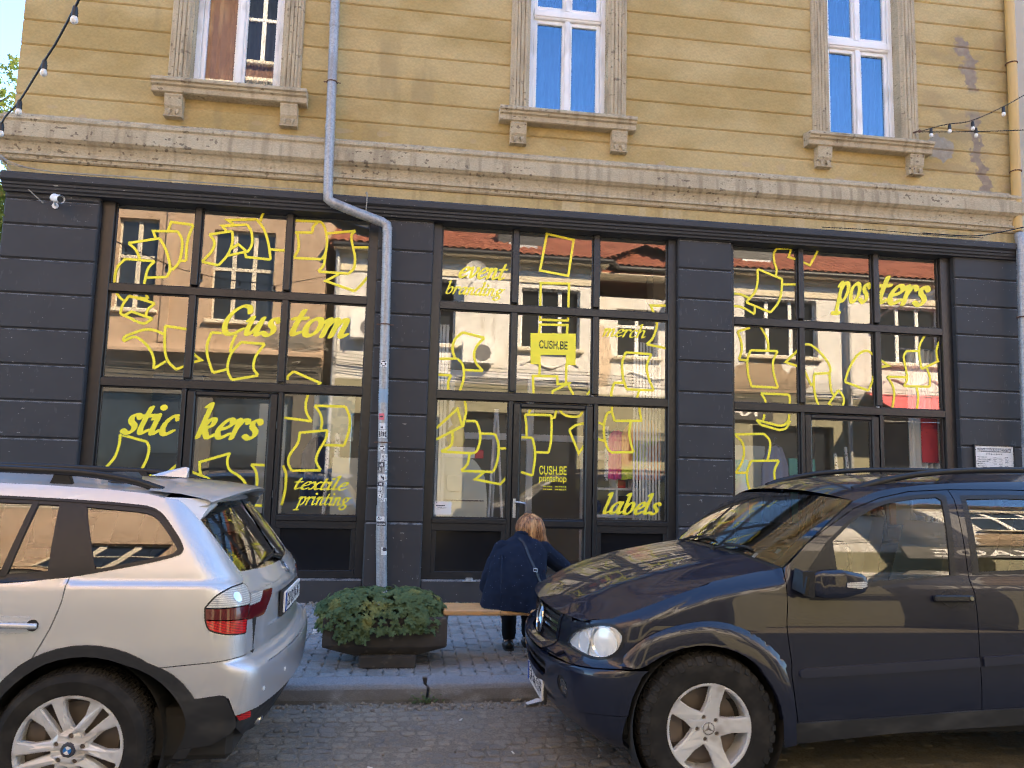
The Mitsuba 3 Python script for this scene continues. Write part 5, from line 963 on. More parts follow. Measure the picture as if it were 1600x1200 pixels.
# ---------------------------------------------------------------- greenery in the lane at the left
tr_ = thing('tree', 'sunlit leafy tree in the lane past the left end of the yellow building', 'tree')
tg = np.random.default_rng(77)
tk = np.array([-13.6, 23.5])
part(tr_, 'trunk', tube(smooth_path([(tk[0], tk[1], 0), (tk[0] + .1, tk[1], 2.5), (tk[0] - .1, tk[1] + .1, 5.5), (tk[0] + .2, tk[1], 9), (tk[0], tk[1], 13)], 6), np.linspace(.30, .06, 25), 12), 'mat_bark', smooth=True)
pr('mat_bark', (0.10, 0.075, 0.05), 0.9)
br, lf = [], []
for k in range(26):
    z = tg.uniform(2.5, 12.5); a = tg.uniform(0, 6.28); L = tg.uniform(1.6, 3.6) * (1.15 - z / 22)
    e = np.array([tk[0] + L * math.cos(a), tk[1] + L * math.sin(a), z + tg.uniform(.5, 2.2)])
    br.append(tube(smooth_path([(tk[0], tk[1], z), (tk[0] + .5 * L * math.cos(a), tk[1] + .5 * L * math.sin(a), z + .5), e], 5), np.linspace(.07, .015, 11), 6))
    for _ in range(7):
        c = e + tg.normal(0, 1, 3) * [.55, .55, .5]; 
        for _ in range(42):
            pos = c + tg.normal(0, .30, 3); nr = tg.normal(0, 1, 3) + [0, 0, .6]
            lf.append(place_leaf(pos, nr, tg.uniform(.06, .11)))
part(tr_, 'branch', cat(br), 'mat_bark', smooth=True); part(tr_, 'leaves', cat(lf), 'mat_leaf_tree', kind='stuff')
iv = thing('climbing_plant', 'climbing plant hanging down the left corner of the black shopfront', 'plant')
lf = []
for _ in range(1600):
    z = tg.uniform(.6, 5.1); lf.append(place_leaf(np.array([-4.98 + tg.normal(0, .13), 9.6 + tg.normal(0, .25), z]), np.array([.3, -1, .4]) + tg.normal(0, .4, 3), tg.uniform(.025, .045)))
part(iv, 'leaves', cat(lf), 'mat_leaf_tree', kind='stuff'); part(iv, 'stem', tube(smooth_path([(-4.85, 9.55, .14), (-4.83, 9.5, 2), (-4.86, 9.6, 3.5), (-4.84, 9.55, 4.9)], 6), .015, 6), 'mat_stem')
gw = thing('garden_wall', 'dark garden wall closing the lane at the left', 'wall')
part(gw, 'wall', cbox(-12, -4.9, 11.0, 11.2, 0, 2.2, .02), 'mat_planter')
# ================================================================ cars: skins over smooth body surfaces, cut into panels
def ply_n(v, f, n, bsdf):
    p = meshkit.write_ply((v, f), normals=n)
    return {'type': 'ply', 'filename': p, 'face_normals': False, 'bsdf': {'type': 'ref', 'id': bsdf}}
class Skin:
    """near side wrapped round a corner to the middle of one end: domain (a, z), a <= 0 along the side, then the corner, then across the end"""
    def __init__(s, yc, wz, xz, sgn, rc, bow, wref, shoulder=None):
        s.yc, s.sgn, s.rc, s.bow, s.wref, s.shoulder = yc, sgn, rc, bow, wref, shoulder
        from scipy.interpolate import PchipInterpolator as PC
        s.W, s.XE = PC(*zip(*wz), extrapolate=True), PC(*zip(*xz), extrapolate=True)
        s.thm = math.pi / 2 - math.atan(2 * bow / (wref - rc)); s.L = rc * s.thm
        s.E = s.L + wref - rc * (1 - math.cos(s.thm))
        s.X0 = float(np.mean([x for _, x in xz])) - sgn * (bow + rc * math.sin(s.thm))
    def __call__(s, a, z):
        a, z = np.asarray(a, float), np.asarray(z, float)
        xc = s.XE(z) - s.sgn * (s.bow + s.rc * math.sin(s.thm))
        d = (xc - s.X0) * np.exp(np.minimum(a, 0) / .35)
        xs = s.X0 + s.sgn * np.minimum(a, 0) + d
        h = s.W(z)
        if s.shoulder is not None: h = h - s.shoulder(xs, z)
        th = np.clip(a / s.rc, 0, s.thm)
        fr = np.clip((a - s.L) / (s.E - s.L), 0, 1)
        x = xs + s.sgn * (s.rc * np.sin(th) + s.bow * (1 - (1 - fr) ** 2))
        y0 = s.yc - h + s.rc * (1 - np.cos(th)); y = y0 + fr * (s.yc - y0)
        return np.stack([x, y, z + 0 * a], -1)
    def normal(s, a, z):
        e = 1e-3
        n = np.cross(s(a + e, z) - s(a - e, z), s(a, z + e) - s(a, z - e)) * s.sgn
        return n / (np.linalg.norm(n, axis=-1, keepdims=True) + 1e-12)
    def ax(s, x): return (np.asarray(x) - s.X0) * s.sgn
def tri_domain(P, res):
    """triangles of a flat polygon with an even net of inner points"""
    P = P.simplify(.0008)
    V, F, o = [], [], 0
    for g in getattr(P, 'geoms', [P]):
        if g.geom_type != 'Polygon' or g.area < 1e-5: continue
        ring = [np.array(LineString(r.coords).segmentize(res).coords)[:-1] for r in [g.exterior, *g.interiors]]
        b = np.vstack(ring)
        x0, y0, x1, y1 = g.bounds
        gx, gy = np.meshgrid(np.arange(x0, x1, res), np.arange(y0, y1, res)); gx[::2] += res / 2
        q = np.c_[gx.ravel(), gy.ravel()]
        inn = g.buffer(-.45 * res)
        q = q[shapely.contains_xy(inn, q[:, 0], q[:, 1])] if not inn.is_empty else q[:0]
        v = np.vstack([b, q]); t = Delaunay(v).simplices
        c = v[t].mean(1); t = t[shapely.contains_xy(g, c[:, 0], c[:, 1])]
        d = v[t]; e, k = d[:, 1] - d[:, 0], d[:, 2] - d[:, 0]; ar = e[:, 0] * k[:, 1] - e[:, 1] * k[:, 0]; t = t[np.abs(ar) > 1e-9]; ar = ar[np.abs(ar) > 1e-9]
        t[ar < 0] = t[ar < 0][:, ::-1]
        V.append(v); F.append(t + o); o += len(v)
        yield v, t, [len(r) for r in ring]
def skin_mesh(S, P, res=.03, off=0.0, lip=.014, far=False, both=False):
    vs, fs, ns, o = [], [], [], 0
    for v, t, rings in tri_domain(P, res):
        p, n = S(v[:, 0], v[:, 1]), S.normal(v[:, 0], v[:, 1])
        p = p + n * off
        if S.sgn < 0: t = t[:, ::-1]
        parts = [(p, t, n)]
        if lip:
            k = 0
            for r in rings:
                i = np.arange(k, k + r); j = np.r_[i[1:], i[:1]]; k += r
                q = p[i] - n[i] * lip; m = len(i); jj = (np.arange(m) + 1) % m
                f = np.vstack([np.c_[np.arange(m), np.arange(m) + m, jj + m], np.c_[np.arange(m), jj + m, jj]])
                e = p[j] - p[i]; nn = np.cross(n[i], e); nn /= np.linalg.norm(nn, axis=1, keepdims=True) + 1e-12
                parts.append((np.vstack([p[i], q]), f, np.vstack([-nn, -nn])))
        for a, b, c in parts:
            vs.append(a); fs.append(b + o); ns.append(c); o += len(a)
    if not vs: return None
    v, f, n = np.vstack(vs), np.vstack(fs), np.vstack(ns)
    def mir(v, f, n): w = v.copy(); w[:, 1] = 2 * S.yc - w[:, 1]; m = n.copy(); m[:, 1] *= -1; return w, f[:, ::-1], m
    if far: v, f, n = mir(v, f, n)
    if both:
        w, g, m = mir(v, f, n); f = np.vstack([f, g + len(v)]); v = np.vstack([v, w]); n = np.vstack([n, m])
    return v, f, n
def skin(parent, name, S, P, bsdf, sides='nf', label=None, **kw):
    """a panel on the near side (n), its twin on the far side (f), or one piece across the middle (b)"""
    out = []
    for c in sides:
        m = skin_mesh(S, P, far=c == 'f', both=c == 'b', **kw)
        if m is None: continue
        k = key_of(f'{parent}__{name}'); scene[k] = ply_n(*m, bsdf); out.append(k)
        if label and c != 'f': labels[k] = {'label': label}
    return out[0] if out else None
def sheet_n(rows, bsdf):
    """a smooth sheet from rows of points"""
    m = grid(rows); P = np.asarray(rows, float)
    n = np.cross(np.gradient(P, axis=1), np.gradient(P, axis=0)).reshape(-1, 3); n /= np.linalg.norm(n, axis=1, keepdims=True) + 1e-12
    if n[:, 2].mean() < 0: n = -n
    return ply_n(np.array(m.vertices), np.array(m.faces), n, bsdf)
def sheet(parent, name, rows, bsdf, label=None):
    k = key_of(f'{parent}__{name}'); scene[k] = sheet_n(rows, bsdf)
    if label: labels[k] = {'label': label}
    return k
def disc(cx, cz, r, n=48): return Polygon([(cx + r * math.cos(t), cz + r * math.sin(t)) for t in np.linspace(0, 2 * np.pi, n, endpoint=False)])
def spl(p, n=5, closed=False): return [tuple(q) for q in smooth_path(p, n, closed)]
X3 = Skin(4.83, [(.22, .86), (.40, .895), (.55, .92), (.75, .928), (.95, .918), (1.06, .905), (1.09, .898), (1.115, .872), (1.15, .862), (1.30, .80), (1.50, .692), (1.56, .652), (1.64, .58)],
          [(.22, -.74), (.34, -.66), (.42, -.615), (.50, -.585), (.66, -.572), (.70, -.580), (.72, -.60), (.745, -.645), (.85, -.65), (1.0, -.66), (1.05, -.68), (1.10, -.715), (1.20, -.785), (1.40, -.925), (1.56, -1.04), (1.64, -1.10)], 1, .15, .085, .925)
def _sh(x, z):   # the top of the front wing rolls over towards the bonnet
    ze = np.interp(x, [.85, .97, 1.11, 1.28, 1.47, 1.65, 1.84, 2.05, 2.3], [.86, .885, .92, .985, 1.055, 1.11, 1.15, 1.187, 1.7]); t = np.clip((z - (ze - .09)) / .09, 0, 1.3)
    return .06 * t ** 2 * np.clip((2.12 - x) / .1, 0, 1)
ML = Skin(4.885, [(.26, .875), (.32, .90), (.45, .912), (.60, .922), (.72, .92), (.90, .915), (1.04, .900), (1.10, .888), (1.17, .868), (1.25, .853), (1.35, .831), (1.45, .803), (1.55, .768), (1.61, .740), (1.66, .705), (1.72, .640)],
          [(.24, 1.0), (.30, .92), (.36, .875), (.45, .835), (.55, .812), (.64, .805), (.665, .82), (.69, .865), (.72, .885), (.80, .885), (.88, .90), (.93, .95), (.97, 1.03), (1.2, 1.35), (1.7, 1.5)], -1, .30, .10, .92, _sh)
#DATA
scene['mat_silver'] = {'type': 'twosided', 'bsdf': {'type': 'blendbsdf', 'weight': 0.42, 'a': {'type': 'plastic', 'diffuse_reflectance': rgb(0.52, 0.525, 0.53), 'int_ior': 1.55},
    'b': {'type': 'roughconductor', 'material': 'none', 'alpha': 0.20, 'specular_reflectance': rgb(0.74, 0.745, 0.75)}}}
scene['mat_navy'] = {'type': 'twosided', 'bsdf': {'type': 'blendbsdf', 'weight': 0.38, 'a': {'type': 'plastic', 'diffuse_reflectance': rgb(0.0075, 0.0105, 0.026), 'int_ior': 1.6}, 'b': {'type': 'roughplastic', 'diffuse_reflectance': rgb(0.015, 0.0165, 0.028), 'int_ior': 1.6, 'alpha': 0.16}}}
pr('mat_strip', (0.014, 0.018, 0.036), 0.35, 0.5); pr('mat_lamp_back', (0.86, 0.86, 0.82), 0.30, 0.5, metallic=0.1); pr('mat_bowl', (0.9, 0.9, 0.87), 0.16, 0.5, metallic=0.8)
pr('mat_trim', (0.014, 0.014, 0.0145), 0.42, 0.4)
pr('mat_clad', proc(lambda p, n, uv: mix((0.018, 0.019, 0.021), (0.040, 0.040, 0.040), smoothstep(0.45, 0.75, fbm(p.x * 5, p.y * 5, p.z * 9, 4)))), 0.55, 0.4)
pr('mat_void', (0.035, 0.034, 0.032), 0.8, 0.2)
pr('mat_tyre', proc(lambda p, n, uv: mix((0.016, 0.0152, 0.0145), (0.034, 0.031, 0.027), smoothstep(0.35, 0.8, fbm(p.x * 14, p.y * 14, p.z * 14, 4)))), 0.8, 0.25)
pr('mat_alloy', proc(lambda p, n, uv: mix((0.66, 0.655, 0.64), (0.50, 0.475, 0.44), smoothstep(0.52, 0.75, fbm(p.x * 12, p.y * 12, p.z * 12, 3)))), 0.36, 0.5, metallic=0.35)
pr('mat_chrome', (0.80, 0.80, 0.79), 0.10, 0.5, metallic=1.0)
pr('mat_brake', (0.16, 0.13, 0.11), 0.5, 0.5, metallic=0.6)
pr('mat_lamp_clear', proc(lambda p, n, uv: mix((0.62, 0.62, 0.57), (0.36, 0.36, 0.34), smoothstep(0.2, 0.8, dr.abs(dr.sin(p.z * 330))))), 0.12, 0.6, clearcoat=1.0, clearcoat_gloss=0.99)
pr('mat_lamp_dark', (0.10, 0.004, 0.006), 0.08, 0.6, clearcoat=1.0, clearcoat_gloss=0.99)
pr('mat_lamp_red', proc(lambda p, n, uv: mix((0.62, 0.012, 0.012), (0.30, 0.006, 0.008), smoothstep(0.3, 0.9, dr.abs(dr.sin(p.z * 260 + p.x * 90))))), 0.10, 0.6, clearcoat=1.0, clearcoat_gloss=0.99)
pr('mat_amber', (0.60, 0.18, 0.03), 0.2, 0.5)
pr('mat_plate', (0.72, 0.72, 0.70), 0.4, 0.5); pr('mat_plate_blue', (0.02, 0.06, 0.30), 0.4)
pr('mat_seat', (0.05, 0.05, 0.048), 0.8); pr('mat_blue_enamel', (0.02, 0.16, 0.45), 0.2)
scene['mat_rear_glass'] = {'type': 'thindielectric', 'int_ior': 1.55, 'specular_transmittance': rgb(0.25, 0.27, 0.26)}
scene['mat_lens'] = {'type': 'thindielectric', 'int_ior': 1.6}
def wheel(parent, cx, yface, cz, R, rr, width, turn, style, name='wheel'):
    """wheel facing the street (towards -y); yface is the outer face of the tyre"""
    wk = holder(parent, name); yo, yi = yface, yface + width
    prof = [(rr - .012, yo + .03), (rr - .004, yo + .012), (rr + .012, yo + .004), (R * .86, yo - .004), (R * .93, yo + .008), (R * .965, yo + .028), (R * .98, yo + .045), (R * .985, yo + width * .5), (R * .98, yi - .045), (R * .93, yi - .008), (rr, yi), (rr - .012, yi - .03)]
    scene[wk] = mikit.ply(lathe([(r, h) for r, h in prof], 72, 'y', (cx, 0, cz)), 'mat_tyre', smooth=35)
    n = 64 if style == 'double' else 40; bl = []
    for k in range(n):
        for j in range(4):
            t = 2 * np.pi * (k + .5 * (j % 2)) / n + (.02 * abs(j - 1.5) if style == 'double' else 0)
            w = 2 * np.pi / n * (.80 if style == 'double' else .74); y0 = yo + .022 + (width - .044) * j / 4; y1 = yo + .022 + (width - .044) * (j + 1) / 4 - .008
            for (ta, tb) in (((t - w / 2, t - w * .04), (t + w * .04, t + w / 2)) if style == 'double' else ((t - w / 2, t + w / 2),)):
                q = []
                for tt in (ta, tb):
                    for r in (R * .955, R):
                        for yy in (y0, y1):
                            edge = .012 if (j == 0 and yy == y0) or (j == 3 and yy == y1) else 0
                            q.append((cx + (r - edge * (r == R)) * math.cos(tt), yy, cz + (r - edge * (r == R)) * math.sin(tt)))
                bl.append(q)
        if style != 'double':   # lugs that run down on to the sidewall
            t = 2 * np.pi * k / n; w = 2 * np.pi / n * (.62 if k % 2 else .42); q = []
            for tt in (t - w / 2, t + w / 2):
                for r, yy in ((R * .97, yo + .012), (R * .97, yo + .03), (R * (.86 if k % 2 else .90), yo - .0075), (R * .88, yo + .012)): q.append((cx + r * math.cos(tt), yy, cz + r * math.sin(tt)))
            bl.append(q)
    part(wk, 'tread', cat([hull(q) for q in bl]), 'mat_tyre')
    ring = shapely.Point(0, 0).buffer(rr, 24).difference(shapely.Point(0, 0).buffer(rr * .915, 24)); hubr = rr * .33
    face = [ring, shapely.Point(0, 0).buffer(hubr, 16)]
    for k in range(5):
        a = math.radians(turn + 72 * k); u, v = np.array([math.cos(a), math.sin(a)]), np.array([-math.sin(a), math.cos(a)])
        if style == 'double':
            for s in (-1, 1):
                p = [u * hubr * .5 + v * s * rr * .02, u * hubr * .5 + v * s * rr * .20, u * rr * .60 + v * s * rr * .225, u * rr * .93 + v * s * rr * .37, u * rr * .95 + v * s * rr * .10, u * rr * .5 + v * s * rr * .045]
                face.append(Polygon([tuple(q) for q in p]))
        else:
            p = [u * hubr * .3 - v * rr * .24, u * rr * .55 - v * rr * .155, u * rr * .95 - v * rr * .17, u * rr * .95 + v * rr * .17, u * rr * .55 + v * rr * .155, u * hubr * .3 + v * rr * .24]
            face.append(Polygon([tuple(q) for q in p]))
    g = unary_union(face).buffer(.006).buffer(-.012).buffer(.006)
    holes = unary_union([shapely.Point(rr * .245 * math.cos(math.radians(turn + 36 + 72 * k)), rr * .245 * math.sin(math.radians(turn + 36 + 72 * k))).buffer(.0125, 10) for k in range(5)])
    inn = g.buffer(-.006).difference(holes); g = g.difference(holes.buffer(-.001))
    dish = lambda r: .022 * (1 - np.clip(r / rr, 0, 1) ** 2) - .020 * np.clip((hubr * 1.2 - r) / (hubr * .5), 0, 1) * (style == 'double') + .0
    ms = []
    for q, a, b in ((inn, 0.0, .006), (g, .006, .035)):
        m = prism_y(q, a, b)
        if m is None: continue
        m = m.subdivide_to_size(.05) if False else m
        r = np.hypot(m.vertices[:, 0], m.vertices[:, 2]); m.vertices[:, 1] += dish(r); ms.append(m)
    m = cat(ms); m.apply_translation([cx, yo + .006, cz]); part(wk, 'rim', m, 'mat_alloy')
    part(wk, 'barrel', lathe([(rr * .985, yo + .008), (rr * .935, yo + .03), (rr * .92, yo + .10), (rr * .80, yo + width - .02)], 48, 'y', (cx, 0, cz)), 'mat_alloy', smooth=40)
    part(wk, 'brake', cat([lathe([(0, yo + .10), (rr * .78, yo + .10), (rr * .78, yo + .125)], 40, 'y', (cx, 0, cz)), cbox(cx - rr * .9, cx - rr * .45, yo + .075, yo + .16, cz - .10, cz + .12, .02), lathe([(0, yo + .128), (rr * .9, yo + .128)], 24, 'y', (cx, 0, cz))]), 'mat_brake')
    yc = yo + .006 + float(dish(0.0)) - .002
    part(wk, 'hub_cap', lathe([(0, yc - .006), (.026, yc - .005), (.034, yc + .004)], 24, 'y', (cx, 0, cz)), 'mat_ink' if style == 'double' else 'mat_alloy', smooth=40)
    for k in range(5):
        a = math.radians(turn + 36 + 72 * k); part(wk, 'bolt', cyl((cx + rr * .245 * math.cos(a), yc + .012, cz + rr * .245 * math.sin(a)), (cx + rr * .245 * math.cos(a), yc + .03, cz + rr * .245 * math.sin(a)), .010, 6), 'mat_brake')
    if style == 'double': roundel(wk, lambda u, v: np.array([cx + u, yc - .0068, cz + v]), .027, turn - 48 + 30)
    else: star(wk, lambda u, v, d: np.array([cx + u, yc - .0065 - d, cz + v]), .030, 'mat_brake')
    return wk
def roundel(parent, at, r, turn=0):
    """round badge of alternating blue and white quarters"""
    for q in range(4):
        t = np.radians(np.linspace(turn + 90 * q, turn + 90 * q + 90, 9)); pts = np.array([at(0, 0)] + [at(r * .68 * math.cos(a), r * .68 * math.sin(a)) for a in t])
        part(parent, 'badge_quarter', tm(pts, [[0, i, i + 1] for i in range(1, 9)]), 'mat_blue_enamel' if q % 2 else 'mat_white_plastic')
def star(parent, at, r, mat):
    """three-pointed star in a ring"""
    ms = [tube([at(r * math.cos(t), r * math.sin(t), r * .06) for t in np.linspace(0, 2 * np.pi, 33)], r * .075, 8)]
    for k in range(3):
        a = math.radians(90 + 120 * k); u = np.array([math.cos(a), math.sin(a)]); v = np.array([-u[1], u[0]])
        w = r * .17; P = [u * r * .97, v * w + u * w * .58, -v * w + u * w * .58, 0 * u]
        ms.append(hull([at(*P[0], 0), at(*P[1], 0), at(*P[2], 0), at(*P[3], 0), at(*(u * r * .97), r * .03), at(0, 0, r * .16)]))
    part(parent, 'star_badge', cat(ms), mat)
def span(parent, name, S, edge, crown, mat, bow=0.0, ns=28, label=None, inset=0.0):
    """a sheet across the car between the near edge line and its twin"""
    e = S(np.array([p[0] for p in edge]), np.array([p[1] for p in edge])); s = np.linspace(-1, 1, ns)[:, None]
    rows = []
    for i, p in enumerate(e):
        cr, bw = (np.broadcast_to(crown, len(e))[i], np.broadcast_to(bow, len(e))[i])
        hw = S.yc - p[1] - inset
        rows.append(np.hstack([p[0] + bw * (1 - s ** 2), S.yc + s * hw, p[2] + cr * (1 - np.abs(s) ** 2.4)]))
    return sheet(parent, name, rows, mat, label)
def dense(p, n=6): return [tuple(q) for q in smooth_path(p, n)]
def on_skin(S, m, off):
    """a flat mesh drawn in (a, z, height) laid on the skin"""
    v = m.vertices; a, z = v[:, 0], v[:, 1]; p = S(a, z) + S.normal(a, z) * (off + v[:, 2])[:, None]
    m = m.copy(); m.vertices = p; return m
def cut(P, line, w=.004): return [g for g in getattr(P.difference(LineString(line).buffer(w / 2, cap_style='flat')), 'geoms', [P.difference(LineString(line).buffer(w / 2))])]
# ---------------------------------------------------------------- silver estate-like off-roader at the left
SC = thing('silver_car', 'silver sport utility car parked at the left, seen from its rear corner', 'car')
S = X3; WX, WZ, WR = -1.48, .36, .352
aw_ = float(S.ax(WX))
DLO = Polygon(dense([(-.187, 1.452), (-.11, 1.436), (-.05, 1.40), (-.012, 1.32), (-.012, 1.272), (-.03, 1.25), (-.071, 1.232), (-.205, 1.203)], 4) + [(-.602, 1.131), (-.767, 1.113), (-.901, 1.105), (-1.6, 1.075), (-2.5, 1.06), (-2.95, 1.07), (-2.5, 1.40), (-2.3, 1.47), (-2.0, 1.495), (-1.5, 1.496), (-1.01, 1.487), (-.66, 1.476), (-.404, 1.465)])
GQ = Polygon(dense([(-.402, 1.441), (-.212, 1.427), (-.135, 1.405), (-.085, 1.35), (-.052, 1.268), (-.066, 1.246), (-.12, 1.226), (-.302, 1.194)], 4) + [(-.489, 1.158), (-.568, 1.451)])
GD = Polygon([(-.706, 1.457), (-.70, 1.15), (-.885, 1.135), (-.815, 1.46)]); GD2 = Polygon([(-.842, 1.462), (-.912, 1.133), (-1.40, 1.115), (-1.40, 1.47)]); GF = Polygon([(-1.53, 1.47), (-1.53, 1.11), (-2.55, 1.10), (-2.60, 1.13), (-2.25, 1.42), (-2.0, 1.465)])
HATCH = dense([(.094, 1.490), (.135, 1.387), (.189, 1.259), (.243, 1.136), (.244, 1.089), (.227, 1.043), (.190, .976), (.172, .919), (.172, .865), (.184, .768)], 4)
BT = [(-.30, .715), (-.185, .727), (-.011, .745), (.106, .757), (.189, .762)]
top = [(.094, 1.490), (-.10, 1.512), (-.323, 1.527), (-.70, 1.545), (-1.03, 1.555), (-1.6, 1.558), (-2.1, 1.545), (-2.55, 1.45), (-3.05, 1.12), (-3.3, 1.06), (-3.9, .98), (-4.25, .86)]
topd = dense(top[:8], 4) + top[8:]
arch = disc(aw_ + .02, WZ + .01, .405); flare = disc(aw_ + .025, WZ + .012, .455)
fx = float(S.ax(WX - 2.87)); archf = disc(fx, WZ + .01, .405); flaref = disc(fx, WZ + .012, .455)
TAIL = Polygon(dense([(-.027, .992), (0, 1.023), (.049, 1.055), (.128, 1.080), (.22, 1.087)], 4) + [(.240, 1.070), (.232, 1.042), (.196, .982), (.178, .92), (.171, .865)] + dense([(.165, .863), (.085, .868), (.009, .885), (-.015, .903), (-.026, .941)], 4))
CLAD = Polygon([(-.250, .61), (-.22, .572), (-.19, .563), (-.106, .575), (-.015, .592), (.004, .588), (.018, .57), (.038, .535), (.064, .489), (.088, .44), (.082, .411), (.024, .362), (-.171, .325), (-.26, .31), (-.30, .6)])
# body side between sill and roof, cut by the doors
side = Polygon([(-4.25, .40), (-4.25, .86)] + topd[::-1][1:] + HATCH[1:] + BT[::-1] + [(-.30, .40), (-.9, .40), (-3.9, .40)]).buffer(0)
side = side.buffer(0).difference(unary_union([DLO, TAIL.buffer(.0025), flare, flaref, CLAD]))
cuts = [[(-.602, 1.15), (-.602, 1.131), (-.608, 1.099), (-.623, 1.02), (-.639, .963), (-.659, .901), (-.685, .841), (-.73, .75), (-.80, .66)], [(-1.46, 1.2), (-1.47, .40)], [(-2.60, 1.10), (-2.66, .40)], [(-1.47, .47), (-.70, .47)], [(-2.66, .47), (-1.47, .47)]]
pcs = side.difference(unary_union([LineString(c).buffer(.0024, cap_style='flat') for c in cuts]))
nm = {}
for g in sorted(getattr(pcs, 'geoms', [pcs]), key=lambda g: g.centroid.x):
    if g.area < .002: continue
    c = g.centroid
    name = 'rear_quarter_panel' if c.x > -.6 and c.y > .6 else 'rear_door' if -1.47 < c.x < -.6 and c.y > .5 else 'front_door' if -2.66 < c.x <= -1.47 and c.y > .5 else 'front_wing' if c.y > .5 else 'sill'
    skin(SC, name, S, g, 'mat_silver', res=.028)
skin(SC, 'window_trim', S, DLO.difference(unary_union([g.buffer(-.003) for g in (GQ, GD, GD2, GF)])), 'mat_trim', res=.03, off=-.001)
for g in (GQ, GD, GD2, GF): skin(SC, 'side_window', S, g, 'mat_car_glass', res=.05, off=-.007, lip=0)
skin(SC, 'window_seal', S, DLO.exterior.buffer(.0065), 'mat_trim', res=.03, off=.003, lip=.006)
skin(SC, 'window_divider', S, Polygon([(-.842, 1.468), (-.815, 1.468), (-.882, 1.128), (-.912, 1.126)]), 'mat_trim', res=.04, off=.002)
# arches and cladding
skin(SC, 'wheel_arch', S, flare.difference(arch).intersection(sbox(-9, .30, .2, 2)).difference(CLAD.buffer(-.003)), 'mat_clad', res=.026, off=.006)
skin(SC, 'wheel_arch', S, flaref.difference(archf).intersection(sbox(-9, .30, 9, 2)), 'mat_clad', res=.04, off=.006)
skin(SC, 'bumper_cladding', S, CLAD.difference(arch), 'mat_clad', res=.026, off=.003, label='scuffed black plastic corner of the rear bumper')
skin(SC, 'sill_cladding', S, sbox(-3.9, .24, -.85, .40).difference(unary_union([arch, archf])), 'mat_clad', res=.05)
# rear bumper
BUMP = Polygon([(-.30, .713)] + [(a, z - .004) for a, z in BT] + [(.215, .716), (.30, .700), (S.E, .695), (S.E, .50), (.449, .500), (.143, .507), (.064, .494), (.02, .58), (-.106, .58), (-.19, .57), (-.235, .60)]).difference(unary_union([CLAD.buffer(.002), flare]))
skin(SC, 'rear_bumper', S, BUMP.intersection(sbox(-9, 0, .4, 2)).union(BUMP.intersection(sbox(.39, 0, 9, 2))), 'mat_silver', 'b', res=.022)
skin(SC, 'bumper_step', S, Polygon([(.205, .765), (S.E, .765), (S.E, .700), (.30, .704), (.215, .720)]), 'mat_silver', 'b', res=.03, off=-.012)
skin(SC, 'lower_bumper', S, Polygon([(.09, .492), (.143, .503), (.449, .497), (S.E, .497), (S.E, .30), (.5, .30), (.20, .36), (.10, .42)]), 'mat_clad', 'b', res=.03, off=-.02)
skin(SC, 'reflector', S, Polygon([(.072, .486), (.142, .503), (.160, .467), (.095, .463)]), 'mat_lamp_red', res=.02, off=-.002)
for yy in (4.28, 4.36): part(SC, 'exhaust', lathe([(.026, -.72), (.030, -.70), (.030, -.90), (.024, -.90), (.024, -.73)], 20, 'x', (0, yy, .375)), 'mat_chrome', smooth=40)
for a, z in ((.235, .585), (.55, .60)): part(SC, 'parking_sensor', on_skin(S, cyl((a, z, -.002), (a, z, .002), .011, 12), .002), 'mat_white_plastic')
# lamps
TS, TS2 = LineString([(-.05, .992), (.053, .989), (.21, .992)]), LineString([(-.05, .941), (.053, .934), (.2, .927)])
up = TAIL.intersection(Polygon([(-.1, .993), (.053, .990), (.3, .994), (.3, 1.2), (-.1, 1.2)])); mid = TAIL.intersection(Polygon([(-.1, .992), (.053, .989), (.3, .993), (.3, .923), (.053, .934), (-.1, .942)])); low = TAIL.intersection(Polygon([(-.1, .941), (.053, .933), (.3, .922), (.3, .8), (-.1, .8)]))
for c in 'nf':
    tk_ = holder(SC, 'tail_lamp'); first = True
    for nm_, g, mt in (('clear_lens', up, 'mat_lamp_clear'), ('dark_red_lens', mid, 'mat_lamp_dark'), ('red_lens', low, 'mat_lamp_red')):
        k = tk_ if first else key_of(f'{tk_}__{nm_}'); first = False
        scene[k] = ply_n(*skin_mesh(S, g.buffer(-.002), res=.02, off=.004, far=c == 'f'), mt)
    k = key_of(f'{tk_}__surround'); scene[k] = ply_n(*skin_mesh(S, TAIL.exterior.buffer(.004), res=.02, off=.003, lip=.012, far=c == 'f'), 'mat_trim')
    k = key_of(f'{tk_}__reversing_bulb'); scene[k] = ply_n(*skin_mesh(S, disc(.13, 1.035, .022, 20), res=.012, off=.007, far=c == 'f'), 'mat_chrome')
HL = Polygon([(.247, 1.036), (.545, 1.020), (.49, .975), (.40, .915), (.36, .911), (.192, .921), (.194, .945), (.216, .985)])
skin(SC, 'hatch_lamp', S, HL.intersection(Polygon([(.1, .985), (.335, .982), (.415, 1.04), (.1, 1.06)])), 'mat_lamp_clear', res=.02, off=.004)
skin(SC, 'hatch_lamp', S, HL.difference(Polygon([(.1, .987), (.335, .984), (.415, 1.04), (.1, 1.06)])), 'mat_lamp_dark', res=.02, off=.004)
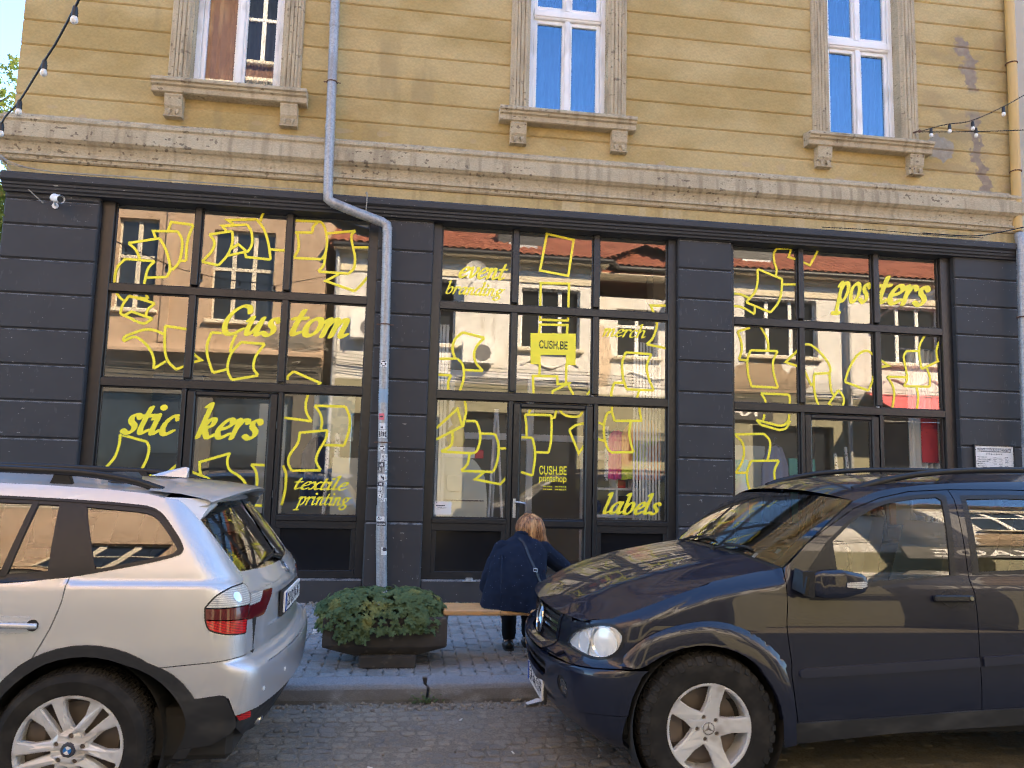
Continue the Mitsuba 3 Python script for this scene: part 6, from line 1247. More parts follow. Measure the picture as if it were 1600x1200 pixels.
# tailgate
HG = Polygon([(.150, 1.372), (.250, 1.150), (.262, 1.137), (.6, 1.122), (S.E, 1.118), (S.E, 1.470), (.20, 1.47), (.135, 1.44)])
GATE = Polygon([(h[0] + .0018, h[1]) for h in HATCH if h[1] < 1.49] + [(.21, .765), (S.E, .768), (S.E, 1.50), (.11, 1.47)]).difference(unary_union([HG, HL.buffer(.002)]))
lowg = GATE.intersection(sbox(-1, 0, 2, 1.04))
skin(SC, 'tailgate', S, GATE.intersection(sbox(-1, 1.041, 2, 2)), 'mat_silver', 'b', res=.025)
skin(SC, 'tailgate_lower', S, lowg.difference(Polygon([(.45, .86), (.56, .985), (S.E, .985), (S.E, .84), (.5, .84)])), 'mat_silver', 'b', res=.016, off=-.001)
skin(SC, 'plate_recess', S, Polygon([(.45, .86), (.56, .985), (S.E, .985), (S.E, .84), (.5, .84)]), 'mat_silver', 'b', res=.03, off=-.014, lip=0)
skin(SC, 'rear_window', S, HG.buffer(.003), 'mat_rear_glass', 'b', res=.04, off=-.003, lip=0)
skin(SC, 'rear_window_border', S, HG.buffer(.004).difference(HG.buffer(-.022)), 'mat_trim', 'b', res=.03, off=-.006, lip=0)
pc = .978
def plate(parent, S, a0, a1, z0, z1, text, mirror, holder_mat='mat_black_plastic'):
    """number plate across the middle of an end, reading the right way for someone facing it"""
    pm = [on_skin(S, cbox(a0 - .012, min(a1, S.E) , z0 - .012, z1 + .012, -.006, .004, .002), .006)]
    y0, y1, xp = S(a0, z0)[1], 2 * S.yc - S(a0, z0)[1], float(S(S.E, (z0 + z1) / 2)[0])
    xs = lambda y, z: S(np.interp(abs(y - S.yc), [0, S.yc - y0], [S.E, a0]), z)[0]
    k = holder(parent, 'number_plate')
    f = S.sgn; xo = max(xs(y0, z0), xs(y0, z1)) if f > 0 else min(xs(y0, z0), xs(y0, z1)); xo = float(xp) + f * .012
    scene[k] = mikit.ply(cbox(min(xo, xo - f * .012), max(xo, xo - f * .012), y0, y1, z0, z1, .002), 'mat_plate')
    part(k, 'plate_holder', cbox(min(xo - f * .03, xo - f * .0122), max(xo - f * .03, xo - f * .0122), y0 - .012, y1 + .012, z0 - .02, z1 + .010, .003), holder_mat)
    m = meshkit.text_mesh(text, 1.0, .01, bold=True); v = m.vertices.copy(); lo, hi = v.min(0), v.max(0)
    tx = (v[:, 0] - lo[0]) / (hi[0] - lo[0]) * ((y1 - y0) * .85); tz = (v[:, 1] - lo[1]) / (hi[1] - lo[1]) * (z1 - z0) * .72 + z0 + (z1 - z0) * .14
    yy = (y0 + (y1 - y0) * .12 + tx) if f > 0 else (y1 - (y1 - y0) * .12 - tx)
    m.vertices = np.stack([xo + f * (.0008 + v[:, 2] * .05), yy, tz], 1)
    part(k, 'characters', m, 'mat_ink')
    b0, b1 = (y0 + .003, y0 + (y1 - y0) * .085) if f > 0 else (y1 - (y1 - y0) * .085, y1 - .003)
    part(k, 'blue_band', cbox(min(xo, xo + f * .0009), max(xo, xo + f * .0009), b0, b1, z0 + .003, z1 - .003, .0003), 'mat_plate_blue')
plate(SC, S, .72, S.E, .862, .972, 'CB 0194 AT', 1)
bz = 1.075; bp = S(S.E - .0, bz); bn_ = S.normal(S.E - .001, bz); bn_[1] = 0; bt = np.array([0, 1.0, 0]); bu = np.cross(bn_, bt); bu *= np.sign(bu[2])
part(SC, 'badge', tube([bp + bn_ * .002, bp + bn_ * .009], .041, 28), 'mat_chrome'); part(SC, 'badge_face', tube([bp + bn_ * .0092, bp + bn_ * .0100], .036, 28), 'mat_ink')
roundel(SC, lambda u, v: bp + bn_ * .0108 + bt * u + bu * v, .036)
wpv = S(S.E, 1.135) + np.array([.012, 0, 0])
part(SC, 'rear_wiper', cat([tube([wpv, wpv + [-.015, -.20, .035], wpv + [-.03, -.40, .012]], [.014, .011, .006], 8), cyl(wpv - [.03, 0, 0], wpv + [.008, 0, 0], .022, 14), tube([wpv + [-.024, -.08, .055], wpv + [-.032, -.40, .008]], .006, 6)]), 'mat_trim')
# roof, spoiler, rails, aerial
E_ = dense([(-2.55, 1.45), (-2.1, 1.545), (-1.6, 1.558), (-1.03, 1.555), (-.70, 1.545), (-.323, 1.527), (-.10, 1.512), (.02, 1.50)], 4)
span(SC, 'roof', S, E_, .055, 'mat_silver')
span(SC, 'windscreen', S, [(-3.05, 1.12), (-2.8, 1.285), (-2.55, 1.448)], .03, 'mat_car_glass', bow=-.12)
span(SC, 'bonnet', S, [(-4.25, .86), (-3.9, .98), (-3.3, 1.06), (-3.05, 1.12)], .06, 'mat_silver', bow=-.12)
sp_rows = []
for s in np.linspace(-1, 1, 41):
    w = abs(s); yy = S.yc + s * .60
    yy = S.yc + s * .668
    x0, x1 = -1.32 + .02 * w, -.885 - .10 * w ** 3
    zt = 1.530 + .055 * (1 - w ** 2.4); zr = zt - .040
    sp_rows.append([(x0, yy, zt + .004), ((x0 + x1) / 2, yy, (zt + zr) / 2 + .010), (x1 - .02, yy, zr + .003), (x1, yy, zr - .010), (x1 - .012, yy, zr - .026), ((x0 + x1) / 2, yy, zr - .045), (x0 + .02, yy, zt - .06)])
part(SC, 'spoiler', grid(sp_rows), 'mat_silver', smooth=40)
for sgn in (-1, 1):
    y9 = S.yc + sgn * .598
    part(SC, 'spoiler_cheek', hull([(q[0], S.yc + sgn * (S.yc - q[1] - d), q[2]) for q in (S(.098, 1.488), S(.137, 1.388), np.array([-.975, 4.22, 1.462]), np.array([-.985, 4.20, 1.495]), S(.02, 1.502)) for d in (.0, .035)]), 'mat_silver')
    yr = S.yc + sgn * .60
    rail = smooth_path([(-3.4, yr, 1.55), (-3.2, yr, 1.61), (-2.6, yr + sgn * .01, 1.632), (-1.9, yr + sgn * .012, 1.622), (-1.62, yr + sgn * .010, 1.610), (-1.40, yr, 1.578), (-1.25, yr - sgn * .01, 1.533)], 6)
    part(SC, 'roof_rail', tube(rail, .020, 10), 'mat_trim', smooth=40)
    for x in (-1.74, -2.9): part(SC, 'rail_foot', hull([(x + dx, yr + dy, z) for z, w in ((1.55, .055), (1.615, .03)) for dx in (-w, w) for dy in (-.018, .018)]), 'mat_trim')
fin = [(-1.45, S.yc, 1.603, .02), (-1.36, S.yc, 1.64, .017), (-1.29, S.yc, 1.662, .010), (-1.27, S.yc, 1.605, .022)]
part(SC, 'aerial_fin', hull([(-1.50, S.yc, 1.600), (-1.29, S.yc - .030, 1.592), (-1.29, S.yc + .030, 1.592), (-1.42, S.yc - .026, 1.598), (-1.42, S.yc + .026, 1.598), (-1.31, S.yc, 1.655), (-1.285, S.yc, 1.648), (-1.40, S.yc - .008, 1.630), (-1.40, S.yc + .008, 1.630), (-1.30, S.yc - .007, 1.653)]), 'mat_silver', smooth=50)
# handles
for a in (-.80, -1.67):
    hp = S(a, .915); nn_ = S.normal(a, .915)
    part(SC, 'handle_recess', on_skin(S, cbox(a - .10, a + .052, .878, .952, -.0015, .0015, .001), .001), 'mat_silver')
    part(SC, 'door_handle', tube(smooth_path([hp + nn_ * .012 + [-.13, 0, .004], hp + nn_ * .034 + [-.06, 0, .003], hp + nn_ * .034 + [.045, 0, 0], hp + nn_ * .010 + [.088, 0, -.003]], 5), .0135, 10), 'mat_silver', smooth=True)
    part(SC, 'handle_seal', on_skin(S, cyl((a + .066, .914, -.001), (a + .066, .914, .002), .026, 18), .001), 'mat_trim')
# body shell, cabin, wheels
part(SC, 'underbody', cat([cbox(-4.9, -.78, 4.02, 5.64, .26, .5, .03), cbox(-3.0 + .05, -1.95, 3.965, 5.69, .30, 1.02, .02), cbox(-1.03, -.72, 4.05, 5.6, .42, .95, .03), cbox(-4.9, -1.0, 4.3, 5.36, .5, .72, .02)]), 'mat_void')
part(SC, 'cabin_lining', cat([cbox(-3.6, -.95, 4.06, 5.60, .90, .95, .01), cbox(-1.05, -1.0, 4.2, 5.46, .9, 1.12, .01), cbox(-3.0, -1.2, 4.32, 5.34, 1.52, 1.535, .005)]), 'mat_void')
def seat(parent, x, yy, z, mat, s=1.0, name='seat'):
    k = holder(parent, name)
    scene[k] = mikit.ply(cat([cbox(x - .26, x + .24, yy - .25, yy + .25, z - .05, z + .10, .05), hull([(x + .16 + dx, yy + dy, z + .05) for dx in (0, .13) for dy in (-.24, .24)] + [(x + .30 + dx, yy + dy, z + .55) for dx in (0, .09) for dy in (-.21, .21)])]), mat)
    part(k, 'headrest', cat([cbox(x + .29, x + .39, yy - .13, yy + .13, z + .585, z + .76, .035), cyl((x + .345, yy - .06, z + .50), (x + .345, yy - .06, z + .6), .007, 6), cyl((x + .345, yy + .06, z + .50), (x + .345, yy + .06, z + .6), .007, 6)]), mat)
for x, yy in ((-2.75, 4.45), (-2.75, 5.22), (-1.85, 4.45), (-1.85, 5.22)): seat(SC, x, yy, .86, 'mat_seat')
for x in (WX, WX - 2.87):
    part(SC, 'wheel_well', lathe([(.0, 4.30), (.40, 4.30), (.40, 3.96)], 40, 'y', (x, 0, WZ + .01)), 'mat_void')
    wheel(SC, x, 3.905, WZ, WR, .243, .235, 48, 'double')
    part(SC, 'far_wheel', lathe([(.0, 5.50), (WR - .02, 5.50), (WR, 5.54), (WR, 5.70), (WR - .03, 5.745), (0, 5.74)], 40, 'y', (x, 0, WZ)), 'mat_tyre', smooth=40)
# ---------------------------------------------------------------- navy off-roader at the right
NC = thing('navy_car', 'dark navy blue off-road car parked on the right with round headlamps and chunky tyres', 'car')
S = ML; WX, WZ, WR = 1.60, .385, .376
aw_ = float(S.ax(WX))
def a_of(x, z):
    lo, hi = -4.5, S.L
    for _ in range(50):
        m = (lo + hi) / 2
        if S(m, z)[0] > x: lo = m
        else: hi = m
    return m
ZE = lambda x: float(np.interp(x, [.85, .97, 1.11, 1.28, 1.47, 1.65, 1.84, 2.05], [.86, .885, .92, .985, 1.055, 1.11, 1.15, 1.187]))
HE = [(a_of(x, ZE(x)), ZE(x)) for x in (1.02, 1.07, 1.11, 1.2, 1.28, 1.38, 1.47, 1.56, 1.65, 1.75, 1.84, 1.95, 2.03)]
AP = [(-.655, 1.192), (-.809, 1.32), (-1.001, 1.455), (-1.164, 1.562)]
RE = dense([(-1.164, 1.562), (-1.325, 1.615), (-1.502, 1.645), (-1.79, 1.672), (-2.327, 1.695), (-3.2, 1.695), (-4.1, 1.66)], 4)
HLP = Polygon(dense([(.575, .730), (.565, .752), (.47, .815), (.39, .848), (.286, .882), (.193, .886), (.140, .858), (.125, .824), (.150, .767), (.205, .728), (.278, .712), (.426, .712), (.53, .716)], 4))
ARI = disc(aw_ - .005, WZ + .01, .412); ARO_ = disc(aw_ - .02, WZ + .02, .52, 64)
BR = [(-.045, .674), (-.032, .629), (.0, .55), (.045, .451), (.11, .36), (.160, .288), (.175, .25)]
WT = Polygon(dense([(-.937, 1.330), (-1.127, 1.466), (-1.321, 1.556), (-1.538, 1.599), (-1.735, 1.614)], 4) + [(-1.77, 1.602), (-1.767, 1.572), (-1.72, 1.164), (-1.183, 1.098), (-.95, 1.078), (-.85, 1.085), (-.79, 1.12), (-.785, 1.15), (-.82, 1.20)])
WG = Polygon(dense([(-.98, 1.338), (-1.142, 1.455), (-1.333, 1.540), (-1.538, 1.580), (-1.707, 1.594)], 4) + [(-1.735, 1.577), (-1.69, 1.164), (-1.158, 1.124), (-.995, 1.110)])
W2T = Polygon([(-1.86, 1.607), (-2.14, 1.617), (-2.9, 1.612), (-2.93, 1.57), (-2.80, 1.21), (-2.5, 1.19), (-1.822, 1.167)])
W2G = Polygon([(-1.89, 1.587), (-2.14, 1.596), (-2.87, 1.590), (-2.77, 1.222), (-1.868, 1.184)]); W3G = Polygon([(-3.02, 1.585), (-3.75, 1.56), (-3.70, 1.24), (-2.93, 1.225)])
SILL = dense([(-.715, .400), (-1.311, .427), (-2.068, .462), (-4.0, .50)], 3); SILB = [(-.726, .296), (-1.312, .343), (-2.069, .374), (-4.0, .40)]
rwx = float(S.ax(WX + 2.80)); ARR = disc(rwx, WZ + .03, .412); ARRO = disc(rwx - .01, WZ + .035, .50)
# near top outline of the skin: front lamp corner, wing edge, pillar, roof edge
body = Polygon([(.60, .69), (.60, .80), (.52, .862), (.30, .892)] + [(HE[0][0] + .02, HE[0][1] - .01)] + HE[1:] + AP + RE[1:] + [(-4.15, 1.3), (-4.2, .9), (-4.2, .52)] + SILL[::-1] + [(-.69, .30), (-.4, .30), (-.04, .60)] + [(-.045, .680), (.127, .681), (.249, .672), (.36, .667)])
body = body.buffer(0).difference(unary_union([HLP.buffer(.003), WT, W2T, W3G.buffer(.02), ARI, ARR, sbox(-.70, 0, -.0, .42)]))
cuts = [[(-.63, 1.25), (-.652, 1.198), (-.655, 1.152), (-.69, .974), (-.712, .804), (-.765, .39)], [(-1.80, 1.64), (-1.815, 1.58), (-1.797, 1.141), (-1.812, 1.074), (-1.810, .756), (-1.815, .40)], [(-2.98, 1.64), (-2.86, 1.2), (-2.86, .8), (-2.7, .40)],
        [(-.63, 1.215), (-.92, 1.39), (-1.15, 1.518), (-1.34, 1.582), (-1.54, 1.622), (-1.80, 1.638), (-2.2, 1.645), (-3.0, 1.643)]]
pcs = body.difference(unary_union([LineString(c).buffer(.0026, cap_style='flat') for c in cuts]))
for g in sorted(getattr(pcs, 'geoms', [pcs]), key=lambda g: -g.centroid.x):
    if g.area < .0015: continue
    c = g.centroid
    nm_ = 'front_wing' if c.x > -.62 else 'roof_pillar' if c.y > 1.5 and g.area < .25 and c.x > -2.6 else 'front_door' if c.x > -1.8 else 'rear_door' if c.x > -2.75 else 'rear_quarter_panel'
    skin(NC, nm_, S, g, 'mat_navy', res=.026)
FL = ARO_.difference(ARI).intersection(Polygon([(.12, .684), (-.9, .684), (-.9, 2), (.12, 2)])).union(Polygon([(-.52, .69), (-.60, .62), (-.655, .50), (-.67, .30), (-.742, .30), (-.735, .52), (-.70, .66), (-.66, .74), (-.58, .78)])).difference(ARI)
def swell(S, P, name, mat, off0, off1, ctr, r0, r1):
    """a flared lip: stands proud at its inner edge and dies into the panel at its outer edge"""
    for c in 'nf':
        m = skin_mesh(S, P, res=.018, lip=0, far=False)
        v, f, n = m
        for i in range(1):
            pass
        dom = np.vstack([q for q, _, _ in tri_domain(P, .018)])
        d = np.hypot(dom[:, 0] - ctr[0], dom[:, 1] - ctr[1]); t = np.clip((d - r0) / (r1 - r0), 0, 1)
        h = off1 + (off0 - off1) * np.sqrt(np.clip(1 - t ** 2.0, 0, 1))
        v = v + n * h[:, None]
        M_ = tm(v, f); n2 = np.array(M_.vertex_normals); n2 *= np.sign((n2 * n).sum(1, keepdims=True) + 1e-9)
        e = np.abs(d - r0) < .004
        if c == 'f': v = v.copy(); v[:, 1] = 2 * S.yc - v[:, 1]; n2 = n2.copy(); n2[:, 1] *= -1; f = f[:, ::-1]
        scene[key_of(f'{NC}__{name}')] = ply_n(v, f, n2, mat)
swell(S, FL, 'wheel_arch', 'mat_navy', .036, -.002, (aw_ - .005, WZ + .01), .412, .525)
swell(S, ARRO.difference(ARR).intersection(sbox(-9, .5, 9, 2)), 'wheel_arch', 'mat_navy', .034, -.002, (rwx, WZ + .03), .412, .50)
for x, z in ((WX + .005, WZ + .01), (WX + 2.80, WZ + .03)): part(NC, 'arch_liner', lathe([(.411, 3.96), (.411, 4.32), (.0, 4.32)], 56, 'y', (x, 0, z)), 'mat_void')
skin(NC, 'sill', S, Polygon(SILL + SILB[::-1]).difference(unary_union([ARR])), 'mat_clad', res=.03, off=.012, lip=.03, label='scraped black sill under the doors')
skin(NC, 'window_trim', S, WT.difference(WG.buffer(-.002)), 'mat_trim', res=.025, off=.001)
skin(NC, 'window_trim', S, W2T.difference(W2G.buffer(-.002)), 'mat_trim', res=.025, off=.001)
for g in (WG, W2G, W3G): skin(NC, 'side_window', S, g, 'mat_car_glass', res=.05, off=-.006, lip=0)
skin(NC, 'window_trim', S, W3G.buffer(.02).difference(W3G), 'mat_trim', res=.03)
skin(NC, 'rub_strip', S, Polygon(dense([(-.80, .634), (-.775, .642), (-.772, .668), (-.795, .681)], 4) + [(-1.2, .703), (-1.798, .733), (-1.802, .683), (-1.2, .652)]), 'mat_strip', res=.02, off=.014, lip=.02)
skin(NC, 'rub_strip', S, Polygon([(-1.826, .735), (-2.7, .775), (-2.72, .735), (-1.826, .685)]), 'mat_strip', res=.02, off=.014, lip=.02)
# bonnet, scuttle, windscreen, roof
xe = np.array([S(a, z) for a, z in HE]); ss = np.linspace(-1, 1, 41)[:, None]
fr_e = np.array([[.975, 4.165, .886]]); xe = np.vstack([fr_e, xe]); tt_ = np.linspace(0, 1, len(xe))
xc_ = np.interp(np.linspace(0, 1, len(xe)), [0, .04, .12, .25, .45, .7, 1.0], [.872, .905, .99, 1.10, 1.30, 1.60, 1.93]); zc_ = np.interp(xc_, [.872, .919, 1.03, 1.115, 1.2, 1.433, 1.715, 1.93], [.886, .938, .993, 1.032, 1.073, 1.138, 1.196, 1.232])
rows = []
for p, xc0, zc0 in zip(xe, xc_, zc_):
    w = np.abs(ss); ridge = .012 * np.exp(-((w - .62) / .10) ** 2) * min(1, (xc0 - .87) * 4)
    rows.append(np.hstack([xc0 + (p[0] - xc0) * w ** 2.2, S.yc + ss * (S.yc - p[1]), zc0 + (p[2] - zc0) * w ** 2.6 + ridge]))
sheet(NC, 'bonnet', rows, 'mat_navy')
base = np.array(rows[-1]); AP3 = np.array([S(a, z) for a, z in AP]); wb_n, wt_n = AP3[0], AP3[-1]
bot = np.hstack([1.965 + (wb_n[0] + .01 - 1.965) * np.abs(ss) ** 2, S.yc + ss * (S.yc - wb_n[1] - .012), 1.247 + (wb_n[2] + .004 - 1.247) * np.abs(ss) ** 2])
sheet(NC, 'scuttle', [base + [0, 0, -.006], (base + bot) / 2 + [0, 0, -.022], bot + [-.004, 0, -.004]], 'mat_trim')
rw = []
for t in np.linspace(0, 1, 9):
    p = np.array([np.interp(t, np.linspace(0, 1, 4), AP3[:, i]) for i in range(3)]); cx0 = 1.965 + (2.515 - 1.965) * t; cz0 = 1.247 + (1.612 - 1.247) * t + .012 * math.sin(math.pi * t)
    rw.append(np.hstack([cx0 + (p[0] - cx0) * np.abs(ss) ** 2, S.yc + ss * (S.yc - p[1] - .012), cz0 + (p[2] - cz0) * np.abs(ss) ** 2.2 + .003]))
sheet(NC, 'windscreen', rw, 'mat_car_glass')
rwn = np.array(rw)
sheet(NC, 'windscreen_border', rwn[:2, :] * 1.0 + [0.003, 0, -.003], 'mat_trim') if False else None
for i0, i1 in ((0, 3), (-3, None)):
    sheet(NC, 'windscreen_edge', rwn[:, i0:i1] + [.004, 0, -.004] if i0 else rwn[:, :3] + [.004, 0, -.004], 'mat_trim')
sheet(NC, 'windscreen_band', [rwn[-1] + [.003, 0, -.003], rwn[-1] * .55 + rwn[-2] * .45 + [.003, 0, -.003]], 'mat_trim')
roofe = [S(a, z) for a, z in RE]; rr_ = []
for k, p in enumerate(roofe):
    bw = -.055 * math.exp(-k / 3.0); rr_.append(np.hstack([p[0] + bw * (1 - ss ** 2), S.yc + ss * (S.yc - p[1]), p[2] + .050 * (1 - np.abs(ss) ** 2.4)]))
sheet(NC, 'roof', rr_, 'mat_navy')
for sg_ in (-1, 1):
    yr = S.yc + sg_ * .575
    part(NC, 'roof_rail', tube(smooth_path([(2.66, yr - sg_ * .02, 1.615), (2.80, yr, 1.668), (3.10, yr, 1.728), (3.6, yr, 1.765), (4.4, yr, 1.765), (5.1, yr, 1.73), (5.4, yr, 1.67)], 6), np.r_[np.linspace(.030, .019, 10), np.full(26, .019), [.024]], 10), 'mat_trim', smooth=40)
    part(NC, 'rail_foot', hull([(2.62, yr - .02, 1.60), (2.62, yr + .02, 1.60), (2.93, yr - .02, 1.645), (2.93, yr + .02, 1.645), (2.90, yr - .014, 1.70), (2.90, yr + .014, 1.70), (2.70, yr, 1.635)]), 'mat_trim')
# front end
hk_n = None
for c in 'nf':
    k0 = holder(NC, 'headlamp')
    back = skin_mesh(S, HLP, res=.02, off=-.012, lip=0, far=c == 'f'); scene[k0] = ply_n(*back, 'mat_lamp_back')
    sd_ = -1 if c == 'n' else 1
    for nm_, a, z, r in (('reflector_bowl', .235, .800, .080), ('reflector_bowl', .395, .775, .062)):
        p = S(a, z); n = S.normal(a, z)
        m = lathe([(.012, -.055), (r * .5, -.040), (r * .85, -.014), (r, .0)], 32, 'z')
        ax_ = n; ux = np.cross([0, 0, 1.0], ax_); ux /= np.linalg.norm(ux); uy = np.cross(ax_, ux)
        m.vertices = m.vertices @ np.array([ux, uy, ax_]) + p - n * .008
        b = tube([p - n * .06, p - n * .03], .013, 10)
        if c == 'f': 
            for q in (m, b): q.vertices[:, 1] = 2 * S.yc - q.vertices[:, 1]; q.faces = q.faces[:, ::-1]
        part(k0, nm_, m, 'mat_bowl', smooth=True); part(k0, 'lamp_bulb', b, 'mat_bulb')
    scene[key_of(f'{k0}__divider')] = ply_n(*skin_mesh(S, Polygon(dense([(.325, .885), (.318, .80), (.345, .712)], 4) + dense([(.352, .712), (.326, .80), (.333, .884)], 4)).intersection(HLP), res=.012, off=-.006, lip=.03, far=c == 'f'), 'mat_chrome')
    scene[key_of(f'{k0}__indicator')] = ply_n(*skin_mesh(S, HLP.intersection(Polygon([(.48, .70), (.6, .70), (.6, .85), (.46, .83)])).buffer(-.006), res=.02, off=-.03, lip=.01, far=c == 'f'), 'mat_lamp_clear')
    scene[key_of(f'{k0}__lens')] = ply_n(*skin_mesh(S, HLP.buffer(-.003), res=.03, off=.006, lip=0, far=c == 'f'), 'mat_lens')
    scene[key_of(f'{k0}__surround')] = ply_n(*skin_mesh(S, HLP.exterior.buffer(.006), res=.02, off=.007, lip=.06, far=c == 'f'), 'mat_trim')
GR = Polygon([(.70, .866), (S.E, .872), (S.E, .682), (.80, .684), (.755, .70)])
skin(NC, 'grille_back', S, GR, 'mat_void', 'b', res=.04, off=-.035, lip=0)
skin(NC, 'grille_surround', S, GR.buffer(.030).difference(GR), 'mat_navy', 'b', res=.02, off=.004, lip=.03)
_np = Polygon([(.58, .69), (.58, .80), (.54, .855), (.56, .878), (S.E, .884), (S.E, .668), (.6, .668)]).difference(unary_union([GR.buffer(.028), HLP.buffer(.004)]))
for g in getattr(_np, 'geoms', [_np]): skin(NC, 'nose_panel', S, g, 'mat_navy', 'b', res=.025, off=-.002)
for z in (.712, .752, .792, .832): skin(NC, 'grille_bar', S, GR.intersection(sbox(0, z, 2, z + .016)), 'mat_chrome' if z in (.752, .792) else 'mat_trim', 'b', res=.03, off=-.008, lip=.02)
sp0 = S(S.E, .772); fx_ = np.array([-1.0, 0, .12]); fx_ /= np.linalg.norm(fx_); fu = np.array([.12, 0, 1.0]); fu /= np.linalg.norm(fu)
star(NC, lambda u, v, d: sp0 + fx_ * (.012 + d) + np.array([0, 1.0, 0]) * (-u) + fu * v, .088, 'mat_chrome')
BU = Polygon([(-.045, .674)] + [(a, z) for a, z in BR[1:]] + [(.30, .25), (.55, .262), (.85, .288), (S.E, .295), (S.E, .648), (.731, .640), (.348, .660), (.249, .665), (.127, .674)])
fog_c = (.478, .520); FOG = affinity.scale(disc(*fog_c, .062, 32), 1.0, .98)
INT = Polygon([(.70, .60), (S.E, .602), (S.E, .495), (.80, .495), (.735, .52)])
seam = [(.0, .449), (.066, .446), (.185, .440), (.337, .424), (.522, .396), (.70, .350), (.9, .318), (S.E + .1, .310)]
BP = BU.difference(unary_union([FOG, INT]))
for g in sorted(getattr(BP.difference(LineString(seam).buffer(.0025)), 'geoms', [BP]), key=lambda g: -g.centroid.y):
    if g.area > .002: skin(NC, 'front_bumper' if g.centroid.y > .4 else 'bumper_lip', S, g, 'mat_navy', 'b', res=.022, off=0 if g.centroid.y > .4 else -.006, lip=.02)
skin(NC, 'bumper_ledge', S, Polygon([(.127, .690), (.249, .680), (.348, .673), (.731, .655), (S.E, .660), (S.E, .690), (.5, .705), (.2, .715)]), 'mat_navy', 'b', res=.03, off=-.02, lip=0)
skin(NC, 'air_intake', S, INT, 'mat_void', 'b', res=.04, off=-.05, lip=0); skin(NC, 'intake_bar', S, INT.intersection(sbox(0, .535, 2, .555)), 'mat_trim', 'b', res=.04, off=-.015)
for c in 'nf':
    k0 = holder(NC, 'fog_lamp'); scene[k0] = ply_n(*skin_mesh(S, FOG.difference(disc(*fog_c, .042, 28)), res=.015, off=-.004, lip=.03, far=c == 'f'), 'mat_trim')
    scene[key_of(f'{k0}__reflector')] = ply_n(*skin_mesh(S, disc(*fog_c, .043, 28), res=.015, off=-.03, lip=0, far=c == 'f'), 'mat_chrome'); scene[key_of(f'{k0}__lens')] = ply_n(*skin_mesh(S, disc(*fog_c, .043, 28), res=.015, off=-.006, lip=0, far=c == 'f'), 'mat_lens')
plate(NC, S, .83, S.E, .342, .458, 'CA 4475 PP', 1)
# wipers, mirrors, stickers, handle
for y0, y1 in ((5.30, 4.62), (4.66, 4.22)):
    q = [rwn[0][np.argmin(np.abs(rwn[0][:, 1] - yy))] for yy in np.linspace(y0, y1, 5)]
    part(NC, 'wiper', cat([tube(smooth_path([q[0] + [-.05, 0, -.012], q[1] + [.0, 0, .022], q[2] + [.025, 0, .032], q[3] + [.02, 0, .03]], 4), .008, 6), tube([qq + [.02 + .015 * k, 0, .020 + .006 * k] for k, qq in enumerate(q)], .0065, 6), cyl(q[0] + [-.05, 0, -.03], q[0] + [-.05, 0, 0], .018, 10)]), 'mat_trim')
for sg_ in (-1, 1):
    mk = holder(NC, 'mirror'); yb_ = S.yc + sg_ * .895
    m0 = hull([(x, yb_ + sg_ * d, z) for x, d, z in ((2.13, .10, 1.075), (2.13, .10, 1.17), (2.20, .13, 1.055), (2.19, .13, 1.20), (2.30, .14, 1.058), (2.30, .14, 1.205), (2.42, .13, 1.085), (2.42, .125, 1.185), (2.46, .10, 1.11), (2.46, .10, 1.165), (2.20, .04, 1.065), (2.20, .04, 1.19), (2.42, .04, 1.09), (2.42, .04, 1.18), (2.30, .03, 1.07), (2.30, .03, 1.20))]).subdivide().subdivide()
    trimesh.smoothing.filter_taubin(m0, iterations=8); scene[mk] = mikit.ply(m0, 'mat_navy', smooth=True)
    part(mk, 'mirror_base', cat([hull([(x, yb_ + sg_ * d, z) for x, d, z in ((2.08, .0, 1.09), (2.10, .0, 1.20), (2.28, -.01, 1.085), (2.28, -.02, 1.14), (2.10, .10, 1.075), (2.115, .105, 1.165), (2.20, .10, 1.066), (2.20, .10, 1.16))]), hull([(x, yb_ + sg_ * d, z) for x, d, z in ((2.10, .085, 1.068), (2.10, .085, 1.19), (2.148, .118, 1.058), (2.148, .118, 1.195), (2.15, .03, 1.07), (2.15, .03, 1.19))])]), 'mat_trim')
    part(mk, 'indicator', hull([(x, yb_ + sg_ * d, z) for x, d, z in ((2.315, .146, 1.118), (2.315, .146, 1.142), (2.40, .140, 1.112), (2.40, .139, 1.148), (2.445, .118, 1.12), (2.445, .118, 1.146), (2.33, .10, 1.13))]), 'mat_lamp_clear')
for a, z in ((-.862, .0),): pass
for t, u, mt in ((.22, .80, 'mat_sticker_blue'), (.10, .66, 'mat_paper'), (.36, .90, 'mat_paper')):
    i = t * 8; j = int((1 - u) / 2 * 40); p = rwn[int(i), j]; q = rwn[int(i) + 1, j + 1]; r = rwn[int(i) + 1, j]; s_ = rwn[int(i), j + 1]
    part(NC, 'windscreen_sticker', grid(np.array([[p, p * .35 + s_ * .65], [p * .55 + r * .45, (p * .35 + s_ * .65) * .55 + q * .45]]) + [.006, 0, -.006]), mt)
part(NC, 'inner_mirror', cat([cbox(2.46, 2.49, 4.78, 5.0, 1.50, 1.57, .015), cyl((2.475, 4.885, 1.56), (2.50, 4.885, 1.605), .01, 8)]), 'mat_trim')
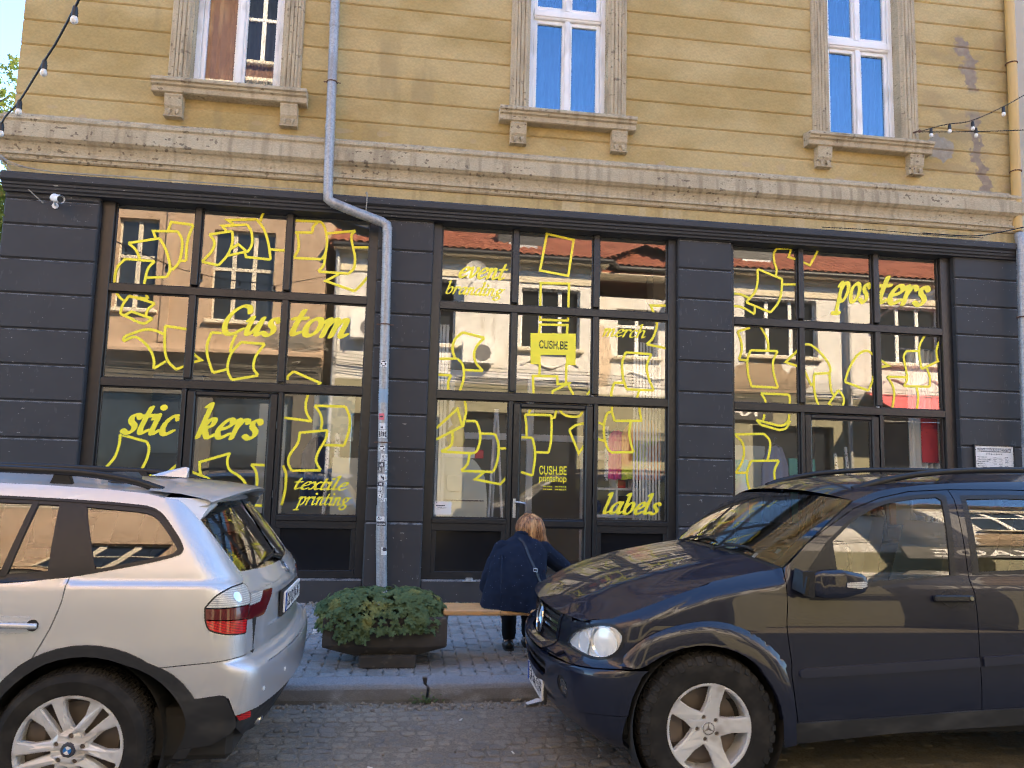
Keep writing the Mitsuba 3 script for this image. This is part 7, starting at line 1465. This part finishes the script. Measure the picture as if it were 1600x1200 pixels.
for a0 in (-1.67, -2.62):
    hz = 1.043 + (.015 if a0 < -2 else 0); hp = S(a0, hz); nn_ = S.normal(a0, hz)
    part(NC, 'handle_recess', on_skin(S, prism_z(affinity.scale(disc(a0 + .01, hz, .055, 28), 1.0, .85), -.001, .0012), .001), 'mat_navy')
    part(NC, 'door_handle', cat([on_skin(S, cbox(a0 - .115, a0 + .12, hz - .018, hz + .016, .0, .030, .010), .002)]), 'mat_trim')
    part(NC, 'lock', on_skin(S, cyl((a0 - .095, hz, .031), (a0 - .095, hz, .034), .011, 14), .002), 'mat_chrome')
part(NC, 'rear_panel', grid([[(5.60, S.yc - .86, .5), (5.60, S.yc + .86, .5)], [(5.62, S.yc - .88, 1.0), (5.62, S.yc + .88, 1.0)], [(5.50, S.yc - .62, 1.66), (5.50, S.yc + .62, 1.66)]]), 'mat_navy')
part(NC, 'underbody', cat([cbox(1.15, 5.4, 4.06, 5.71, .30, .52, .03), cbox(2.08, 3.92, 4.03, 5.74, .40, 1.04, .02), cbox(1.05, 2.0, 4.38, 5.40, .50, .86, .03), cbox(4.8, 5.5, 4.1, 5.67, .5, 1.0, .03)]), 'mat_void')
part(NC, 'cabin_lining', cat([cbox(2.10, 5.5, 4.10, 5.67, .98, 1.04, .01), cbox(2.9, 5.4, 4.34, 5.43, 1.60, 1.615, .005)]), 'mat_void')
part(NC, 'dashboard', hull([(2.02, 4.12, 1.10), (2.02, 5.65, 1.10), (2.30, 4.14, 1.17), (2.30, 5.63, 1.17), (2.42, 4.14, 1.10), (2.42, 5.63, 1.10), (2.40, 4.14, 1.0), (2.40, 5.63, 1.0)]), 'mat_void')
part(NC, 'steering_wheel', cat([tube([(2.60 + .07 * math.sin(t), 4.50 + .18 * math.cos(t), 1.13 + .165 * math.sin(t)) for t in np.linspace(0, 2 * np.pi, 29)], .014, 8), cyl((2.45, 4.5, 1.10), (2.60, 4.5, 1.13), .03, 10)]), 'mat_trim', smooth=40)
for x, yy in ((2.95, 4.50), (2.95, 5.27), (3.95, 4.50), (3.95, 5.27)): seat(NC, x, yy, .88, 'mat_seat_beige')
pr('mat_seat_beige', (0.30, 0.27, 0.20), 0.8)
for x in (WX, WX + 2.80):
    wheel(NC, x, 3.945, WZ, WR, .232, .265, 76, 'star')
    part(NC, 'far_wheel', lathe([(.0, 5.55), (WR - .02, 5.55), (WR, 5.58), (WR, 5.75), (WR - .03, 5.795), (0, 5.79)], 40, 'y', (x, 0, WZ)), 'mat_tyre', smooth=40)
# ================================================================ inside the shop
pr('mat_room', proc(lambda p, n, uv: mix((0.24, 0.23, 0.185), (0.32, 0.305, 0.25), fbm(p.x * 2, p.y * 2, p.z * 2, 3))), 0.9)
pr('mat_room_floor', (0.22, 0.215, 0.20), 0.5)
rm = holder(YB, 'shop_room')
scene[rm] = mikit.ply(cat([cbox(-4.27, 7.73, 13.6, 13.75, .15, 4.9, 0), cbox(-4.275, -4.14, 9.465, 13.59, .15, 4.9, 0), cbox(7.6, 7.735, 9.465, 13.59, .15, 4.9, 0), cbox(-4.13, 7.59, 9.465, 13.59, 4.72, 4.9, 0), cbox(-.30, .12, 11.2, 11.5, .15, 4.71, .01), cbox(3.45, 3.95, 10.6, 10.9, .15, 4.71, .01)]), 'mat_room')
part(rm, 'floor', cbox(-4.13, 7.59, 9.446, 13.59, .02, .148, 0), 'mat_room_floor')
def dims(name, label, cat_, mesh, mat, smooth=False): return solo(name, mesh, mat, label, cat_, smooth)
for nm, c in dict(mat_teal=(0.10, 0.38, 0.33), mat_pink=(0.75, 0.10, 0.30), mat_lime=(0.62, 0.68, 0.06), mat_navy_cloth=(0.02, 0.035, 0.08), mat_maroon=(0.09, 0.012, 0.02), mat_beige=(0.55, 0.53, 0.42), mat_cab=(0.055, 0.085, 0.11), mat_orange=(0.45, 0.19, 0.07), mat_plaid=(0.22, 0.24, 0.34), mat_mustard=(0.42, 0.33, 0.05), mat_red=(0.55, 0.05, 0.06), mat_machine=(0.52, 0.56, 0.50)).items(): pr(nm, c, 0.6)
pr('mat_dye', proc(lambda p, n, uv: mix(mix((0.55, 0.12, 0.42), (0.07, 0.22, 0.55), smoothstep(1.05, 1.25, p.z)), (0.10, 0.52, 0.55), smoothstep(1.45, 1.75, p.z + .2 * (noise(p.x * 9, p.z * 9) - .5)))), 0.5)
pr('mat_tie_dye', proc(lambda p, n, uv: mix(mix((0.80, 0.30, 0.10), (0.60, 0.72, 0.06), smoothstep(.45, .6, noise(p.x * 6, p.z * 3.1))), (0.85, 0.62, 0.30), smoothstep(2.1, 2.35, p.z))), 0.7)
pr('mat_speckle', proc(lambda p, n, uv: mix((0.70, 0.70, 0.69), (0.04, 0.04, 0.04), smoothstep(0.66, 0.7, noise(p.x * 90, p.y * 90, p.z * 55)))), 0.6)
pr('mat_map', proc(lambda p, n, uv: mix((0.52, 0.56, 0.46), (0.20, 0.29, 0.32), smoothstep(0.45, 0.6, fbm(p.x * 7, 1.0, p.z * 7, 3)))), 0.6)
pr('mat_curtain_sky_tint', (0.02, 0.035, 0.09), 0.8); pr('mat_blind', (0.60, 0.61, 0.57), 0.7)  # upper curtains: blue of the mirrored sky painted into the cloth
def garment(x, y, z0, z1, w, fold=.02, n=18):
    """cloth hanging from shoulders, wavy hem"""
    rows = []
    for t in np.linspace(0, 1, 9):
        z = z1 - (z1 - z0) * t; hw = w / 2 * (.55 + .45 * min(1, t * 5)); s = np.linspace(-1, 1, n)
        rows.append(np.stack([x + s * hw, y + fold * np.sin(s * 9 + x * 7) * (.3 + t) , z - .03 * (np.abs(s)) * (t < .2) + .008 * np.sin(s * 8)], 1))
    b = grid(rows); c = b.copy(); c.vertices[:, 1] += .03; return cat([b, c])
def rail_thing(x, y, z0, z1, w, mat, name, label, cat_):
    k = thing(name, label, cat_); part(k, 'cloth', garment(x, y, z0, z1, w), mat, smooth=True)
    part(k, 'hanger', cat([tube([(x - w * .26, y + .015, z1 - .02), (x, y + .015, z1 + .03), (x + w * .26, y + .015, z1 - .02)], .006, 6), tube(smooth_path([(x, y + .015, z1 + .03), (x, y + .015, z1 + .09), (x + .02, y + .015, z1 + .11), (x + .03, y + .015, z1 + .09)], 4), .004, 6)]), 'mat_zinc')
# left window
kb = thing('cabinet', 'tall blue grey cabinet behind the stickers lettering of the left window', 'cabinet')
part(kb, 'body', cbox(-3.36, -2.72, 10.6, 11.2, .15, 2.85, .01), 'mat_cab'); part(kb, 'shelf_front', cat([cbox(-3.33, -2.75, 10.575, 10.599, z, z + .34, .006) for z in (.2, .6, 1.0, 1.4, 1.8, 2.2)]), 'mat_cab')
hp_ = thing('house_plant', 'dark spiky house plant low in the left pane of the left window', 'plant')
part(hp_, 'pot', lathe([(0, .15), (.14, .15), (.18, .9), (.16, .9), (.155, .85), (0, .85)], 20, 'z', (-3.28, 9.85, 0)), 'mat_planter', smooth=40)
ir = np.random.default_rng(8); bl = []
for _ in range(34):
    a, l = ir.uniform(0, 6.28), ir.uniform(.30, .55); e = np.array([-3.28 + l * .75 * math.cos(a), 9.85 + l * .4 * math.sin(a), .88 + l * ir.uniform(.5, 1.2)])
    p0 = np.array([-3.28, 9.85, .85]); m_ = (p0 + e) / 2 + [0, 0, .12]; P_ = smooth_path([p0, m_, e], 4); sd_ = np.cross(e - p0, [0, 0, 1.0]); sd_ /= np.linalg.norm(sd_)
    wv = np.sin(np.linspace(.2, np.pi, len(P_)))[:, None] * .018; bl.append(grid(np.stack([P_ - sd_ * wv, P_ + sd_ * wv], 1)))
part(hp_, 'blade', cat(bl), 'mat_leaf', kind='stuff')
dims('striped_pole', 'red and white banded pole standing in the left window', 'pole', cat([cyl((-2.86, 9.8, .15 + .0), (-2.84, 9.8, 1.42), .02, 10)]), 'mat_red')
rail_thing(-1.10, 9.95, 1.20, 2.06, .42, 'mat_navy_cloth', 'apron', 'navy apron on a hanger in the right pane of the left window', 'apron')
rail_thing(-.93, 10.05, 1.25, 1.82, .22, 'mat_maroon', 'garment', 'dark maroon garment behind the navy apron', 'garment')
for x, z1, l in ((-1.0, 2.12, 'thinner'), (-.885, 2.10, 'thicker')): dims('speckled_pole', f'{l} of two white speckled poles leaning in the left window', 'pole', cyl((x, 9.75, .15), (x + .03, 9.72, z1), .022 if l == 'thinner' else .035, 14), 'mat_speckle', 40)
dims('wall_map', 'pale map sheet hung above the navy apron', 'map', cbox(-1.22, -.70, 10.15, 10.16, 2.02, 2.62, .001), 'mat_map')
dims('board', 'beige board standing in the corner of the left window', 'board', cbox(-.90, -.50, 9.62, 9.64, .15, 1.80, .002), 'mat_beige')
dims('tall_panel', 'pale tall panel leaning behind the door of the left window', 'panel', cbox(-1.98, -1.62, 10.6, 10.63, .15, 2.5, .004), 'mat_beige')
# middle window
bd = thing('blind', 'pale vertical slat blind at the left edge of the middle window', 'blind')
for k in range(4): part(bd, 'slat', cbox(.29 + .045 * k, .325 + .045 * k, 9.55, 9.56, .16, 3.5, .002), 'mat_blind')
bd2 = thing('blind', 'pale vertical slat blind at the right edge of the middle window', 'blind')
for k in range(9): part(bd2, 'slat', cbox(2.86 + .042 * k, 2.888 + .042 * k, 9.56 + .006 * (k % 2), 9.566 + .006 * (k % 2), .16, 3.4, .002), 'mat_blind')
mc = thing('printing_machine', 'pale green rounded printing machine behind the middle window', 'machine')
part(mc, 'body', prism_y(Polygon([(.40, .15), (1.0, .15), (1.02, 1.2)] + spl([(1.02, 1.35), (.98, 1.62), (.86, 1.80), (.76, 1.84)], 4) + [(.44, 1.84), (.40, 1.80)]), 9.75, 10.3), 'mat_machine'); part(mc, 'panel', cbox(.50, .72, 9.735, 9.7495, 1.42, 1.62, .01), 'mat_machine'); part(mc, 'slot', cbox(.42, .98, 9.74, 9.7495, 1.30, 1.315, .001), 'mat_grey_print')
dims('box', 'white and red carton lying on the green machine', 'box', cbox(.44, .86, 9.85, 10.2, 1.842, 1.98, .004), 'mat_paper'); dims('box', 'small red carton beside the white carton on the green machine', 'box', cbox(.865, .97, 9.85, 10.15, 1.842, 1.95, .004), 'mat_red')
dims('vase', 'mustard yellow rounded vase on a shelf in the middle window', 'vase', lathe([(0, 1.985), (.09, 1.985), (.12, 2.08), (.10, 2.22), (.05, 2.27), (.08, 2.34), (.09, 2.42), (.05, 2.50), (0, 2.51)], 24, 'z', (.62, 10.02, 0)), 'mat_mustard', True)
es = thing('easel', 'white wooden easel behind the glass of the middle window', 'easel')
for a, b in (((1.02, 9.9, .15), (1.14, 10.1, 2.5)), ((1.30, 9.9, .15), (1.16, 10.1, 2.5)), ((1.16, 10.5, .15), (1.15, 10.1, 2.4))): part(es, 'leg', tube([a, b], .018, 6), 'mat_white_wood')
ptn = thing('glass_partition', 'white framed partition seen through the entrance door', 'partition')
part(ptn, 'post', cat([cbox(1.80, 1.90, 11.6, 11.66, .15, 3.2, .005), cbox(.6, .68, 11.6, 11.66, .15, 3.2, .005), cbox(2.75, 2.83, 11.6, 11.66, .15, 3.2, .005)]), 'mat_white_wood'); part(ptn, 'rail', cat([cbox(.68, 2.75, 11.605, 11.655, 2.16, 2.26, .005), cbox(.68, 2.75, 11.605, 11.655, 3.1, 3.2, .005)]), 'mat_white_wood')
sh_ = thing('shelf_unit', 'white open shelf unit in the right pane of the middle window', 'shelf')
part(sh_, 'upright', cat([cbox(x, x + .025, 9.9, 10.25, .15, 2.02, .003) for x in (2.33, 2.735, 3.14)]), 'mat_white_wood')
for z in (.70, 1.12, 1.475, 1.87): part(sh_, 'shelf', cbox(2.356, 3.139, 9.9, 10.25, z, z + .03, .003), 'mat_white_wood')
dims('box', 'red square carton on the middle shelf', 'box', cbox(2.77, 2.88, 9.95, 10.05, 1.506, 1.61, .003), 'mat_red')
for x, m_, l in ((2.96, 'mat_paper', 'white labelled'), (3.04, 'mat_ink', 'black')): dims('bottle', f'{l} pump bottle on the middle shelf', 'bottle', lathe([(0, 1.506), (.032, 1.506), (.034, 1.60), (.028, 1.635), (.010, 1.65), (.010, 1.68), (0, 1.68)], 16, 'z', (x, 10.0, 0)), m_, 40)
dims('picture_frame', 'small dark picture frame on the lower shelf', 'picture frame', cat([cbox(2.80, 2.98, 10.0, 10.02, 1.155, 1.40, .004), cbox(2.825, 2.955, 9.992, 9.999, 1.18, 1.375, .001)]), 'mat_ink')
dims('ball', 'dark round tape roll on the lower shelf', 'tape roll', lathe([(.05, -.03), (.10, -.03), (.10, .03), (.05, .03), (.05, -.03)], 24, 'y', (2.46, 10.0, 1.253)), 'mat_navy_cloth', 40)
dims('paper_stack', 'stack of white paper on the upper shelf', 'paper', cat([cbox(2.37, 2.66, 9.93, 10.2, 1.901 + .022 * k, 1.920 + .022 * k, .001) for k in range(4)]), 'mat_paper')
rail_thing(2.72, 9.80, 1.62, 2.26, .30, 'mat_pink', 'garment', 'bright pink garment hanging in the middle window', 'garment')
rail_thing(3.02, 9.72, 1.62, 2.42, .52, 'mat_tie_dye', 'garment', 'yellow and lime tie dyed shirt behind the slat blind', 'garment')
dims('tassel', 'black and white plaited cord hanging beside the pink garment', 'cord', cat([tube(smooth_path([(2.56 + .018 * math.sin(k + s), 9.74 + .012 * math.cos(k + s), 2.30 - .07 * k) for k in range(11)], 3), .011, 6) for s in (0, 2.1, 4.2)]), 'mat_speckle', True)
# right window
dims('fabric_roll', 'upright roll of blue and teal dyed fabric in the right window', 'fabric roll', cyl((4.38, 9.75, .15), (4.36, 9.73, 1.92), .12, 20), 'mat_dye', 40)
dims('fabric_roll', 'grey pale fabric roll standing at the left edge of the right window', 'fabric roll', cyl((4.17, 9.9, .15), (4.17, 9.88, 2.3), .07, 18), 'mat_blind', 40)
dims('storage_bin', 'grey green plastic bin behind the right window', 'bin', prism_z(sbox(4.42, 10.0, 4.82, 10.4).buffer(.03), .15, 2.12), 'mat_machine')
rail_thing(4.86, 9.72, 1.0, 2.12, .36, 'mat_plaid', 'fabric', 'blue grey checked cloth hanging in the right window', 'fabric')
for x, l in ((5.02, 'beside the checked cloth'), (6.28, 'left of the pale curtain'), (6.62, 'nearest the pale curtain')): dims('board', f'narrow orange wooden board standing {l}', 'board', cbox(x, x + .09, 9.9, 9.93, .15, 1.86 if x < 6 else 1.62, .004), 'mat_orange')
dims('board', 'teal board leaning behind the door of the right window', 'board', hull([(5.46, 10.3, .15), (5.86, 10.3, .15), (5.46, 10.5, 1.98), (5.86, 10.5, 1.98), (5.46, 10.33, .15), (5.86, 10.33, .15), (5.46, 10.53, 1.98), (5.86, 10.53, 1.98)]), 'mat_teal')
for k, (a, b) in enumerate((((6.02, 9.9, .15), (5.94, 10.1, 2.05)), ((6.12, 9.9, .15), (6.10, 10.1, 2.15)))): dims('tripod_leg', f'{("left", "right")[k]} of two pale speckled sticks behind the right door', 'stick', tube([a, b], .022, 8), 'mat_speckle', 40)
dims('lamp_pole', 'white pole standing in the right pane of the right window', 'pole', cyl((6.36, 9.8, .15), (6.42, 9.8, 2.9), .022, 12), 'mat_white_plastic', 40)
ct = thing('curtain', 'pale gathered curtain at the right edge of the right window', 'curtain')
def curtain(x0, x1, y, z0, z1, n=60, amp=.03, fr=70):
    xs = np.linspace(x0, x1, n); return grid(np.array([np.stack([xs, y + amp * np.sin(xs * fr) + .4 * amp * np.sin(xs * fr * .37 + 1), 0 * xs + z], 1) for z in (z0, (z0 + z1) / 2, z1)]))
part(ct, 'cloth', curtain(6.72, 7.2, 9.62, .16, 3.5), 'mat_blind', smooth=True); part(ct, 'rod', cyl((6.6, 9.62, 3.5), (7.3, 9.62, 3.5), .014, 8), 'mat_zinc')
dims('banner', 'red hanging banner at the right edge of the right window', 'banner', cbox(6.88, 7.12, 9.56, 9.563, 1.95, 2.62, .001), 'mat_red')
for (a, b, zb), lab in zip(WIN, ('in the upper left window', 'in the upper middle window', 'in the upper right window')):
    k = thing('curtain', f'curtain coloured blue for the mirrored sky, hanging behind the panes {lab}', 'curtain')
    part(k, 'cloth', curtain(a + .2, b - .2, 9.62, zb + .05, 8.9, 90, .022, 55), 'mat_curtain_sky_tint', smooth=True); part(k, 'rod', cyl((a + .15, 9.62, 8.9), (b - .15, 9.62, 8.9), .014, 8), 'mat_zinc')
part(YB, 'upper_room', cat([cbox(-4.27, 7.73, 11.6, 11.7, 5.0, 8.9, 0), cbox(-4.27, 7.73, 9.51, 11.59, 4.91, 5.0, 0), cbox(-4.27, 7.73, 9.51, 11.59, 8.905, 9.0, 0)]), 'mat_room')
